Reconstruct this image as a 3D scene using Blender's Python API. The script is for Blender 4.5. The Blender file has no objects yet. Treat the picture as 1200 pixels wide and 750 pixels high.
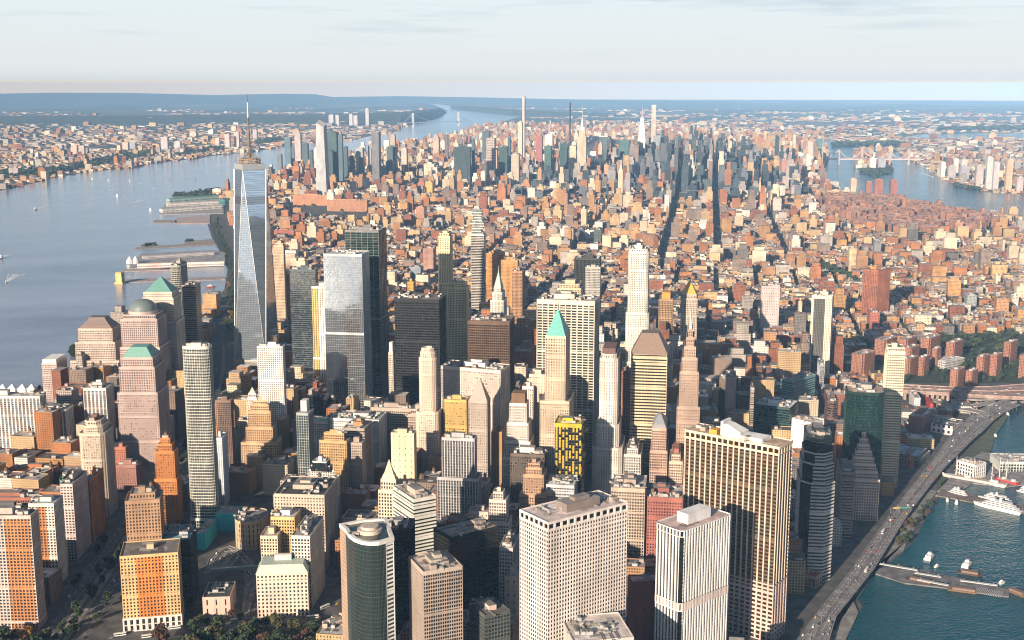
import bpy, math, random
import numpy as np
from mathutils import Vector

# ------------------------------------------------------------------ camera, sky, sun, exposure
SC = bpy.context.scene
CAM = np.array([-344.30, -1314.60, 558.63])          # metres east, north, up
YAW, PITCH, FOC = math.radians(20.15), math.radians(-10.79), 1451.1   # focal length for a 1200 px wide frame
cd = bpy.data.cameras.new('camera'); co = bpy.data.objects.new('camera', cd)
SC.collection.objects.link(co)
co.location = CAM; co.rotation_euler = (math.pi / 2 + PITCH, 0, -YAW)
cd.sensor_width = 36.0; cd.lens = FOC / 1200 * 36.0
cd.clip_start = 5.0; cd.clip_end = 200000.0
SC.camera = co

SUN_AZ, SUN_EL = 230.0, 16.5
SUN_STRENGTH, SKY_STRENGTH = 5.0, 0.05
EXPOSURE = 0.8
wd = bpy.data.worlds.new('World'); SC.world = wd; wd.use_nodes = True
def build_sky():
    nt = wd.node_tree; N = nt.nodes; L = nt.links
    N.clear()
    out = N.new('ShaderNodeOutputWorld'); bg = N.new('ShaderNodeBackground')
    bg.inputs['Strength'].default_value = SKY_STRENGTH
    sky = N.new('ShaderNodeTexSky'); sky.sky_type = 'NISHITA'; sky.sun_disc = False
    sky.sun_elevation = math.radians(SUN_EL); sky.sun_rotation = math.radians(SUN_AZ)
    sky.altitude = 500; sky.air_density = 0.85; sky.dust_density = 0.8; sky.ozone_density = 1.0
    # thin streaks of high cloud: long along the horizon, narrow in height
    tc = N.new('ShaderNodeTexCoord'); sep = N.new('ShaderNodeSeparateXYZ'); L.new(tc.outputs['Generated'], sep.inputs[0])
    at = N.new('ShaderNodeMath'); at.operation = 'ARCTAN2'; L.new(sep.outputs[0], at.inputs[0]); L.new(sep.outputs[1], at.inputs[1])
    cmb = N.new('ShaderNodeCombineXYZ')
    m1 = N.new('ShaderNodeMath'); m1.operation = 'MULTIPLY'; m1.inputs[1].default_value = 5.5; L.new(at.outputs[0], m1.inputs[0])
    m2 = N.new('ShaderNodeMath'); m2.operation = 'MULTIPLY'; m2.inputs[1].default_value = 75.0; L.new(sep.outputs[2], m2.inputs[0])
    L.new(m1.outputs[0], cmb.inputs[0]); L.new(m2.outputs[0], cmb.inputs[1])
    nz = N.new('ShaderNodeTexNoise'); nz.inputs['Scale'].default_value = 1.0; nz.inputs['Detail'].default_value = 7; nz.inputs['Roughness'].default_value = .58
    L.new(cmb.outputs[0], nz.inputs['Vector'])
    rp = N.new('ShaderNodeValToRGB'); rp.color_ramp.elements[0].position = .53; rp.color_ramp.elements[1].position = .70
    rp.color_ramp.elements[0].color = (0, 0, 0, 1); rp.color_ramp.elements[1].color = (.75, .75, .75, 1)
    L.new(nz.outputs['Fac'], rp.inputs[0])
    mr = N.new('ShaderNodeMapRange'); mr.inputs['From Min'].default_value = .015; mr.inputs['From Max'].default_value = .07
    L.new(sep.outputs[2], mr.inputs['Value'])
    mm = N.new('ShaderNodeMath'); mm.operation = 'MULTIPLY'; L.new(rp.outputs[0], mm.inputs[0]); L.new(mr.outputs[0], mm.inputs[1])
    # a broad milky veil of cirrus over the whole sky, and the greyer streaks in it
    veil = N.new('ShaderNodeMixRGB'); rh = N.new('ShaderNodeValToRGB'); L.new(sep.outputs[2], rh.inputs[0]); cr = rh.color_ramp
    # haze thins quickly upward: the lowest degree of sky is the brightest, creamier band
    for pos, c in ((0.0, (13.2, 8.0, 3.2)), (.0016, (9.0, 8.4, 7.4)), (.004, (8.7, 9.0, 9.1)), (.012, (9.5, 9.75, 9.8)), (.06, (9.4, 10.4, 10.7)), (1.0, (9.3, 10.6, 11.0))):
        e = cr.elements.new(pos) if pos not in (0.0, 1.0) else cr.elements[0 if pos == 0 else -1]; e.color = (*c, 1)
    L.new(rh.outputs[0], veil.inputs[2])
    vr = N.new('ShaderNodeMapRange'); vr.inputs['From Min'].default_value = .068; vr.inputs['From Max'].default_value = .15; vr.inputs['To Min'].default_value = .94; vr.inputs['To Max'].default_value = .02
    L.new(sep.outputs[2], vr.inputs['Value']); L.new(vr.outputs[0], veil.inputs[0])
    L.new(sky.outputs[0], veil.inputs[1])
    mix = N.new('ShaderNodeMixRGB'); mix.inputs[2].default_value = (5.4, 6.7, 8.1, 1)
    L.new(mm.outputs[0], mix.inputs[0]); L.new(veil.outputs[0], mix.inputs[1])
    L.new(mix.outputs[0], bg.inputs['Color']); L.new(bg.outputs[0], out.inputs[0])
build_sky()
sl = bpy.data.lights.new('sun', 'SUN'); so = bpy.data.objects.new('sun', sl); SC.collection.objects.link(so)
sl.energy = SUN_STRENGTH; sl.angle = math.radians(.5); sl.color = (1.0, .81, .61)
_a, _e = math.radians(SUN_AZ), math.radians(SUN_EL)
so.rotation_euler = Vector((math.sin(_a) * math.cos(_e), math.cos(_a) * math.cos(_e), math.sin(_e))).to_track_quat('Z', 'Y').to_euler()
so.location = (-2000, -2500, 1500)
SC.view_settings.view_transform = 'Standard'; SC.view_settings.look = 'None'
SC.view_settings.exposure = EXPOSURE; SC.view_settings.gamma = 1.0
SC.render.engine = 'CYCLES'
SC.cycles.use_denoising = True; SC.cycles.use_adaptive_sampling = False; SC.cycles.filter_width = 1.1
SC.cycles.max_bounces = 6; SC.cycles.diffuse_bounces = 1; SC.cycles.glossy_bounces = 3; SC.cycles.volume_bounces = 0
SC.cycles.sample_clamp_indirect = 4.0

rng = random.Random(7); nrg = np.random.default_rng(7)

# ------------------------------------------------------------------ pixel <-> place
_F = np.array([math.sin(YAW) * math.cos(PITCH), math.cos(YAW) * math.cos(PITCH), math.sin(PITCH)])
_R = np.array([math.cos(YAW), -math.sin(YAW), 0.0]); _U = np.cross(_R, _F)
def un(u, v, z=0.0):
    d = _F * FOC + _R * (u - 600) + _U * (375 - v)
    return CAM + d * ((z - CAM[2]) / d[2])
def proj(P):
    d = np.asarray(P, float) - CAM; Z = d @ _F
    return np.stack([600 + FOC * (d @ _R) / Z, 375 - FOC * (d @ _U) / Z], -1)
def azv(deg):
    a = math.radians(deg); return np.array([math.sin(a), math.cos(a), 0.0])

# ------------------------------------------------------------------ materials
MATS = {}
def _new(name):
    m = bpy.data.materials.new(name); m.use_nodes = True
    return m, m.node_tree, m.node_tree.nodes['Principled BSDF']
def mth(nt, op, a, b=None):
    n = nt.nodes.new('ShaderNodeMath'); n.operation = op
    for i, x in enumerate((a, b)):
        if x is None: continue
        if isinstance(x, (int, float)): n.inputs[i].default_value = x
        else: nt.links.new(x, n.inputs[i])
    return n.outputs[0]
def mixc(nt, f, a, b, mode='MIX'):
    n = nt.nodes.new('ShaderNodeMixRGB'); n.blend_type = mode
    for i, x in enumerate((f, a, b)):
        if isinstance(x, (int, float)): n.inputs[i].default_value = x
        elif isinstance(x, (tuple, list)): n.inputs[i].default_value = (*x[:3], 1)
        else: nt.links.new(x, n.inputs[i])
    return n.outputs[0]
def noise(nt, scale, detail=3, vec=None, rough=.55, sc=None):
    n = nt.nodes.new('ShaderNodeTexNoise'); n.inputs['Scale'].default_value = scale; n.inputs['Detail'].default_value = detail; n.inputs['Roughness'].default_value = rough
    if vec is None:
        g = nt.nodes.new('ShaderNodeNewGeometry'); vec = g.outputs['Position']
    if sc:
        mp = nt.nodes.new('ShaderNodeMapping'); mp.inputs['Scale'].default_value = sc; nt.links.new(vec, mp.inputs[0]); vec = mp.outputs[0]
    nt.links.new(vec, n.inputs['Vector']); return n.outputs['Fac']
def ramp(nt, f, lo, hi, a, b):
    n = nt.nodes.new('ShaderNodeMapRange'); n.inputs['From Min'].default_value = lo; n.inputs['From Max'].default_value = hi
    n.inputs['To Min'].default_value = a; n.inputs['To Max'].default_value = b; nt.links.new(f, n.inputs['Value']); return n.outputs[0]
def q(c): return tuple(round(float(x), 3) for x in c[:3])
def wallm(c, rough=.85, var=.22, sc=.06):
    k = ('w', q(c), rough, var, sc)
    if k in MATS: return MATS[k]
    m, nt, b = _new('stone'); MATS[k] = m
    f = noise(nt, 1.0, 4, sc=(sc, sc, sc * .35))
    f2 = noise(nt, 1.0, 2, sc=(.5, .5, .06))
    v = mth(nt, 'MULTIPLY', ramp(nt, f, .3, .7, 1 - var, 1 + var), ramp(nt, f2, .3, .7, .92, 1.06))
    nt.links.new(mixc(nt, 1.0, tuple(c), v, 'MULTIPLY'), b.inputs['Base Color'])
    b.inputs['Roughness'].default_value = rough
    return m
GL = {'dark': ((.018, .024, .028), .12, 0), 'green': ((.006, .024, .022), .1, 0), 'teal': ((.02, .055, .062), .12, 0), 'blue': ((.05, .09, .12), .1, .25),
      'mirror': ((.68, .74, .80), .06, .95), 'steel': ((.30, .34, .37), .1, .75), 'bronze': ((.045, .026, .014), .12, .3), 'black': ((.006, .008, .009), .1, 0),
      'statem': ((.045, .075, .07), .1, .55), 'goldg': ((.35, .2, .07), .14, .8), 'pale': ((.22, .25, .25), .14, .3)}
def glassm(g, bay=1.5, fl=3.8):
    k = ('g', g, bay, fl)
    if k in MATS: return MATS[k]
    m, nt, b = _new('window_glass'); MATS[k] = m
    c, r, met = GL[g]
    uv = nt.nodes.new('ShaderNodeUVMap'); sp = nt.nodes.new('ShaderNodeSeparateXYZ'); nt.links.new(uv.outputs[0], sp.inputs[0])
    fu = mth(nt, 'FLOOR', mth(nt, 'DIVIDE', sp.outputs[0], bay)); fv = mth(nt, 'FLOOR', mth(nt, 'DIVIDE', sp.outputs[1], fl))
    cb = nt.nodes.new('ShaderNodeCombineXYZ'); nt.links.new(fu, cb.inputs[0]); nt.links.new(fv, cb.inputs[1])
    oi = nt.nodes.new('ShaderNodeObjectInfo'); nt.links.new(oi.outputs['Random'], cb.inputs[2])
    wn = nt.nodes.new('ShaderNodeTexWhiteNoise'); nt.links.new(cb.outputs[0], wn.inputs['Vector'])
    blind = ramp(nt, wn.outputs['Value'], .80, 1.0, 0, {'dark': .20, 'pale': .34, 'blue': .15}.get(g, .04))
    dim = ramp(nt, wn.outputs['Value'], 0, .8, .6 if met < .5 else .93, 1.3 if met < .5 else 1.04)
    base = mixc(nt, 1.0, tuple(c), dim, 'MULTIPLY')
    nt.links.new(mixc(nt, blind, base, (.42, .38, .32)), b.inputs['Base Color'])
    nt.links.new(ramp(nt, wn.outputs['Value'], 0, 1, r * .6, r * 1.7), b.inputs['Roughness'])
    b.inputs['Metallic'].default_value = met; b.inputs['IOR'].default_value = 1.6
    # each pane sits at its own very slight angle
    bp = nt.nodes.new('ShaderNodeBump'); bp.inputs['Strength'].default_value = .03 if g == 'mirror' else .1; bp.inputs['Distance'].default_value = .6
    nt.links.new(noise(nt, 1.0, 2, sc=(.09, .09, .09)), bp.inputs['Height']); nt.links.new(bp.outputs[0], b.inputs['Normal'])
    return m
def facadem(c, g='dark', bay=3.2, fl=3.6, wf=.5, hf=.52, attr=False):
    k = ('f', q(c), g, bay, fl, wf, hf, attr)
    if k in MATS: return MATS[k]
    m, nt, b = _new('facade'); MATS[k] = m
    uv = nt.nodes.new('ShaderNodeUVMap'); sp = nt.nodes.new('ShaderNodeSeparateXYZ'); nt.links.new(uv.outputs[0], sp.inputs[0])
    u = mth(nt, 'DIVIDE', sp.outputs[0], bay); v = mth(nt, 'DIVIDE', sp.outputs[1], fl)
    fu = mth(nt, 'ABSOLUTE', mth(nt, 'SUBTRACT', mth(nt, 'FRACT', u), .5)); fv = mth(nt, 'ABSOLUTE', mth(nt, 'SUBTRACT', mth(nt, 'FRACT', v), .5))
    mask = mth(nt, 'MULTIPLY', mth(nt, 'LESS_THAN', fu, wf / 2), mth(nt, 'LESS_THAN', fv, hf / 2))
    cb = nt.nodes.new('ShaderNodeCombineXYZ'); nt.links.new(mth(nt, 'FLOOR', u), cb.inputs[0]); nt.links.new(mth(nt, 'FLOOR', v), cb.inputs[1])
    wn = nt.nodes.new('ShaderNodeTexWhiteNoise'); nt.links.new(cb.outputs[0], wn.inputs['Vector'])
    gc = GL[g][0]
    glc = mixc(nt, ramp(nt, wn.outputs['Value'], .72, 1, 0, .45), tuple(gc), (.4, .36, .3))
    if attr:
        a = nt.nodes.new('ShaderNodeAttribute'); a.attribute_name = 'Col'; wc = a.outputs['Color']
    else:
        rgb = nt.nodes.new('ShaderNodeRGB'); rgb.outputs[0].default_value = (*c[:3], 1); wc = rgb.outputs[0]
    f = noise(nt, 1.0, 3, sc=(.05, .05, .02))
    wc = mixc(nt, 1.0, wc, ramp(nt, f, .3, .7, .8, 1.18), 'MULTIPLY')
    nt.links.new(mixc(nt, mask, wc, glc), b.inputs['Base Color'])
    nt.links.new(ramp(nt, mask, 0, 1, .85, .16), b.inputs['Roughness'])
    return m
def roofm(c):
    k = ('r', q(c))
    if k in MATS: return MATS[k]
    m, nt, b = _new('roofing'); MATS[k] = m
    f = noise(nt, .09, 4); f2 = noise(nt, .6, 2)
    vo = nt.nodes.new('ShaderNodeTexVoronoi'); vo.inputs['Scale'].default_value = .11; g_ = nt.nodes.new('ShaderNodeNewGeometry'); nt.links.new(g_.outputs['Position'], vo.inputs['Vector'])
    sx = nt.nodes.new('ShaderNodeSeparateXYZ'); nt.links.new(vo.outputs['Color'], sx.inputs[0])
    v = mth(nt, 'MULTIPLY', mth(nt, 'MULTIPLY', ramp(nt, f, .3, .7, .7, 1.25), ramp(nt, f2, .3, .7, .85, 1.1)), ramp(nt, sx.outputs[0], 0, 1, .78, 1.15))
    nt.links.new(mixc(nt, 1.0, tuple(c), v, 'MULTIPLY'), b.inputs['Base Color']); b.inputs['Roughness'].default_value = .9
    return m
def plain(c, rough=.7, met=0.0, name='paint'):
    k = ('p', q(c), rough, met)
    if k in MATS: return MATS[k]
    m, nt, b = _new(name); MATS[k] = m
    f = noise(nt, .4, 3)
    nt.links.new(mixc(nt, 1.0, tuple(c), ramp(nt, f, .3, .7, .85, 1.12), 'MULTIPLY'), b.inputs['Base Color'])
    b.inputs['Roughness'].default_value = rough; b.inputs['Metallic'].default_value = met
    return m

# ------------------------------------------------------------------ mesh builder
class MB:
    def __init__(s): s.V = []; s.F = []; s.M = []; s.T = []
    def quad(s, a, b, c, d, m=0, uv=None):
        i = len(s.V); s.V += [a, b, c, d]; s.F.append((i, i + 1, i + 2, i + 3)); s.M.append(m)
        s.T += uv if uv else [(0, 0)] * 4
    def ngon(s, pts, m=0):
        i = len(s.V); s.V += [tuple(p) for p in pts]; s.F.append(tuple(range(i, i + len(pts)))); s.M.append(m); s.T += [(p[0], p[1]) for p in pts]
    def prism(s, poly, z0, z1, m=0, mt=None, top=True, bottom=False, poly2=None):
        n = len(poly); p2 = poly2 or poly; u = 0.0
        for i in range(n):
            a, b = poly[i], poly[(i + 1) % n]; c, d = p2[(i + 1) % n], p2[i]
            L = math.hypot(b[0] - a[0], b[1] - a[1])
            s.quad((a[0], a[1], z0), (b[0], b[1], z0), (c[0], c[1], z1), (d[0], d[1], z1), m, [(u, z0), (u + L, z0), (u + L, z1), (u, z1)])
            u += round(L) + 1
        if top: s.ngon([(p[0], p[1], z1) for p in p2], m if mt is None else mt)
        if bottom: s.ngon([(p[0], p[1], z0) for p in reversed(poly)], m)
    def box(s, x0, x1, y0, y1, z0, z1, m=0, mt=None, bottom=False):
        s.prism([(x0, y0), (x1, y0), (x1, y1), (x0, y1)], z0, z1, m, mt, True, bottom)
    def cone(s, cx, cy, z0, z1, r0, r1, n=12, m=0, cap=True):
        p = [(cx + r0 * math.cos(2 * math.pi * i / n), cy + r0 * math.sin(2 * math.pi * i / n)) for i in range(n)]
        p2 = [(cx + r1 * math.cos(2 * math.pi * i / n), cy + r1 * math.sin(2 * math.pi * i / n)) for i in range(n)]
        s.prism(p, z0, z1, m, None, cap and r1 > 1e-3, False, p2)
    def bar(s, a, b, w, h, m=0):
        a = np.array(a, float); b = np.array(b, float); t = b - a; t /= np.linalg.norm(t)
        r = np.cross(t, (0, 0, 1.0)); r = r / np.linalg.norm(r) if np.linalg.norm(r) > 1e-6 else np.array((1., 0, 0)); k = np.cross(r, t)
        c = [(-w / 2, -h / 2), (w / 2, -h / 2), (w / 2, h / 2), (-w / 2, h / 2)]
        A = [tuple(a + r * x + k * y) for x, y in c]; B = [tuple(b + r * x + k * y) for x, y in c]
        for i in range(4):
            j = (i + 1) % 4; s.quad(A[i], A[j], B[j], B[i], m)
        s.quad(*A[::-1], m); s.quad(*B, m)
    def mesh(s, name, mats):
        me = bpy.data.meshes.new(name); me.from_pydata(s.V, [], s.F)
        for x in mats: me.materials.append(x)
        me.polygons.foreach_set('material_index', s.M)
        uv = me.uv_layers.new(name='UVMap'); uv.data.foreach_set('uv', np.array(s.T, np.float32).ravel())
        me.update(); return me
    def build(s, name, mats, parent=None, loc=(0, 0, 0), rz=0.0):
        if not s.V: return None
        return link(name, s.mesh(name, mats), parent, loc, rz)
def link(name, me, parent=None, loc=(0, 0, 0), rz=0.0):
    o = bpy.data.objects.new(name, me); SC.collection.objects.link(o)
    if parent: o.parent = parent
    o.location = loc; o.rotation_euler = (0, 0, rz); return o
def thing(name, label, cat, loc=(0, 0, 0), rz=0.0, group=None):
    o = bpy.data.objects.new(name, None); SC.collection.objects.link(o); o.empty_display_size = 5
    o.location = loc; o.rotation_euler = (0, 0, rz); return tag(o, label, cat, group)
def tag(o, label=None, cat=None, group=None, kind=None):
    if label: o['label'] = label
    if cat: o['category'] = cat
    if group: o['group'] = group
    if kind: o['kind'] = kind
    return o
def children(o): return list(o.children)
def copy_tree(o, parent=None):
    c = o.copy(); SC.collection.objects.link(c)
    if parent: c.parent = parent
    for ch in children(o): copy_tree(ch, c)
    return c
def inset(poly, d):
    n = len(poly); out = []
    for i in range(n):
        p0, p1, p2 = (np.array(poly[(i + k) % n], float) for k in (-1, 0, 1))
        e1 = p1 - p0; e2 = p2 - p1; e1 /= np.linalg.norm(e1); e2 /= np.linalg.norm(e2)
        n1 = np.array([-e1[1], e1[0]]); n2 = np.array([-e2[1], e2[0]])
        b = n1 + n2; den = 1 + n1 @ n2
        out.append(tuple(p1 + b * (d / max(den, .25))))
    return out
def rect(w, d, cx=0, cy=0): return [(cx - w / 2, cy - d / 2), (cx + w / 2, cy - d / 2), (cx + w / 2, cy + d / 2), (cx - w / 2, cy + d / 2)]
def shape_poly(kind, w, d, r=0):
    if kind == 'chamfer':
        x, y = w / 2, d / 2
        return [(-x + r, -y), (x - r, -y), (x, -y + r), (x, y - r), (x - r, y), (-x + r, y), (-x, y - r), (-x, -y + r)]
    if kind == 'round':
        x, y = w / 2, d / 2; out = []
        for cx, cy, a0 in ((-x + r, -y + r, 180), (x - r, -y + r, 270), (x - r, y - r, 0), (-x + r, y - r, 90)):
            for k in range(6): a = math.radians(a0 + 90 * k / 5); out.append((cx + r * math.cos(a), cy + r * math.sin(a)))
        return out
    if kind == 'oval':
        return [(w / 2 * math.cos(2 * math.pi * i / 24), d / 2 * math.sin(2 * math.pi * i / 24)) for i in range(24)]
    if kind == 'cross':
        x, y = w / 2, d / 2; a, b = w * .41, d * .41
        return [(-a, -y), (a, -y), (a, -b), (x, -b), (x, b), (a, b), (a, y), (-a, y), (-a, b), (-x, b), (-x, -b), (-a, -b)]
    return rect(w, d)

# ------------------------------------------------------------------ facades built as piers and spandrels over glass
def F(wall=(.5, .45, .4), kind='grid', g='dark', bay=3.2, fl=3.8, pw=None, sh=None, pd=.7, sp=None, tb=4, stripe=None, bare=(), z0b=0):
    P = {'grid': (.38, .35), 'ribs': (.40, .3), 'bands': (0, .5), 'glass': (.07, .14), 'plain': (0, 0), 'solid': (0, 0)}[kind]
    return dict(wall=wall, kind=kind, g=g, bay=bay, fl=fl, pw=P[0] if pw is None else pw, sh=P[1] if sh is None else sh, pd=.25 if kind == 'glass' else pd, sp=sp or wall, tb=tb, stripe=stripe, bare=bare)
def facade(W, G, poly, z0, z1, f, skip=()):
    """piers and spandrels go to W (materials 0 wall, 1 spandrel, 2 stripe), the glass behind them to G"""
    pd = f['pd']; core = inset(poly, pd); tb = min(f['tb'], (z1 - z0) * .3)
    G.prism(core, z0, z1 - 1.7, 0)
    n = len(poly)
    for i in range(n):
        a = np.array(poly[i], float); b = np.array(poly[(i + 1) % n], float); L = np.linalg.norm(b - a)
        if L < .3: continue
        t = (b - a) / L; o = np.array([t[1], -t[0]])
        def pt(s, dep, z): p = a + t * s - o * dep; return (p[0], p[1], z)
        st = f['stripe'] if (f['stripe'] and (f['stripe'][0] == i or f['stripe'][0] < 0)) else None
        # top band
        W.quad(pt(0, 0, z1 - tb), pt(L, 0, z1 - tb), pt(L, 0, z1), pt(0, 0, z1), 0)
        W.quad(pt(L, 0, z1 - tb), pt(0, 0, z1 - tb), pt(0, pd, z1 - tb), pt(L, pd, z1 - tb), 0)
        if i in f['bare']: continue
        if i in skip or f['kind'] == 'solid':
            W.quad(pt(0, 0, z0), pt(L, 0, z0), pt(L, 0, z1 - tb), pt(0, 0, z1 - tb), 0); continue
        nb = max(1, round(L / f['bay'])); bw = L / nb
        if f['pw'] > 0:
            pw = bw * f['pw']
            for k in range(nb + 1):
                s0, s1 = max(0, k * bw - pw / 2), min(L, k * bw + pw / 2)
                m = 2 if st and st[1] <= (k / nb) <= st[2] else 0
                W.quad(pt(s0, 0, z0), pt(s1, 0, z0), pt(s1, 0, z1 - tb), pt(s0, 0, z1 - tb), m)
                if k > 0: W.quad(pt(s0, pd, z0), pt(s0, 0, z0), pt(s0, 0, z1 - tb), pt(s0, pd, z1 - tb), m)
                if k < nb: W.quad(pt(s1, 0, z0), pt(s1, pd, z0), pt(s1, pd, z1 - tb), pt(s1, 0, z1 - tb), m)
        nf = max(1, round((z1 - tb - z0) / f['fl'])); fh = (z1 - tb - z0) / nf
        if f['sh'] > 0:
            dep = 0.0 if f['pw'] == 0 else pd * (.3 if f['kind'] == 'grid' else .62); h = fh * f['sh']
            seg = [(0, L, 1)]
            if st: seg = [(0, L * st[1], 1), (L * st[1], L * st[2], 2), (L * st[2], L, 1)]
            belts = {int(nf * .34), int(nf * .71)} if nf > 14 and f.get('belt', True) else ()
            for k in range(nf):
                hk = h * .5 if (k < 2 and z0 < 3) else min(fh * .86, h * 2.0) if k in belts else h
                if nf > 9 and k == nf - 2: hk = h * 1.5
                za = z0 + k * fh; zb = za + hk
                for s0, s1, m in seg:
                    if s1 - s0 < .1: continue
                    W.quad(pt(s0, dep, za), pt(s1, dep, za), pt(s1, dep, zb), pt(s0, dep, zb), m)
                    W.quad(pt(s0, dep, zb), pt(s1, dep, zb), pt(s1, pd, zb), pt(s0, pd, zb), m)
                    W.quad(pt(s1, dep, za), pt(s0, dep, za), pt(s0, pd, za), pt(s1, pd, za), m)
def deck(W, R, poly, z1, par=1.0):
    """parapet in W, roof deck in R"""
    ins = inset(poly, .6); n = len(poly)
    for i in range(n):
        a, b, c, d = poly[i], poly[(i + 1) % n], ins[(i + 1) % n], ins[i]
        W.quad((a[0], a[1], z1), (b[0], b[1], z1), (c[0], c[1], z1), (d[0], d[1], z1), 0)
        W.quad((c[0], c[1], z1 - par), (d[0], d[1], z1 - par), (d[0], d[1], z1), (c[0], c[1], z1), 0)
    R.ngon([(p[0], p[1], z1 - par) for p in ins], 0)
    # patched felt: lighter and darker sheets laid on the deck
    P = np.array(ins); lo, hi = P.min(0) * .86, P.max(0) * .86; k = random.Random(int(abs(lo[0] * 7 + z1 * 13)))
    if (hi - lo).min() > 9:
        for j in range(k.randint(3, 6)):
            w, d = (hi - lo) * np.array([k.uniform(.12, .4), k.uniform(.12, .4)]); x, y = k.uniform(lo[0], hi[0] - w), k.uniform(lo[1], hi[1] - d); z = z1 - par + .02 + .015 * j
            R.quad((x, y, z), (x + w, y, z), (x + w, y + d, z), (x, y + d, z), 1 + j % 2)

_unit = {}
def unit_mesh(kind):
    if kind in _unit: return _unit[kind]
    m = MB()
    if kind == 'cooling_unit':
        m.box(-3, 3, -1.8, 1.8, .3, 3.2, 0); m.box(-3.2, 3.2, -2, 2, 0, .3, 1)
        for x in (-1.5, 1.5): m.cone(x, 0, 3.2, 3.9, 1.2, 1.2, 10, 1)
        me = m.mesh('cooling_unit', [plain((.42, .42, .42), .5), plain((.15, .15, .15), .6)])
    elif kind == 'duct':
        m.box(-7, 7, -.7, .7, .4, 1.7, 0); m.box(-7.8, -6.2, -1.2, 1.2, 0, 2.4, 0); m.box(5.8, 7.6, -1.4, 1.4, 0, 2.9, 0)
        me = m.mesh('duct', [plain((.5, .49, .47), .45, .3)])
    elif kind == 'water_tank':
        for x, y in ((-1.3, -1.3), (1.3, -1.3), (1.3, 1.3), (-1.3, 1.3)): m.bar((x, y, 0), (x, y, 3.2), .3, .3, 1)
        m.cone(0, 0, 3.2, 7.4, 2.2, 2.1, 14, 0); m.cone(0, 0, 7.4, 9.0, 2.4, .1, 14, 1)
        me = m.mesh('water_tank', [plain((.16, .10, .06), .9), plain((.08, .06, .05), .8)])
    elif kind == 'pipe_run':
        for y, z in ((0, .7), (.9, .5), (1.7, .9)): m.bar((-9, y, z), (8, y, z), .4, .4, 0)
        for x in (-8, -3, 2, 7): m.box(x - .15, x + .15, -.4, 2.2, 0, .6, 1)
        m.box(7, 9.5, -.8, 2.4, 0, 1.9, 0)
        me = m.mesh('pipe_run', [plain((.36, .34, .32), .5, .3), plain((.12, .12, .12), .6)])
    elif kind == 'bulkhead':
        m.box(-3, 3, -2.5, 2.5, 0, 4.2, 0, 1); m.box(-1.2, 1.2, -2.9, -2.5, 0, 2.3, 1)
        me = m.mesh('bulkhead', [wallm((.36, .30, .26)), roofm((.2, .19, .18))])
    _unit[kind] = me; return me
def clutter(root, x0, x1, y0, y1, z, r, n=5, tank=0, col=(.45, .42, .4), pent=True):
    w, d = x1 - x0, y1 - y0
    keep = None
    if pent:
        pw, pdp = w * r.uniform(.3, .5), d * r.uniform(.3, .5); cx, cy = (x0 + x1) / 2 + w * r.uniform(-.08, .08), (y0 + y1) / 2 + d * r.uniform(-.08, .08)
        m = MB(); h = r.uniform(4, 7.5)
        m.box(cx - pw / 2, cx + pw / 2, cy - pdp / 2, cy + pdp / 2, z, z + h, 0, 1)
        if pw > 14: m.box(cx - pw * .2, cx + pw * .25, cy - pdp * .3, cy + pdp * .2, z + h, z + h + 3, 0, 1)
        m.build('penthouse', [wallm(col), roofm((.25, .24, .23))], root); keep = (cx, cy, pw / 2 + 4, pdp / 2 + 3)
    for k in range(n + tank):
        for _ in range(8):
            px, py = r.uniform(x0 + 4.5, x1 - 4.5) if w > 10 else (x0 + x1) / 2, r.uniform(y0 + 3.5, y1 - 3.5) if d > 8 else (y0 + y1) / 2
            if not keep or abs(px - keep[0]) > keep[2] or abs(py - keep[1]) > keep[3]: break
        else: continue
        kind = 'water_tank' if k < tank else r.choice(['cooling_unit', 'cooling_unit', 'duct', 'bulkhead', 'pipe_run', 'pipe_run'])
        if kind in ('duct', 'pipe_run') and min(w, d) < 22: kind = 'cooling_unit'
        link(kind, unit_mesh(kind), root, (px, py, z), r.choice([0, math.pi / 2]))

FOOT = []        # (x, y, radius) of every thing already standing
MARK = []        # landmarks for the labels of the small houses: (phrase, u, v, x, y)
INFO = []
def frame_of(xl, xc, xr, y, h=None, yb=None, th=29.0, yl=None, yr=None, dl=None, dr=None):
    """near roof corner + silhouette edges -> centre, rotation, w (along the edge running right), d (along the edge running left), h"""
    if h is None:
        B = un(xc + (600 - xc) * (yb - y) / 7700.0 if y is not None else xc, yb, 0)
        lo, hi = 1.0, 480.0
        for _ in range(50):
            mid = (lo + hi) / 2
            if proj(B + np.array([0, 0, mid]))[1] > y: lo = mid
            else: hi = mid
        h = lo; C = B.copy()
    elif yb is not None: C = un(xc, yb, 0)
    else: C = un(xc, y, h)
    C = np.array([C[0], C[1], h])
    if yl is not None: e = un(xl, yl, h) - C; th = math.degrees(math.atan2(e[0], e[1])) + 90
    elif yr is not None: e = un(xr, yr, h) - C; th = math.degrees(math.atan2(e[0], e[1]))
    phi = math.degrees(math.atan2(C[0] - CAM[0], C[1] - CAM[1]))
    if yl is None and yr is None:
        while th <= phi: th += 90
        while th > phi + 90: th -= 90
    er, el = azv(th), azv(th - 90)
    def solve(e, u):
        # u = 600+f*(d.R)/(d.F), d=C+t e - CAM  ->  linear in t
        d0 = C - CAM; k = (u - 600) / FOC
        return (k * (d0 @ _F) - d0 @ _R) / (e @ _R - k * (e @ _F))
    w = dr if dr else solve(er, xr); d = dl if dl else solve(el, xl)
    return C, th, er, el, w, d, h
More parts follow.
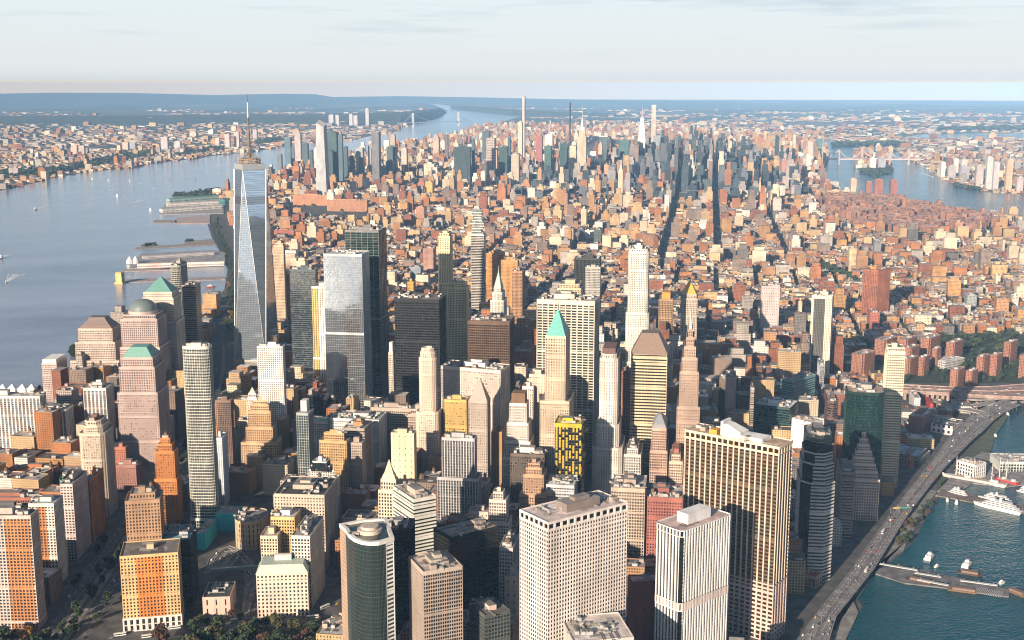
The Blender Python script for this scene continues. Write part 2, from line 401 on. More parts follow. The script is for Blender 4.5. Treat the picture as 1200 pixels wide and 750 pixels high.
def B(label, name, cat, xl, xc, xr, y, f, h=None, yb=None, th=29.0, yl=None, yr=None, dl=None, dr=None, shape='rect', r=6, low=(), top=(), roof=(.3, .28, .26), roofn=4, tank=0,
      key=None, group=None, pent=True, skip=(), lowf=None, hat=None, pcol=None, maxd=52):
    C, th, er, el, w, d, h = frame_of(xl, xc, xr, y, h, yb, th, yl, yr, dl, dr)
    if not (3 < w < 260): w = min(max(abs(w), 12), 60)
    if not (3 < d < 260): d = min(max(abs(d), 12), 60)
    view = (C - CAM)[:2] / np.linalg.norm((C - CAM)[:2])          # a flank seen almost edge-on says little about its length
    if not dr and (abs(er[:2] @ view) > .93 or maxd < 50): w = min(w, maxd)
    if not dl and abs(el[:2] @ view) > .93: d = min(d, maxd)
    cen = C + er * w / 2 + el * d / 2
    INFO.append((label[:50], round(w), round(d), round(h), [int(x) for x in cen[:2]], proj(np.array([C[0], C[1], 0])).round(0).tolist()))
    # local x axis = er, local y axis = el (90 degrees anticlockwise)
    rz = math.atan2(er[1], er[0])
    root = thing(name, label, cat, (cen[0], cen[1], 0), rz, group)
    rr = random.Random(sum(map(ord, label)) + int(xl))
    W, G, Rf = MB(), MB(), MB(); OTHER = {}
    sh = lambda grow: shape_poly(shape, w + 2 * grow, d + 2 * grow, r)
    zb = 0.0
    FOOT.append((cen[0], cen[1], math.hypot(w, d) / 2 * .88, th, w, d))
    def tier(poly, z0, z1, deck_=True, ff=f):
        if ff['kind'] == 'plain': W.prism(poly, z0, z1, 0, None, False)
        else: facade(W if ff is f else OTHER.setdefault(id(ff), (MB(), ff))[0], G, poly, z0, z1, ff, skip)
        if deck_: deck(W, Rf, poly, z1)
    for li, (lz, grow) in enumerate(low):                   # wider lower storeys
        tier(sh(grow), zb, lz, grow > .3, (lowf[li] if isinstance(lowf, list) else lowf) or f); zb = lz - (1.0 if grow > .3 else 0)
    if hat: tier(sh(0), zb, h - hat[0], False); tier(sh(.12), h - hat[0], h, True, hat[1])
    else: tier(sh(0), zb, h)
    cw, cdp, cz = w, d, h
    flat = True
    crown = MB(); cmats = [wallm(f['wall'])]; spire = MB()
    for t in top:
        if t[0] == 'step':                                  # narrower storeys above: height, shrink per side
            cw -= 2 * t[2]; cdp -= 2 * t[2]; tier(shape_poly(shape, cw, cdp, r), cz - 1, cz + t[1]); cz += t[1]
        elif t[0] == 'pyr':                                 # pyramid: height, colour, inset, remaining fraction
            ins = t[3] if len(t) > 3 else 0; fr = t[4] if len(t) > 4 else .03
            cmats.append(plain(t[2], .55, .0, 'roof_metal')); mi = len(cmats) - 1
            p = shape_poly(shape, cw - 2 * ins, cdp - 2 * ins, r); p2 = [(x * fr, y_ * fr) for x, y_ in p]
            crown.prism(p, cz - .5, cz + t[1], mi, None, True, False, p2)
            cz += t[1]; cw = (cw - 2 * ins) * fr; cdp = (cdp - 2 * ins) * fr; flat = False
        elif t[0] == 'dome':
            cmats.append(plain(t[2], .45, .0, 'dome_metal')); mi = len(cmats) - 1; R0 = min(cw, cdp) / 2 * t[3]; crown.cone(0, 0, cz - 1, cz + t[4], R0 * 1.05, R0 * 1.05, 32, 0)
            for k in range(8):
                a0, a1 = math.pi / 2 * k / 8, math.pi / 2 * (k + 1) / 8
                crown.cone(0, 0, cz + t[4] + t[1] * math.sin(a0), cz + t[4] + t[1] * math.sin(a1), R0 * math.cos(a0), max(R0 * math.cos(a1), .05), 32, mi)
            flat = False
        elif t[0] == 'spire':
            spire.cone(0, 0, cz - .5, cz + t[1], t[2], .15, 10, 0); flat = False
        elif t[0] == 'box':                                 # plain block on the roof: height, fraction w, fraction d, colour, fx, fy
            cmats.append(wallm(t[4])); mi = len(cmats) - 1; bx, by = cw * t[2] / 2, cdp * t[3] / 2
            ox, oy = (t[5] * cw, t[6] * cdp) if len(t) > 5 else (0, 0)
            crown.box(ox - bx, ox + bx, oy - by, oy + by, cz - 1, cz + t[1], mi); flat = False
    mats = [wallm(f['wall']) if f['kind'] != 'plain' else facadem(f['wall'], f['g'], f['bay'], f['fl'], f.get('wf', .5), f.get('hf', .52)), wallm(f['sp']), wallm(f['stripe'][3]) if f['stripe'] else wallm(f['wall'])]
    W.build('wall', mats, root)
    for Wo, ff in OTHER.values(): Wo.build({'bands': 'banded_wall', 'solid': 'roof_frame'}.get(ff['kind'], 'slotted_wall'), [wallm(ff['wall']), wallm(ff['sp']), wallm(ff['wall'])], root)
    G.build('glazing', [glassm(f['g'], f['bay'] if f['kind'] != 'glass' else f['bay'], f['fl'])], root)
    roof_o = Rf.build('roof', [roofm(roof), roofm(tuple(c * .5 for c in roof)), roofm(tuple(min(.75, c * 1.5 + .04) for c in roof))], root)
    crown.build('crown', cmats, root); spire.build('spire', [plain((.5, .48, .45), .4, .5)], root)
    if flat or roofn < 0: clutter(roof_o or root, -cw / 2 + 1.5, cw / 2 - 1.5, -cdp / 2 + 1.5, cdp / 2 - 1.5, cz - 1, rr, round(abs(roofn) * 2.3), tank, pcol or tuple(x * .9 for x in f['wall']), pent)
    if key: uv_ = proj(np.array([cen[0], cen[1], h * .6])); MARK.append((key, uv_[0], uv_[1], cen[0], cen[1]))
    return root, w, d, h

# ------------------------------------------------------------------ ground, water, air
def px(*pts, z=0.0): return [tuple(un(u, v, z)[:2]) for u, v in pts]
W_SHORE = [(-127, -500), (-330, -250), (-447, -56), (-506, 56), (-439, 555), (-400, 800), (-321, 1222), (-295, 1421), (-120, 1455)] + \
    px((263, 340), (267, 316), (257, 294), (248.5, 279), (243, 262), (249, 245), (262, 232), (300, 216), (345, 205), (398, 191), (455, 178), (520, 166), (564, 150), (590, 142.5), (608, 137), (590, 131), (575, 128), (550, 126), (517, 122.5), (503, 121))
NJ_SHORE = px((505, 121.8), (519, 127), (523, 132), (518, 137), (503, 141), (487, 145.5), (470, 149.5), (465, 154), (447, 158.5), (435, 159.5), (403, 165.5), (365, 167.5), (320, 174), (300, 177.5), (247, 183), (233, 186), (173, 192),
    (163, 197), (113, 200), (60, 209), (43, 214), (0, 224)) + [(-1020, 4442), (-1260, 3220), (-1750, 2443), (-1850, 1277), (-2500, 750), (-6200, -300), (-9000, -4000), (-10000, -9000)]  # southern points pushed west so unseen water glints into the mirror-glass tower
E_SHORE = [(84, -478), (295, -430)] + px((988.7, 750), (1011, 712), (1005, 702), (1027, 671), (1057, 649), (1072, 633), (1095, 588), (1103, 575), (1132, 547), (1160, 532), (1158, 520), (1163, 508), (1172, 490), (1185, 474), (1200, 467)) + \
    [(1814, 555), (2995, 666), (3248, 999), (3459, 2221)] + px((1200, 260), (1100, 249), (1000, 236), (975, 222), (958, 209), (966, 192), (970, 180), (967, 171))
Q_SHORE = px((1015, 170.6), (1052, 178), (1055, 183), (1070, 191), (1082, 194.5), (1093, 203), (1110, 212.5), (1128, 219), (1162, 226), (1200, 228)) + [(4500, 2900), (4100, 1500), (3900, 700), (2800, -150), (1700, -800), (900, -2200), (200, -5000), (1500, -9000)]
WATER = NJ_SHORE + Q_SHORE[::-1] + E_SHORE[::-1] + W_SHORE
MANH = E_SHORE + px((930, 166), (905, 160), (800, 150), (700, 143), (640, 139)) + px((608, 137), (590, 142.5), (564, 150), (520, 166), (455, 178), (398, 191), (345, 205), (300, 216), (262, 232), (249, 245), (243, 262), (248.5, 279), (257, 294), (267, 316), (263, 340)) + \
    [(-120, 1455), (-295, 1421), (-321, 1222), (-400, 800), (-439, 555), (-506, 56), (-447, -56), (-330, -250), (-127, -500)]
ROOSE = px((1027, 208.6), (1010, 200), (1006, 192), (999, 184), (1010, 178), (1035, 175.5), (1044, 178), (1042, 186), (1046, 193), (1042, 200))
FARW = px((1056, 161), (1085, 157), (1100, 158), (1140, 156), (1175, 156), (1260, 155), (1260, 162.5), (1175, 163), (1120, 162), (1090, 163))
HARLEM = px((930, 162.5), (955, 162), (970, 164), (1010, 168), (1040, 170), (1056, 172), (1056, 174), (1010, 171.2), (968, 171), (935, 165.5))

def inside(poly, X, Y):
    X = np.asarray(X, float); Y = np.asarray(Y, float); c = np.zeros(X.shape, bool); n = len(poly)
    for i in range(n):
        x0, y0 = poly[i][:2]; x1, y1 = poly[(i + 1) % n][:2]
        k = ((y0 > Y) != (y1 > Y))
        if y1 != y0: c ^= k & (X < (x1 - x0) * (Y - y0) / (y1 - y0) + x0)
    return c

def ground():
    m, nt, b = _new('city_ground')
    g = nt.nodes.new('ShaderNodeNewGeometry'); pos = g.outputs['Position']
    big = noise(nt, .00045, 5, pos, .6); mid = noise(nt, .004, 5, pos, .65); fine = noise(nt, .06, 3, pos)
    dist = nt.nodes.new('ShaderNodeVectorMath'); dist.operation = 'DISTANCE'; dist.inputs[1].default_value = (600, 2500, 0); nt.links.new(pos, dist.inputs[0])
    far = ramp(nt, dist.outputs['Value'], 7000, 13000, 0, 1)
    street = mixc(nt, ramp(nt, fine, .35, .65, 0, 1), (.055, .055, .058), (.115, .11, .105))
    green = mixc(nt, ramp(nt, mid, .35, .65, 0, 1), (.022, .042, .025), (.06, .075, .045))
    vor = nt.nodes.new('ShaderNodeTexVoronoi'); vor.inputs['Scale'].default_value = .012; nt.links.new(pos, vor.inputs['Vector'])
    town = mixc(nt, ramp(nt, vor.outputs['Distance'], .1, .5, 0, 1), (.34, .30, .27), (.10, .10, .09))
    farc = mixc(nt, ramp(nt, big, .42, .55, 0, 1), town, green)
    farc = mixc(nt, ramp(nt, mid, .5, .62, 0, .8), farc, green)
    nt.links.new(mixc(nt, far, street, farc), b.inputs['Base Color']); b.inputs['Roughness'].default_value = .95
    bm = MB(); n = 96; R = 44000.0
    bm.ngon([(600 + R * math.cos(2 * math.pi * i / n), 800 + R * math.sin(2 * math.pi * i / n), 0) for i in range(n)])
    tag(bm.build('ground', [m]), kind='structure')
ground()
def watermat():
    m, nt, b = _new('river_water')
    g = nt.nodes.new('ShaderNodeNewGeometry'); pos = g.outputs['Position']
    big = noise(nt, 1.0, 5, pos, .62, (.0011, .0032, .002))
    # the sheltered east side is greener, the western river paler, with missing sky reflection painted in; both mottled by currents
    sp = nt.nodes.new('ShaderNodeSeparateXYZ'); nt.links.new(pos, sp.inputs[0])
    side = ramp(nt, mth(nt, 'SUBTRACT', sp.outputs[0], mth(nt, 'MULTIPLY', sp.outputs[1], .3)), -200, 500, 0, 1)
    c = mixc(nt, side, (.225, .265, .345), (.001, .062, .084))
    c = mixc(nt, 1.0, c, ramp(nt, big, .3, .7, .7, 1.4), 'MULTIPLY')
    nt.links.new(c, b.inputs['Base Color']); b.inputs['Roughness'].default_value = .10; b.inputs['IOR'].default_value = 1.33
    w1 = noise(nt, 1.0, 4, pos, .6, (.035, .06, .05)); w2 = noise(nt, 1.0, 3, pos, .6, (.16, .22, .2))
    bp = nt.nodes.new('ShaderNodeBump'); bp.inputs['Distance'].default_value = 1.7; nt.links.new(mth(nt, 'MULTIPLY', ramp(nt, side, 0, 1, .34, 1.0), ramp(nt, big, .35, .65, .6, 1.3)), bp.inputs['Strength'])
    nt.links.new(mth(nt, 'ADD', w1, mth(nt, 'MULTIPLY', w2, .8)), bp.inputs['Height']); nt.links.new(bp.outputs[0], b.inputs['Normal'])
    return m
WM = watermat()
for nm, poly in (('river_water', WATER), ('bay_water', FARW), ('channel_water', HARLEM)):
    bm = MB(); bm.ngon([(p[0], p[1], .6) for p in poly]); o = bm.build(nm, [WM]); tag(o, kind='structure')
bm = MB(); bm.prism(ROOSE, .2, 2.5, 0); tag(bm.build('river_island', [roofm((.09, .11, .07))]), kind='structure')
def hills():
    m, nt, b = _new('wooded_hill'); f = noise(nt, .004, 6)
    nt.links.new(mixc(nt, ramp(nt, f, .35, .65, 0, 1), (.018, .04, .026), (.06, .07, .045)), b.inputs['Base Color']); b.inputs['Roughness'].default_value = 1
    def ridge(pts, name, depth, seed):
        # pts: (u, v of the foot, height); a rounded range with its long axis along the points
        r = random.Random(seed); mb = MB(); rows = []
        for u, v, h in pts:
            p = un(u, v, 0); d = (p - CAM); d[2] = 0; d /= np.linalg.norm(d)
            rows.append([tuple(p + d * depth * k + np.array([0, 0, hh * h * r.uniform(.92, 1.06)])) for k, hh in ((0, -.02), (.08, .45), (.25, .86), (.5, 1), (.8, .8), (1, -.02))])
        for a, c in zip(rows, rows[1:]):
            for k in range(5): mb.quad(a[k], c[k], c[k + 1], a[k + 1], 0)
        o = mb.build(name, [m]); o.data.polygons.foreach_set('use_smooth', [True] * len(o.data.polygons)); tag(o, kind='structure')
    # cliff-edged plateau along the west bank
    P = [(-60, 147, 70), (60, 146, 78), (180, 145, 72), (300, 145, 80), (340, 146, 95), (390, 146, 110), (440, 146.5, 130), (470, 147, 140), (490, 144, 145), (505, 140.5, 140), (514, 137.5, 120), (519, 134, 70), (521, 132.5, 10)]
    ridge(P, 'hills', 3500, 1)
    ridge([(-80, 123, 260), (60, 122.5, 300), (150, 122.5, 280), (250, 122.5, 250), (330, 122.5, 270), (370, 122.5, 240), (400, 122.5, 120), (440, 122.5, 60)], 'hills', 7000, 2)
    ridge([(380, 121, 150), (470, 120.5, 180), (560, 121, 150), (640, 122, 110), (720, 123, 90), (800, 123, 60), (880, 123, 20)], 'hills', 6000, 3)
    ridge([(528, 128, 60), (560, 131, 85), (600, 135, 75), (640, 136, 60), (690, 137, 40), (740, 138, 10)], 'hills', 2500, 4)
hills()
def haze():
    m = bpy.data.materials.new('haze'); m.use_nodes = True; nt = m.node_tree; nt.nodes.clear()
    o = nt.nodes.new('ShaderNodeOutputMaterial'); v = nt.nodes.new('ShaderNodeVolumePrincipled')
    v.inputs['Color'].default_value = (.30, .58, 1.0, 1); v.inputs['Density'].default_value = 2.1e-5; v.inputs['Anisotropy'].default_value = -.35
    nt.links.new(v.outputs[0], o.inputs['Volume'])
    mb = MB(); R = 46000.0; mb.box(600 - R, 600 + R, 800 - R, 800 + R, -1.0, 600.0, 0, None, True)
    tag(mb.build('haze', [m]), kind='stuff')
haze()

# ------------------------------------------------------------------ colours
CREAM, TAN, ORNG, RED, PINK, WHITE, GREY, BROWN, BLACK = (.60, .51, .40), (.46, .36, .26), (.46, .20, .08), (.28, .10, .065), (.52, .41, .36), (.74, .71, .66), (.40, .39, .38), (.17, .10, .065), (.02, .022, .024)
GOLDB, LGREY, DGREY, CONC = (.52, .35, .15), (.56, .55, .53), (.16, .16, .165), (.44, .41, .38)
T_, AP, OF = 'office_tower', 'apartment_tower', 'office tower'
def b(*a, **k): return B(*a, **k)

# ------------------------------------------------------------------ the waterfront blocks on the left
b('pale apartment tower with a broad orange brick stripe, beside the corner park', AP, 'apartment tower', -42, 36, 45, 604, F((.50, .42, .38), bay=3.6, fl=3.5, pw=.34, sh=.40, stripe=(3, .58, .97, ORNG)), yb=737, th=20, key='stripe-fronted apartment tower', roof=(.1, .12, .12), roofn=3, low=((9, .6),))
b('slim apartment tower, orange stripe between two white window columns and a blue-grey roof', AP, 'apartment tower', 33, 63, 73.5, 590, F((.66, .60, .54), bay=3.6, fl=3.5, pw=.38, sh=.4, stripe=(3, .35, .66, ORNG)), yb=686, th=20, roof=(.30, .42, .50), roofn=3)
b('pinkish slab of flats with a long black shaded flank, behind the orange striped tower', AP, 'apartment tower', 70, 85, 102, 567, F((.55, .44, .42), bay=3.5, fl=3.5, pw=.35, sh=.45), yb=656, th=20, roof=(.12, .13, .13))
b('narrow orange-edged dark slab at the head of the sunken park avenue', AP, 'apartment tower', 97, 105, 121.5, 563, F(ORNG, bay=3.4, fl=3.5, pw=.4, sh=.4), yb=636, th=20, roof=(.12, .13, .13))
b('cream apartment tower crowned by a red brick octagon pavilion', AP, 'apartment tower', 91, 121.5, 134, 508, F((.60, .50, .40), bay=3.4, fl=3.5, pw=.42, sh=.42, stripe=(3, .38, .66, (.42, .16, .07))), yb=607, th=20, shape='chamfer', r=5, top=(('step', 9, 4), ('step', 6, 2.5)), key='brick-crowned apartment tower', pcol=RED)
RIB = F((.66, .62, .60), 'ribs', bay=5.5, fl=2.9, pw=.34, sh=.45, pd=1.0, sp=(.34, .31, .30))
b('long white ribbed residential slab on the river side, widest of the ribbed three', 'residential_slab', 'apartment block', -75, 46.5, 57, 464, RIB, yb=536, th=20, roof=(.4, .38, .36), roofn=6, maxd=26)
b('lower white ribbed residential slab stepping down from the widest ribbed block', 'residential_slab', 'apartment block', 46, 77, 86, 480, RIB, yb=540, th=20, roof=(.42, .40, .38), roofn=4)
b('white ribbed residential tower rising behind the brick-crowned tower', 'residential_slab', 'apartment block', 97, 124, 133, 455, RIB, h=104, th=20, roof=(.42, .40, .38), roofn=4)
BR = F((.40, .15, .07), bay=3, fl=3.1, pw=.40, sh=.344)
b('row of low orange-red brick flats with a corner turret below the ribbed slabs', 'brick_apartment_block', 'apartment block', 10, 64, 69, 549, BR, yb=574, th=20, roof=(.25, .16, .13), roofn=4, tank=1)
b('red brick flats cut by the frame edge, next to the turreted brick row', 'brick_apartment_block', 'apartment block', -40, 9, 12, 551, F((.33, .11, .06), bay=3, fl=3.1, pw=.40, sh=.344), yb=578, th=20, roof=(.22, .18, .16), roofn=3)
b('flat maroon roofed brick block in front of the turreted brick row', 'brick_apartment_block', 'apartment block', -30, 40, 52, 583, F((.30, .12, .08), bay=3, fl=3.1, pw=.40, sh=.344), h=42, th=20, roof=(.30, .22, .20), roofn=7)
b('dark low block with green-black roofs behind the stripe-fronted tower', 'apartment_block', 'apartment block', -20, 26, 34, 596, F((.10, .11, .11), bay=3, fl=3.1, pw=.4, sh=.4), h=60, th=20, roof=(.06, .09, .09), roofn=5)
b('oval green glass building with a stepped rim', 'oval_building', 'office building', 65, 80, 95, 563, F((.12, .22, .20), 'bands', 'green', bay=3, fl=3.6, sh=.35), h=38, th=20, shape='oval', roof=(.2, .26, .25), top=(('step', 4, 4),), pent=False)
b('tall piece of red brick flats between the ribbed tower and the pink granite tower', 'brick_apartment_block', 'apartment block', 134, 147, 150.5, 524, F((.40, .15, .10), bay=3, fl=3.1, pw=.5, sh=.45), yb=573, th=20, roofn=2, tank=1)
b('lower pinkish brick flats below the pink granite tower', 'brick_apartment_block', 'apartment block', 136, 161, 166, 545, F((.36, .18, .15), bay=3, fl=3.1, pw=.45, sh=.45), yb=576, th=20, roofn=3)
b('slender bright orange brick tower with a set back crown', 'brick_tower', OF, 181, 204, 209, 529, F((.52, .20, .06), bay=3.2, fl=3.4, pw=.40, sh=.344), h=98, th=20, low=((62, 2),), top=(('step', 9, 3.5), ('step', 7, 3)), key='orange brick tower', roofn=2, pent=False, tank=1)
b('tall slim glass apartment tower with rounded corners and white floor lines, open crown', AP, 'apartment tower', 212, 245, 250, 406, F((.56, .57, .51), 'grid', 'dark', bay=3.0, fl=3.8, pw=.14, sh=.24, pd=.45), h=237, th=22, shape='round', r=7, roof=(.5, .48, .46), roofn=3, key='rounded glass apartment tower', low=((12, 1),))
b('slim white and pale blue slab just east of the rounded glass apartment tower', AP, 'apartment tower', 252, 260, 266, 513, F((.62, .68, .74), 'grid', 'blue', bay=2.6, fl=3, pw=.45, sh=.45), yb=594, th=22)
b('brown hotel tower framed by two orange brick ribs', 'hotel_tower', 'hotel', 252, 270, 273, 469, F((.20, .13, .10), 'ribs', bay=2.4, fl=3, pw=.3, stripe=(3, .0, .12, ORNG)), h=120, th=24, roof=(.4, .3, .25), key='brown hotel tower')
# world of the granite towers with geometric tops
PG = F((.50, .38, .35), 'grid', bay=3.4, fl=3.9, pw=.38, sh=.36, g='dark')
PGL = F((.52, .42, .37), 'grid', bay=3.0, fl=3.9, pw=.40, sh=.46)
b('pink granite tower with square windows and a cut off green copper hip roof', T_, OF, 139, 181, 199, 430, PG, h=150, th=20, low=((112, 3.5),), top=(('step', 14, 3), ('pyr', 13, (.16, .34, .30), 1.5, .55)), key='green hip roofed granite tower')
b('granite tower capped by a grey copper dome', T_, OF, 141, 184, 190.5, 374, PG, h=168, th=20, dr=58, low=((120, 3),), top=(('step', 7, 3.5), ('dome', 19, (.15, .19, .19), .92, 4)), key='domed granite tower')
b('tallest granite tower of the riverside group, with a teal pyramid roof', T_, OF, 166, 203, 217, 349, F((.58, .48, .40), 'grid', 'pale', bay=3.0, fl=3.9, pw=.42, sh=.5), h=192, th=20, low=((150, 3.5),), top=(('step', 10, 2.5), ('pyr', 24, (.13, .29, .26), 1.5, .03)), key='pyramid topped granite tower')
b('granite tower with stair-stepped shoulders and a dark ziggurat top', T_, OF, 91, 131.5, 141, 385, PGL, h=128, th=20, low=((72, 13), (104, 5)), top=(('pyr', 6, (.20, .14, .12), 1, .82), ('pyr', 6, (.17, .12, .11), 1, .8), ('pyr', 6, (.15, .11, .10), 1, .78)), key='ziggurat topped granite tower')
b('pink block with a rounded white roof and a long dark flank at the water\'s edge', 'office_block', 'office building', 48.5, 66, 91, 425.5, F((.50, .40, .37), 'grid', bay=2.6, fl=3.4, pw=.35, sh=.5), h=72, th=20, roof=(.75, .75, .76), key='white roofed waterside block', top=(('box', 6, .92, .92, (.72, .72, .73)),), roofn=2)
b('curved pale tower with a dark green glass flank behind the pyramid roof', T_, OF, 198, 212, 231, 311, F((.34, .33, .30), 'grid', 'green', bay=3, fl=4, pw=.2, sh=.35), h=226, th=20, shape='round', r=9, roof=(.18, .30, .28), roofn=3, low=((180, 2),))
b('brown glass shoulder tower beside the curved green flanked tower', T_, OF, 213, 229, 235, 334, F((.30, .24, .20), 'bands', 'dark', fl=4, sh=.45), h=200, th=20, roofn=2)

# ------------------------------------------------------------------ front row, left of centre
b('broad old office block with cream ends, an orange brick centre and a white arcaded base', 'brick_office_block', 'office building', 140, 208.7, 210.5, 647, F((.60, .40, .20), bay=3.4, fl=3.7, pw=.5, sh=.42, pd=.6, tb=3, stripe=(3, .27, .73, (.55, .20, .05))), yb=735, th=8.5, dr=42, low=((15, .8),), lowf=F((.66, .60, .54), bay=6.2, fl=7, pw=.5, sh=.3, pd=.9, tb=2), roof=(.2, .18, .17), roofn=6, tank=2, key='orange-centred office block', top=(('box', 4, .16, .12, (.6, .45, .3), 0, 0),))
b('weathered brown tower with a water tank and a turreted top behind the orange-centred block', 'brick_office_block', OF, 146, 187, 190, 585, F((.36, .22, .13), bay=3.2, fl=3.7, pw=.5, sh=.42), h=125, th=10, dr=34, roof=(.28, .30, .31), roofn=5, tank=2, key='brown turreted tower', top=(('step', 6, 5),))
b('black glass block with a blue-grey plant roof beside the orange-centred block', 'office_block', 'office building', 189.5, 223, 229, 632, F((.016, .018, .02), 'bands', 'black', fl=3.8, sh=.3), h=78, th=13, dr=52, roof=(.16, .30, .36), roofn=8, pent=False)
b('long grey roofed car park whose inner wall is bright turquoise', 'parking_garage', 'car park', 229, 240, 254, 625, F((.03, .40, .46), 'solid', tb=2), h=22, th=22, roof=(.33, .32, .33), roofn=2, pent=False, maxd=120)
b('rear wing of the car park with a turquoise front', 'parking_garage', 'car park', 252, 277, 278, 602, F((.03, .40, .46), 'solid', tb=2), h=24, th=22, roof=(.33, .32, .33), roofn=2, pent=False, dr=30)
b('round-fronted tan garage above the curving ramps', 'parking_garage', 'car park', 271, 305, 318, 612, F((.48, .36, .24), bay=5, fl=6, pw=.72, sh=.3, pd=.5), yb=645, th=24, shape='round', r=17, roof=(.22, .22, .23), roofn=6, key='round-fronted garage', pent=False)
b('low blank pink ventilation building with an open dark roof between the ramps', 'ventilation_building', 'building', 237, 269.5, 276, 699, F((.55, .39, .33), bay=11, fl=9, pw=.84, sh=.72, pd=.4, tb=3), yb=723, th=16, roof=(.05, .07, .065), roofn=4, pent=False, key='pink ventilation building')
b('cream corner building with arched top windows and a pale green mansard roof', 'mansard_building', 'office building', 300, 360.5, 363.5, 671, F((.66, .55, .46), bay=4.2, fl=4.2, pw=.52, sh=.48, pd=.6, tb=2.5), yb=722, th=16, dr=30, top=(('pyr', 9, (.42, .50, .43), -.6, .80), ('box', 6, .2, .4, (.66, .6, .54), .1, 0)), key='green mansard corner building')
b('white fronted tall block with a long grey shaded flank on the avenue', 'office_block', 'office building', 341, 363, 379, 628, F((.58, .53, .48), bay=3.2, fl=3.8, pw=.38, sh=.342), yb=714, th=25, roof=(.30, .30, .31), roofn=6, tank=1, maxd=80)
b('long beige avenue block with a black flat roof and cut light wells', 'office_block', 'office building', 321, 380, 395, 580, F((.50, .42, .35), bay=3.4, fl=3.8, pw=.52, sh=.5), h=92, th=25, roof=(.05, .05, .05), roofn=7, tank=1, maxd=95, key='black roofed avenue block')
b('thin cream block with orange cornices beside the green mansard building', 'office_block', 'office building', 305, 325, 328, 628, F((.64, .52, .38), bay=3, fl=3.7, pw=.38, sh=.342), h=62, th=22, dr=30, roof=(.55, .5, .45), roofn=3, tank=1)
b('yellow-orange terracotta block with a white roof room below the black roofed block', 'office_block', 'office building', 317, 345, 352, 606, F((.62, .42, .18), bay=3, fl=3.7, pw=.38, sh=.342), h=78, th=24, roof=(.5, .5, .52), roofn=3, tank=1, pcol=(.7, .68, .66))
b('cream tower with a colonnaded stage and a stepped pyramid top over a curved base', 'stone_tower', OF, 443, 466, 470, 575, F((.62, .50, .38), bay=3, fl=3.8, pw=.40, sh=.34), h=116, th=29, low=((78, 9),), top=(('step', 12, 2.5), ('pyr', 5, (.55, .45, .36), 1, .8), ('pyr', 16, (.46, .37, .30), .5, .05)), key='colonnaded pyramid tower')
b('white banded glass block with a pale ribbed roof and rust vents', 'banded_office_block', 'office building', 460, 484.5, 511, 585, F((.64, .62, .57), 'bands', 'green', bay=3, fl=3.9, sh=.52), h=124, yl=569, roof=(.5, .42, .36), roofn=5, low=((58, 8),), key='white banded block', pcol=(.55, .45, .38))
b('black glass slab tucked behind the curved mirror tower', T_, OF, 447, 481, 483.5, 619.5, F((.012, .013, .014), 'glass', 'black', bay=1.6, fl=3.8), h=135, th=24, dr=30, roof=(.07, .07, .075), roofn=4, pcol=(.3, .3, .3), key='black slab')
b('brown tower of thin horizontal bands with a crate-like roof room', 'banded_tower', OF, 478.6, 496, 542, 670, F((.42, .35, .30), 'grid', 'black', bay=2.2, fl=3.6, pw=.12, sh=.36, pd=.5, sp=(.30, .24, .20)), h=136, yr=662.5, roof=(.52, .40, .34), roofn=5, key='brown banded tower', pcol=(.4, .36, .3))
b('black glass tower with a tan roof deck behind the brown banded tower', T_, OF, 523, 529, 584.5, 629.5, F((.010, .012, .012), 'glass', 'black', bay=1.6, fl=3.9), h=122, yr=616, dl=34, roof=(.36, .29, .24), roofn=5, pent=False, key='black glass tower')
b('dark green gridded office block with a pale pink roof room at the bottom edge', 'office_block', 'office building', 549.5, 568.5, 598, 721, F((.08, .09, .085), 'grid', 'green', bay=3.2, fl=3.8, pw=.2, sh=.42), h=82, yr=714.5, roof=(.15, .13, .13), roofn=4, pcol=(.6, .46, .42))
b('plain grey old tower squeezed behind the waffle-fronted tower', 'office_block', OF, 585, 601, 608, 642, F((.42, .40, .38), bay=3, fl=3.7, pw=.40, sh=.344), h=108, th=29, roofn=3, tank=1)
b('beige blank sided block at the foot of the waffle-fronted tower', 'office_block', 'office building', 592, 606, 612, 676, F((.55, .43, .36), bay=6, fl=7, pw=.8, sh=.6), h=84, th=29, roofn=2)
b('silver grey tower of close vertical fins with a black sunken roof', 'finned_tower', OF, 517.5, 556, 559, 514, F((.42, .41, .42), 'ribs', 'dark', bay=3.4, fl=3.7, pw=.32, sh=.28, sp=(.2, .2, .2), pd=.8), h=128, low=((78, 5),), roof=(.05, .05, .055), roofn=5, key='silver finned tower')
b('cream stepped block with a small tower room east of the silver finned tower', 'stone_office_block', 'office building', 573, 593, 596.5, 586, F((.63, .53, .46), bay=3, fl=3.7, pw=.38, sh=.342), h=96, low=((70, 3),), top=(('step', 8, 4),), roofn=2, tank=1)
b('pinkish blank-walled wing below the cream stepped block', 'stone_office_block', 'office building', 549, 572, 575, 600, F((.58, .46, .40), bay=5, fl=4.5, pw=.7, sh=.6), h=78, roofn=3, tank=1)
b('ornate low customs palace of pink stone with a white roof', 'palace', 'civic building', 377.5, 389, 440, 733, F((.60, .43, .36), bay=5, fl=7.5, pw=.5, sh=.4, pd=1.0, tb=3), h=27, th=62, roof=(.66, .62, .6), roofn=4, maxd=50, key='customs palace')

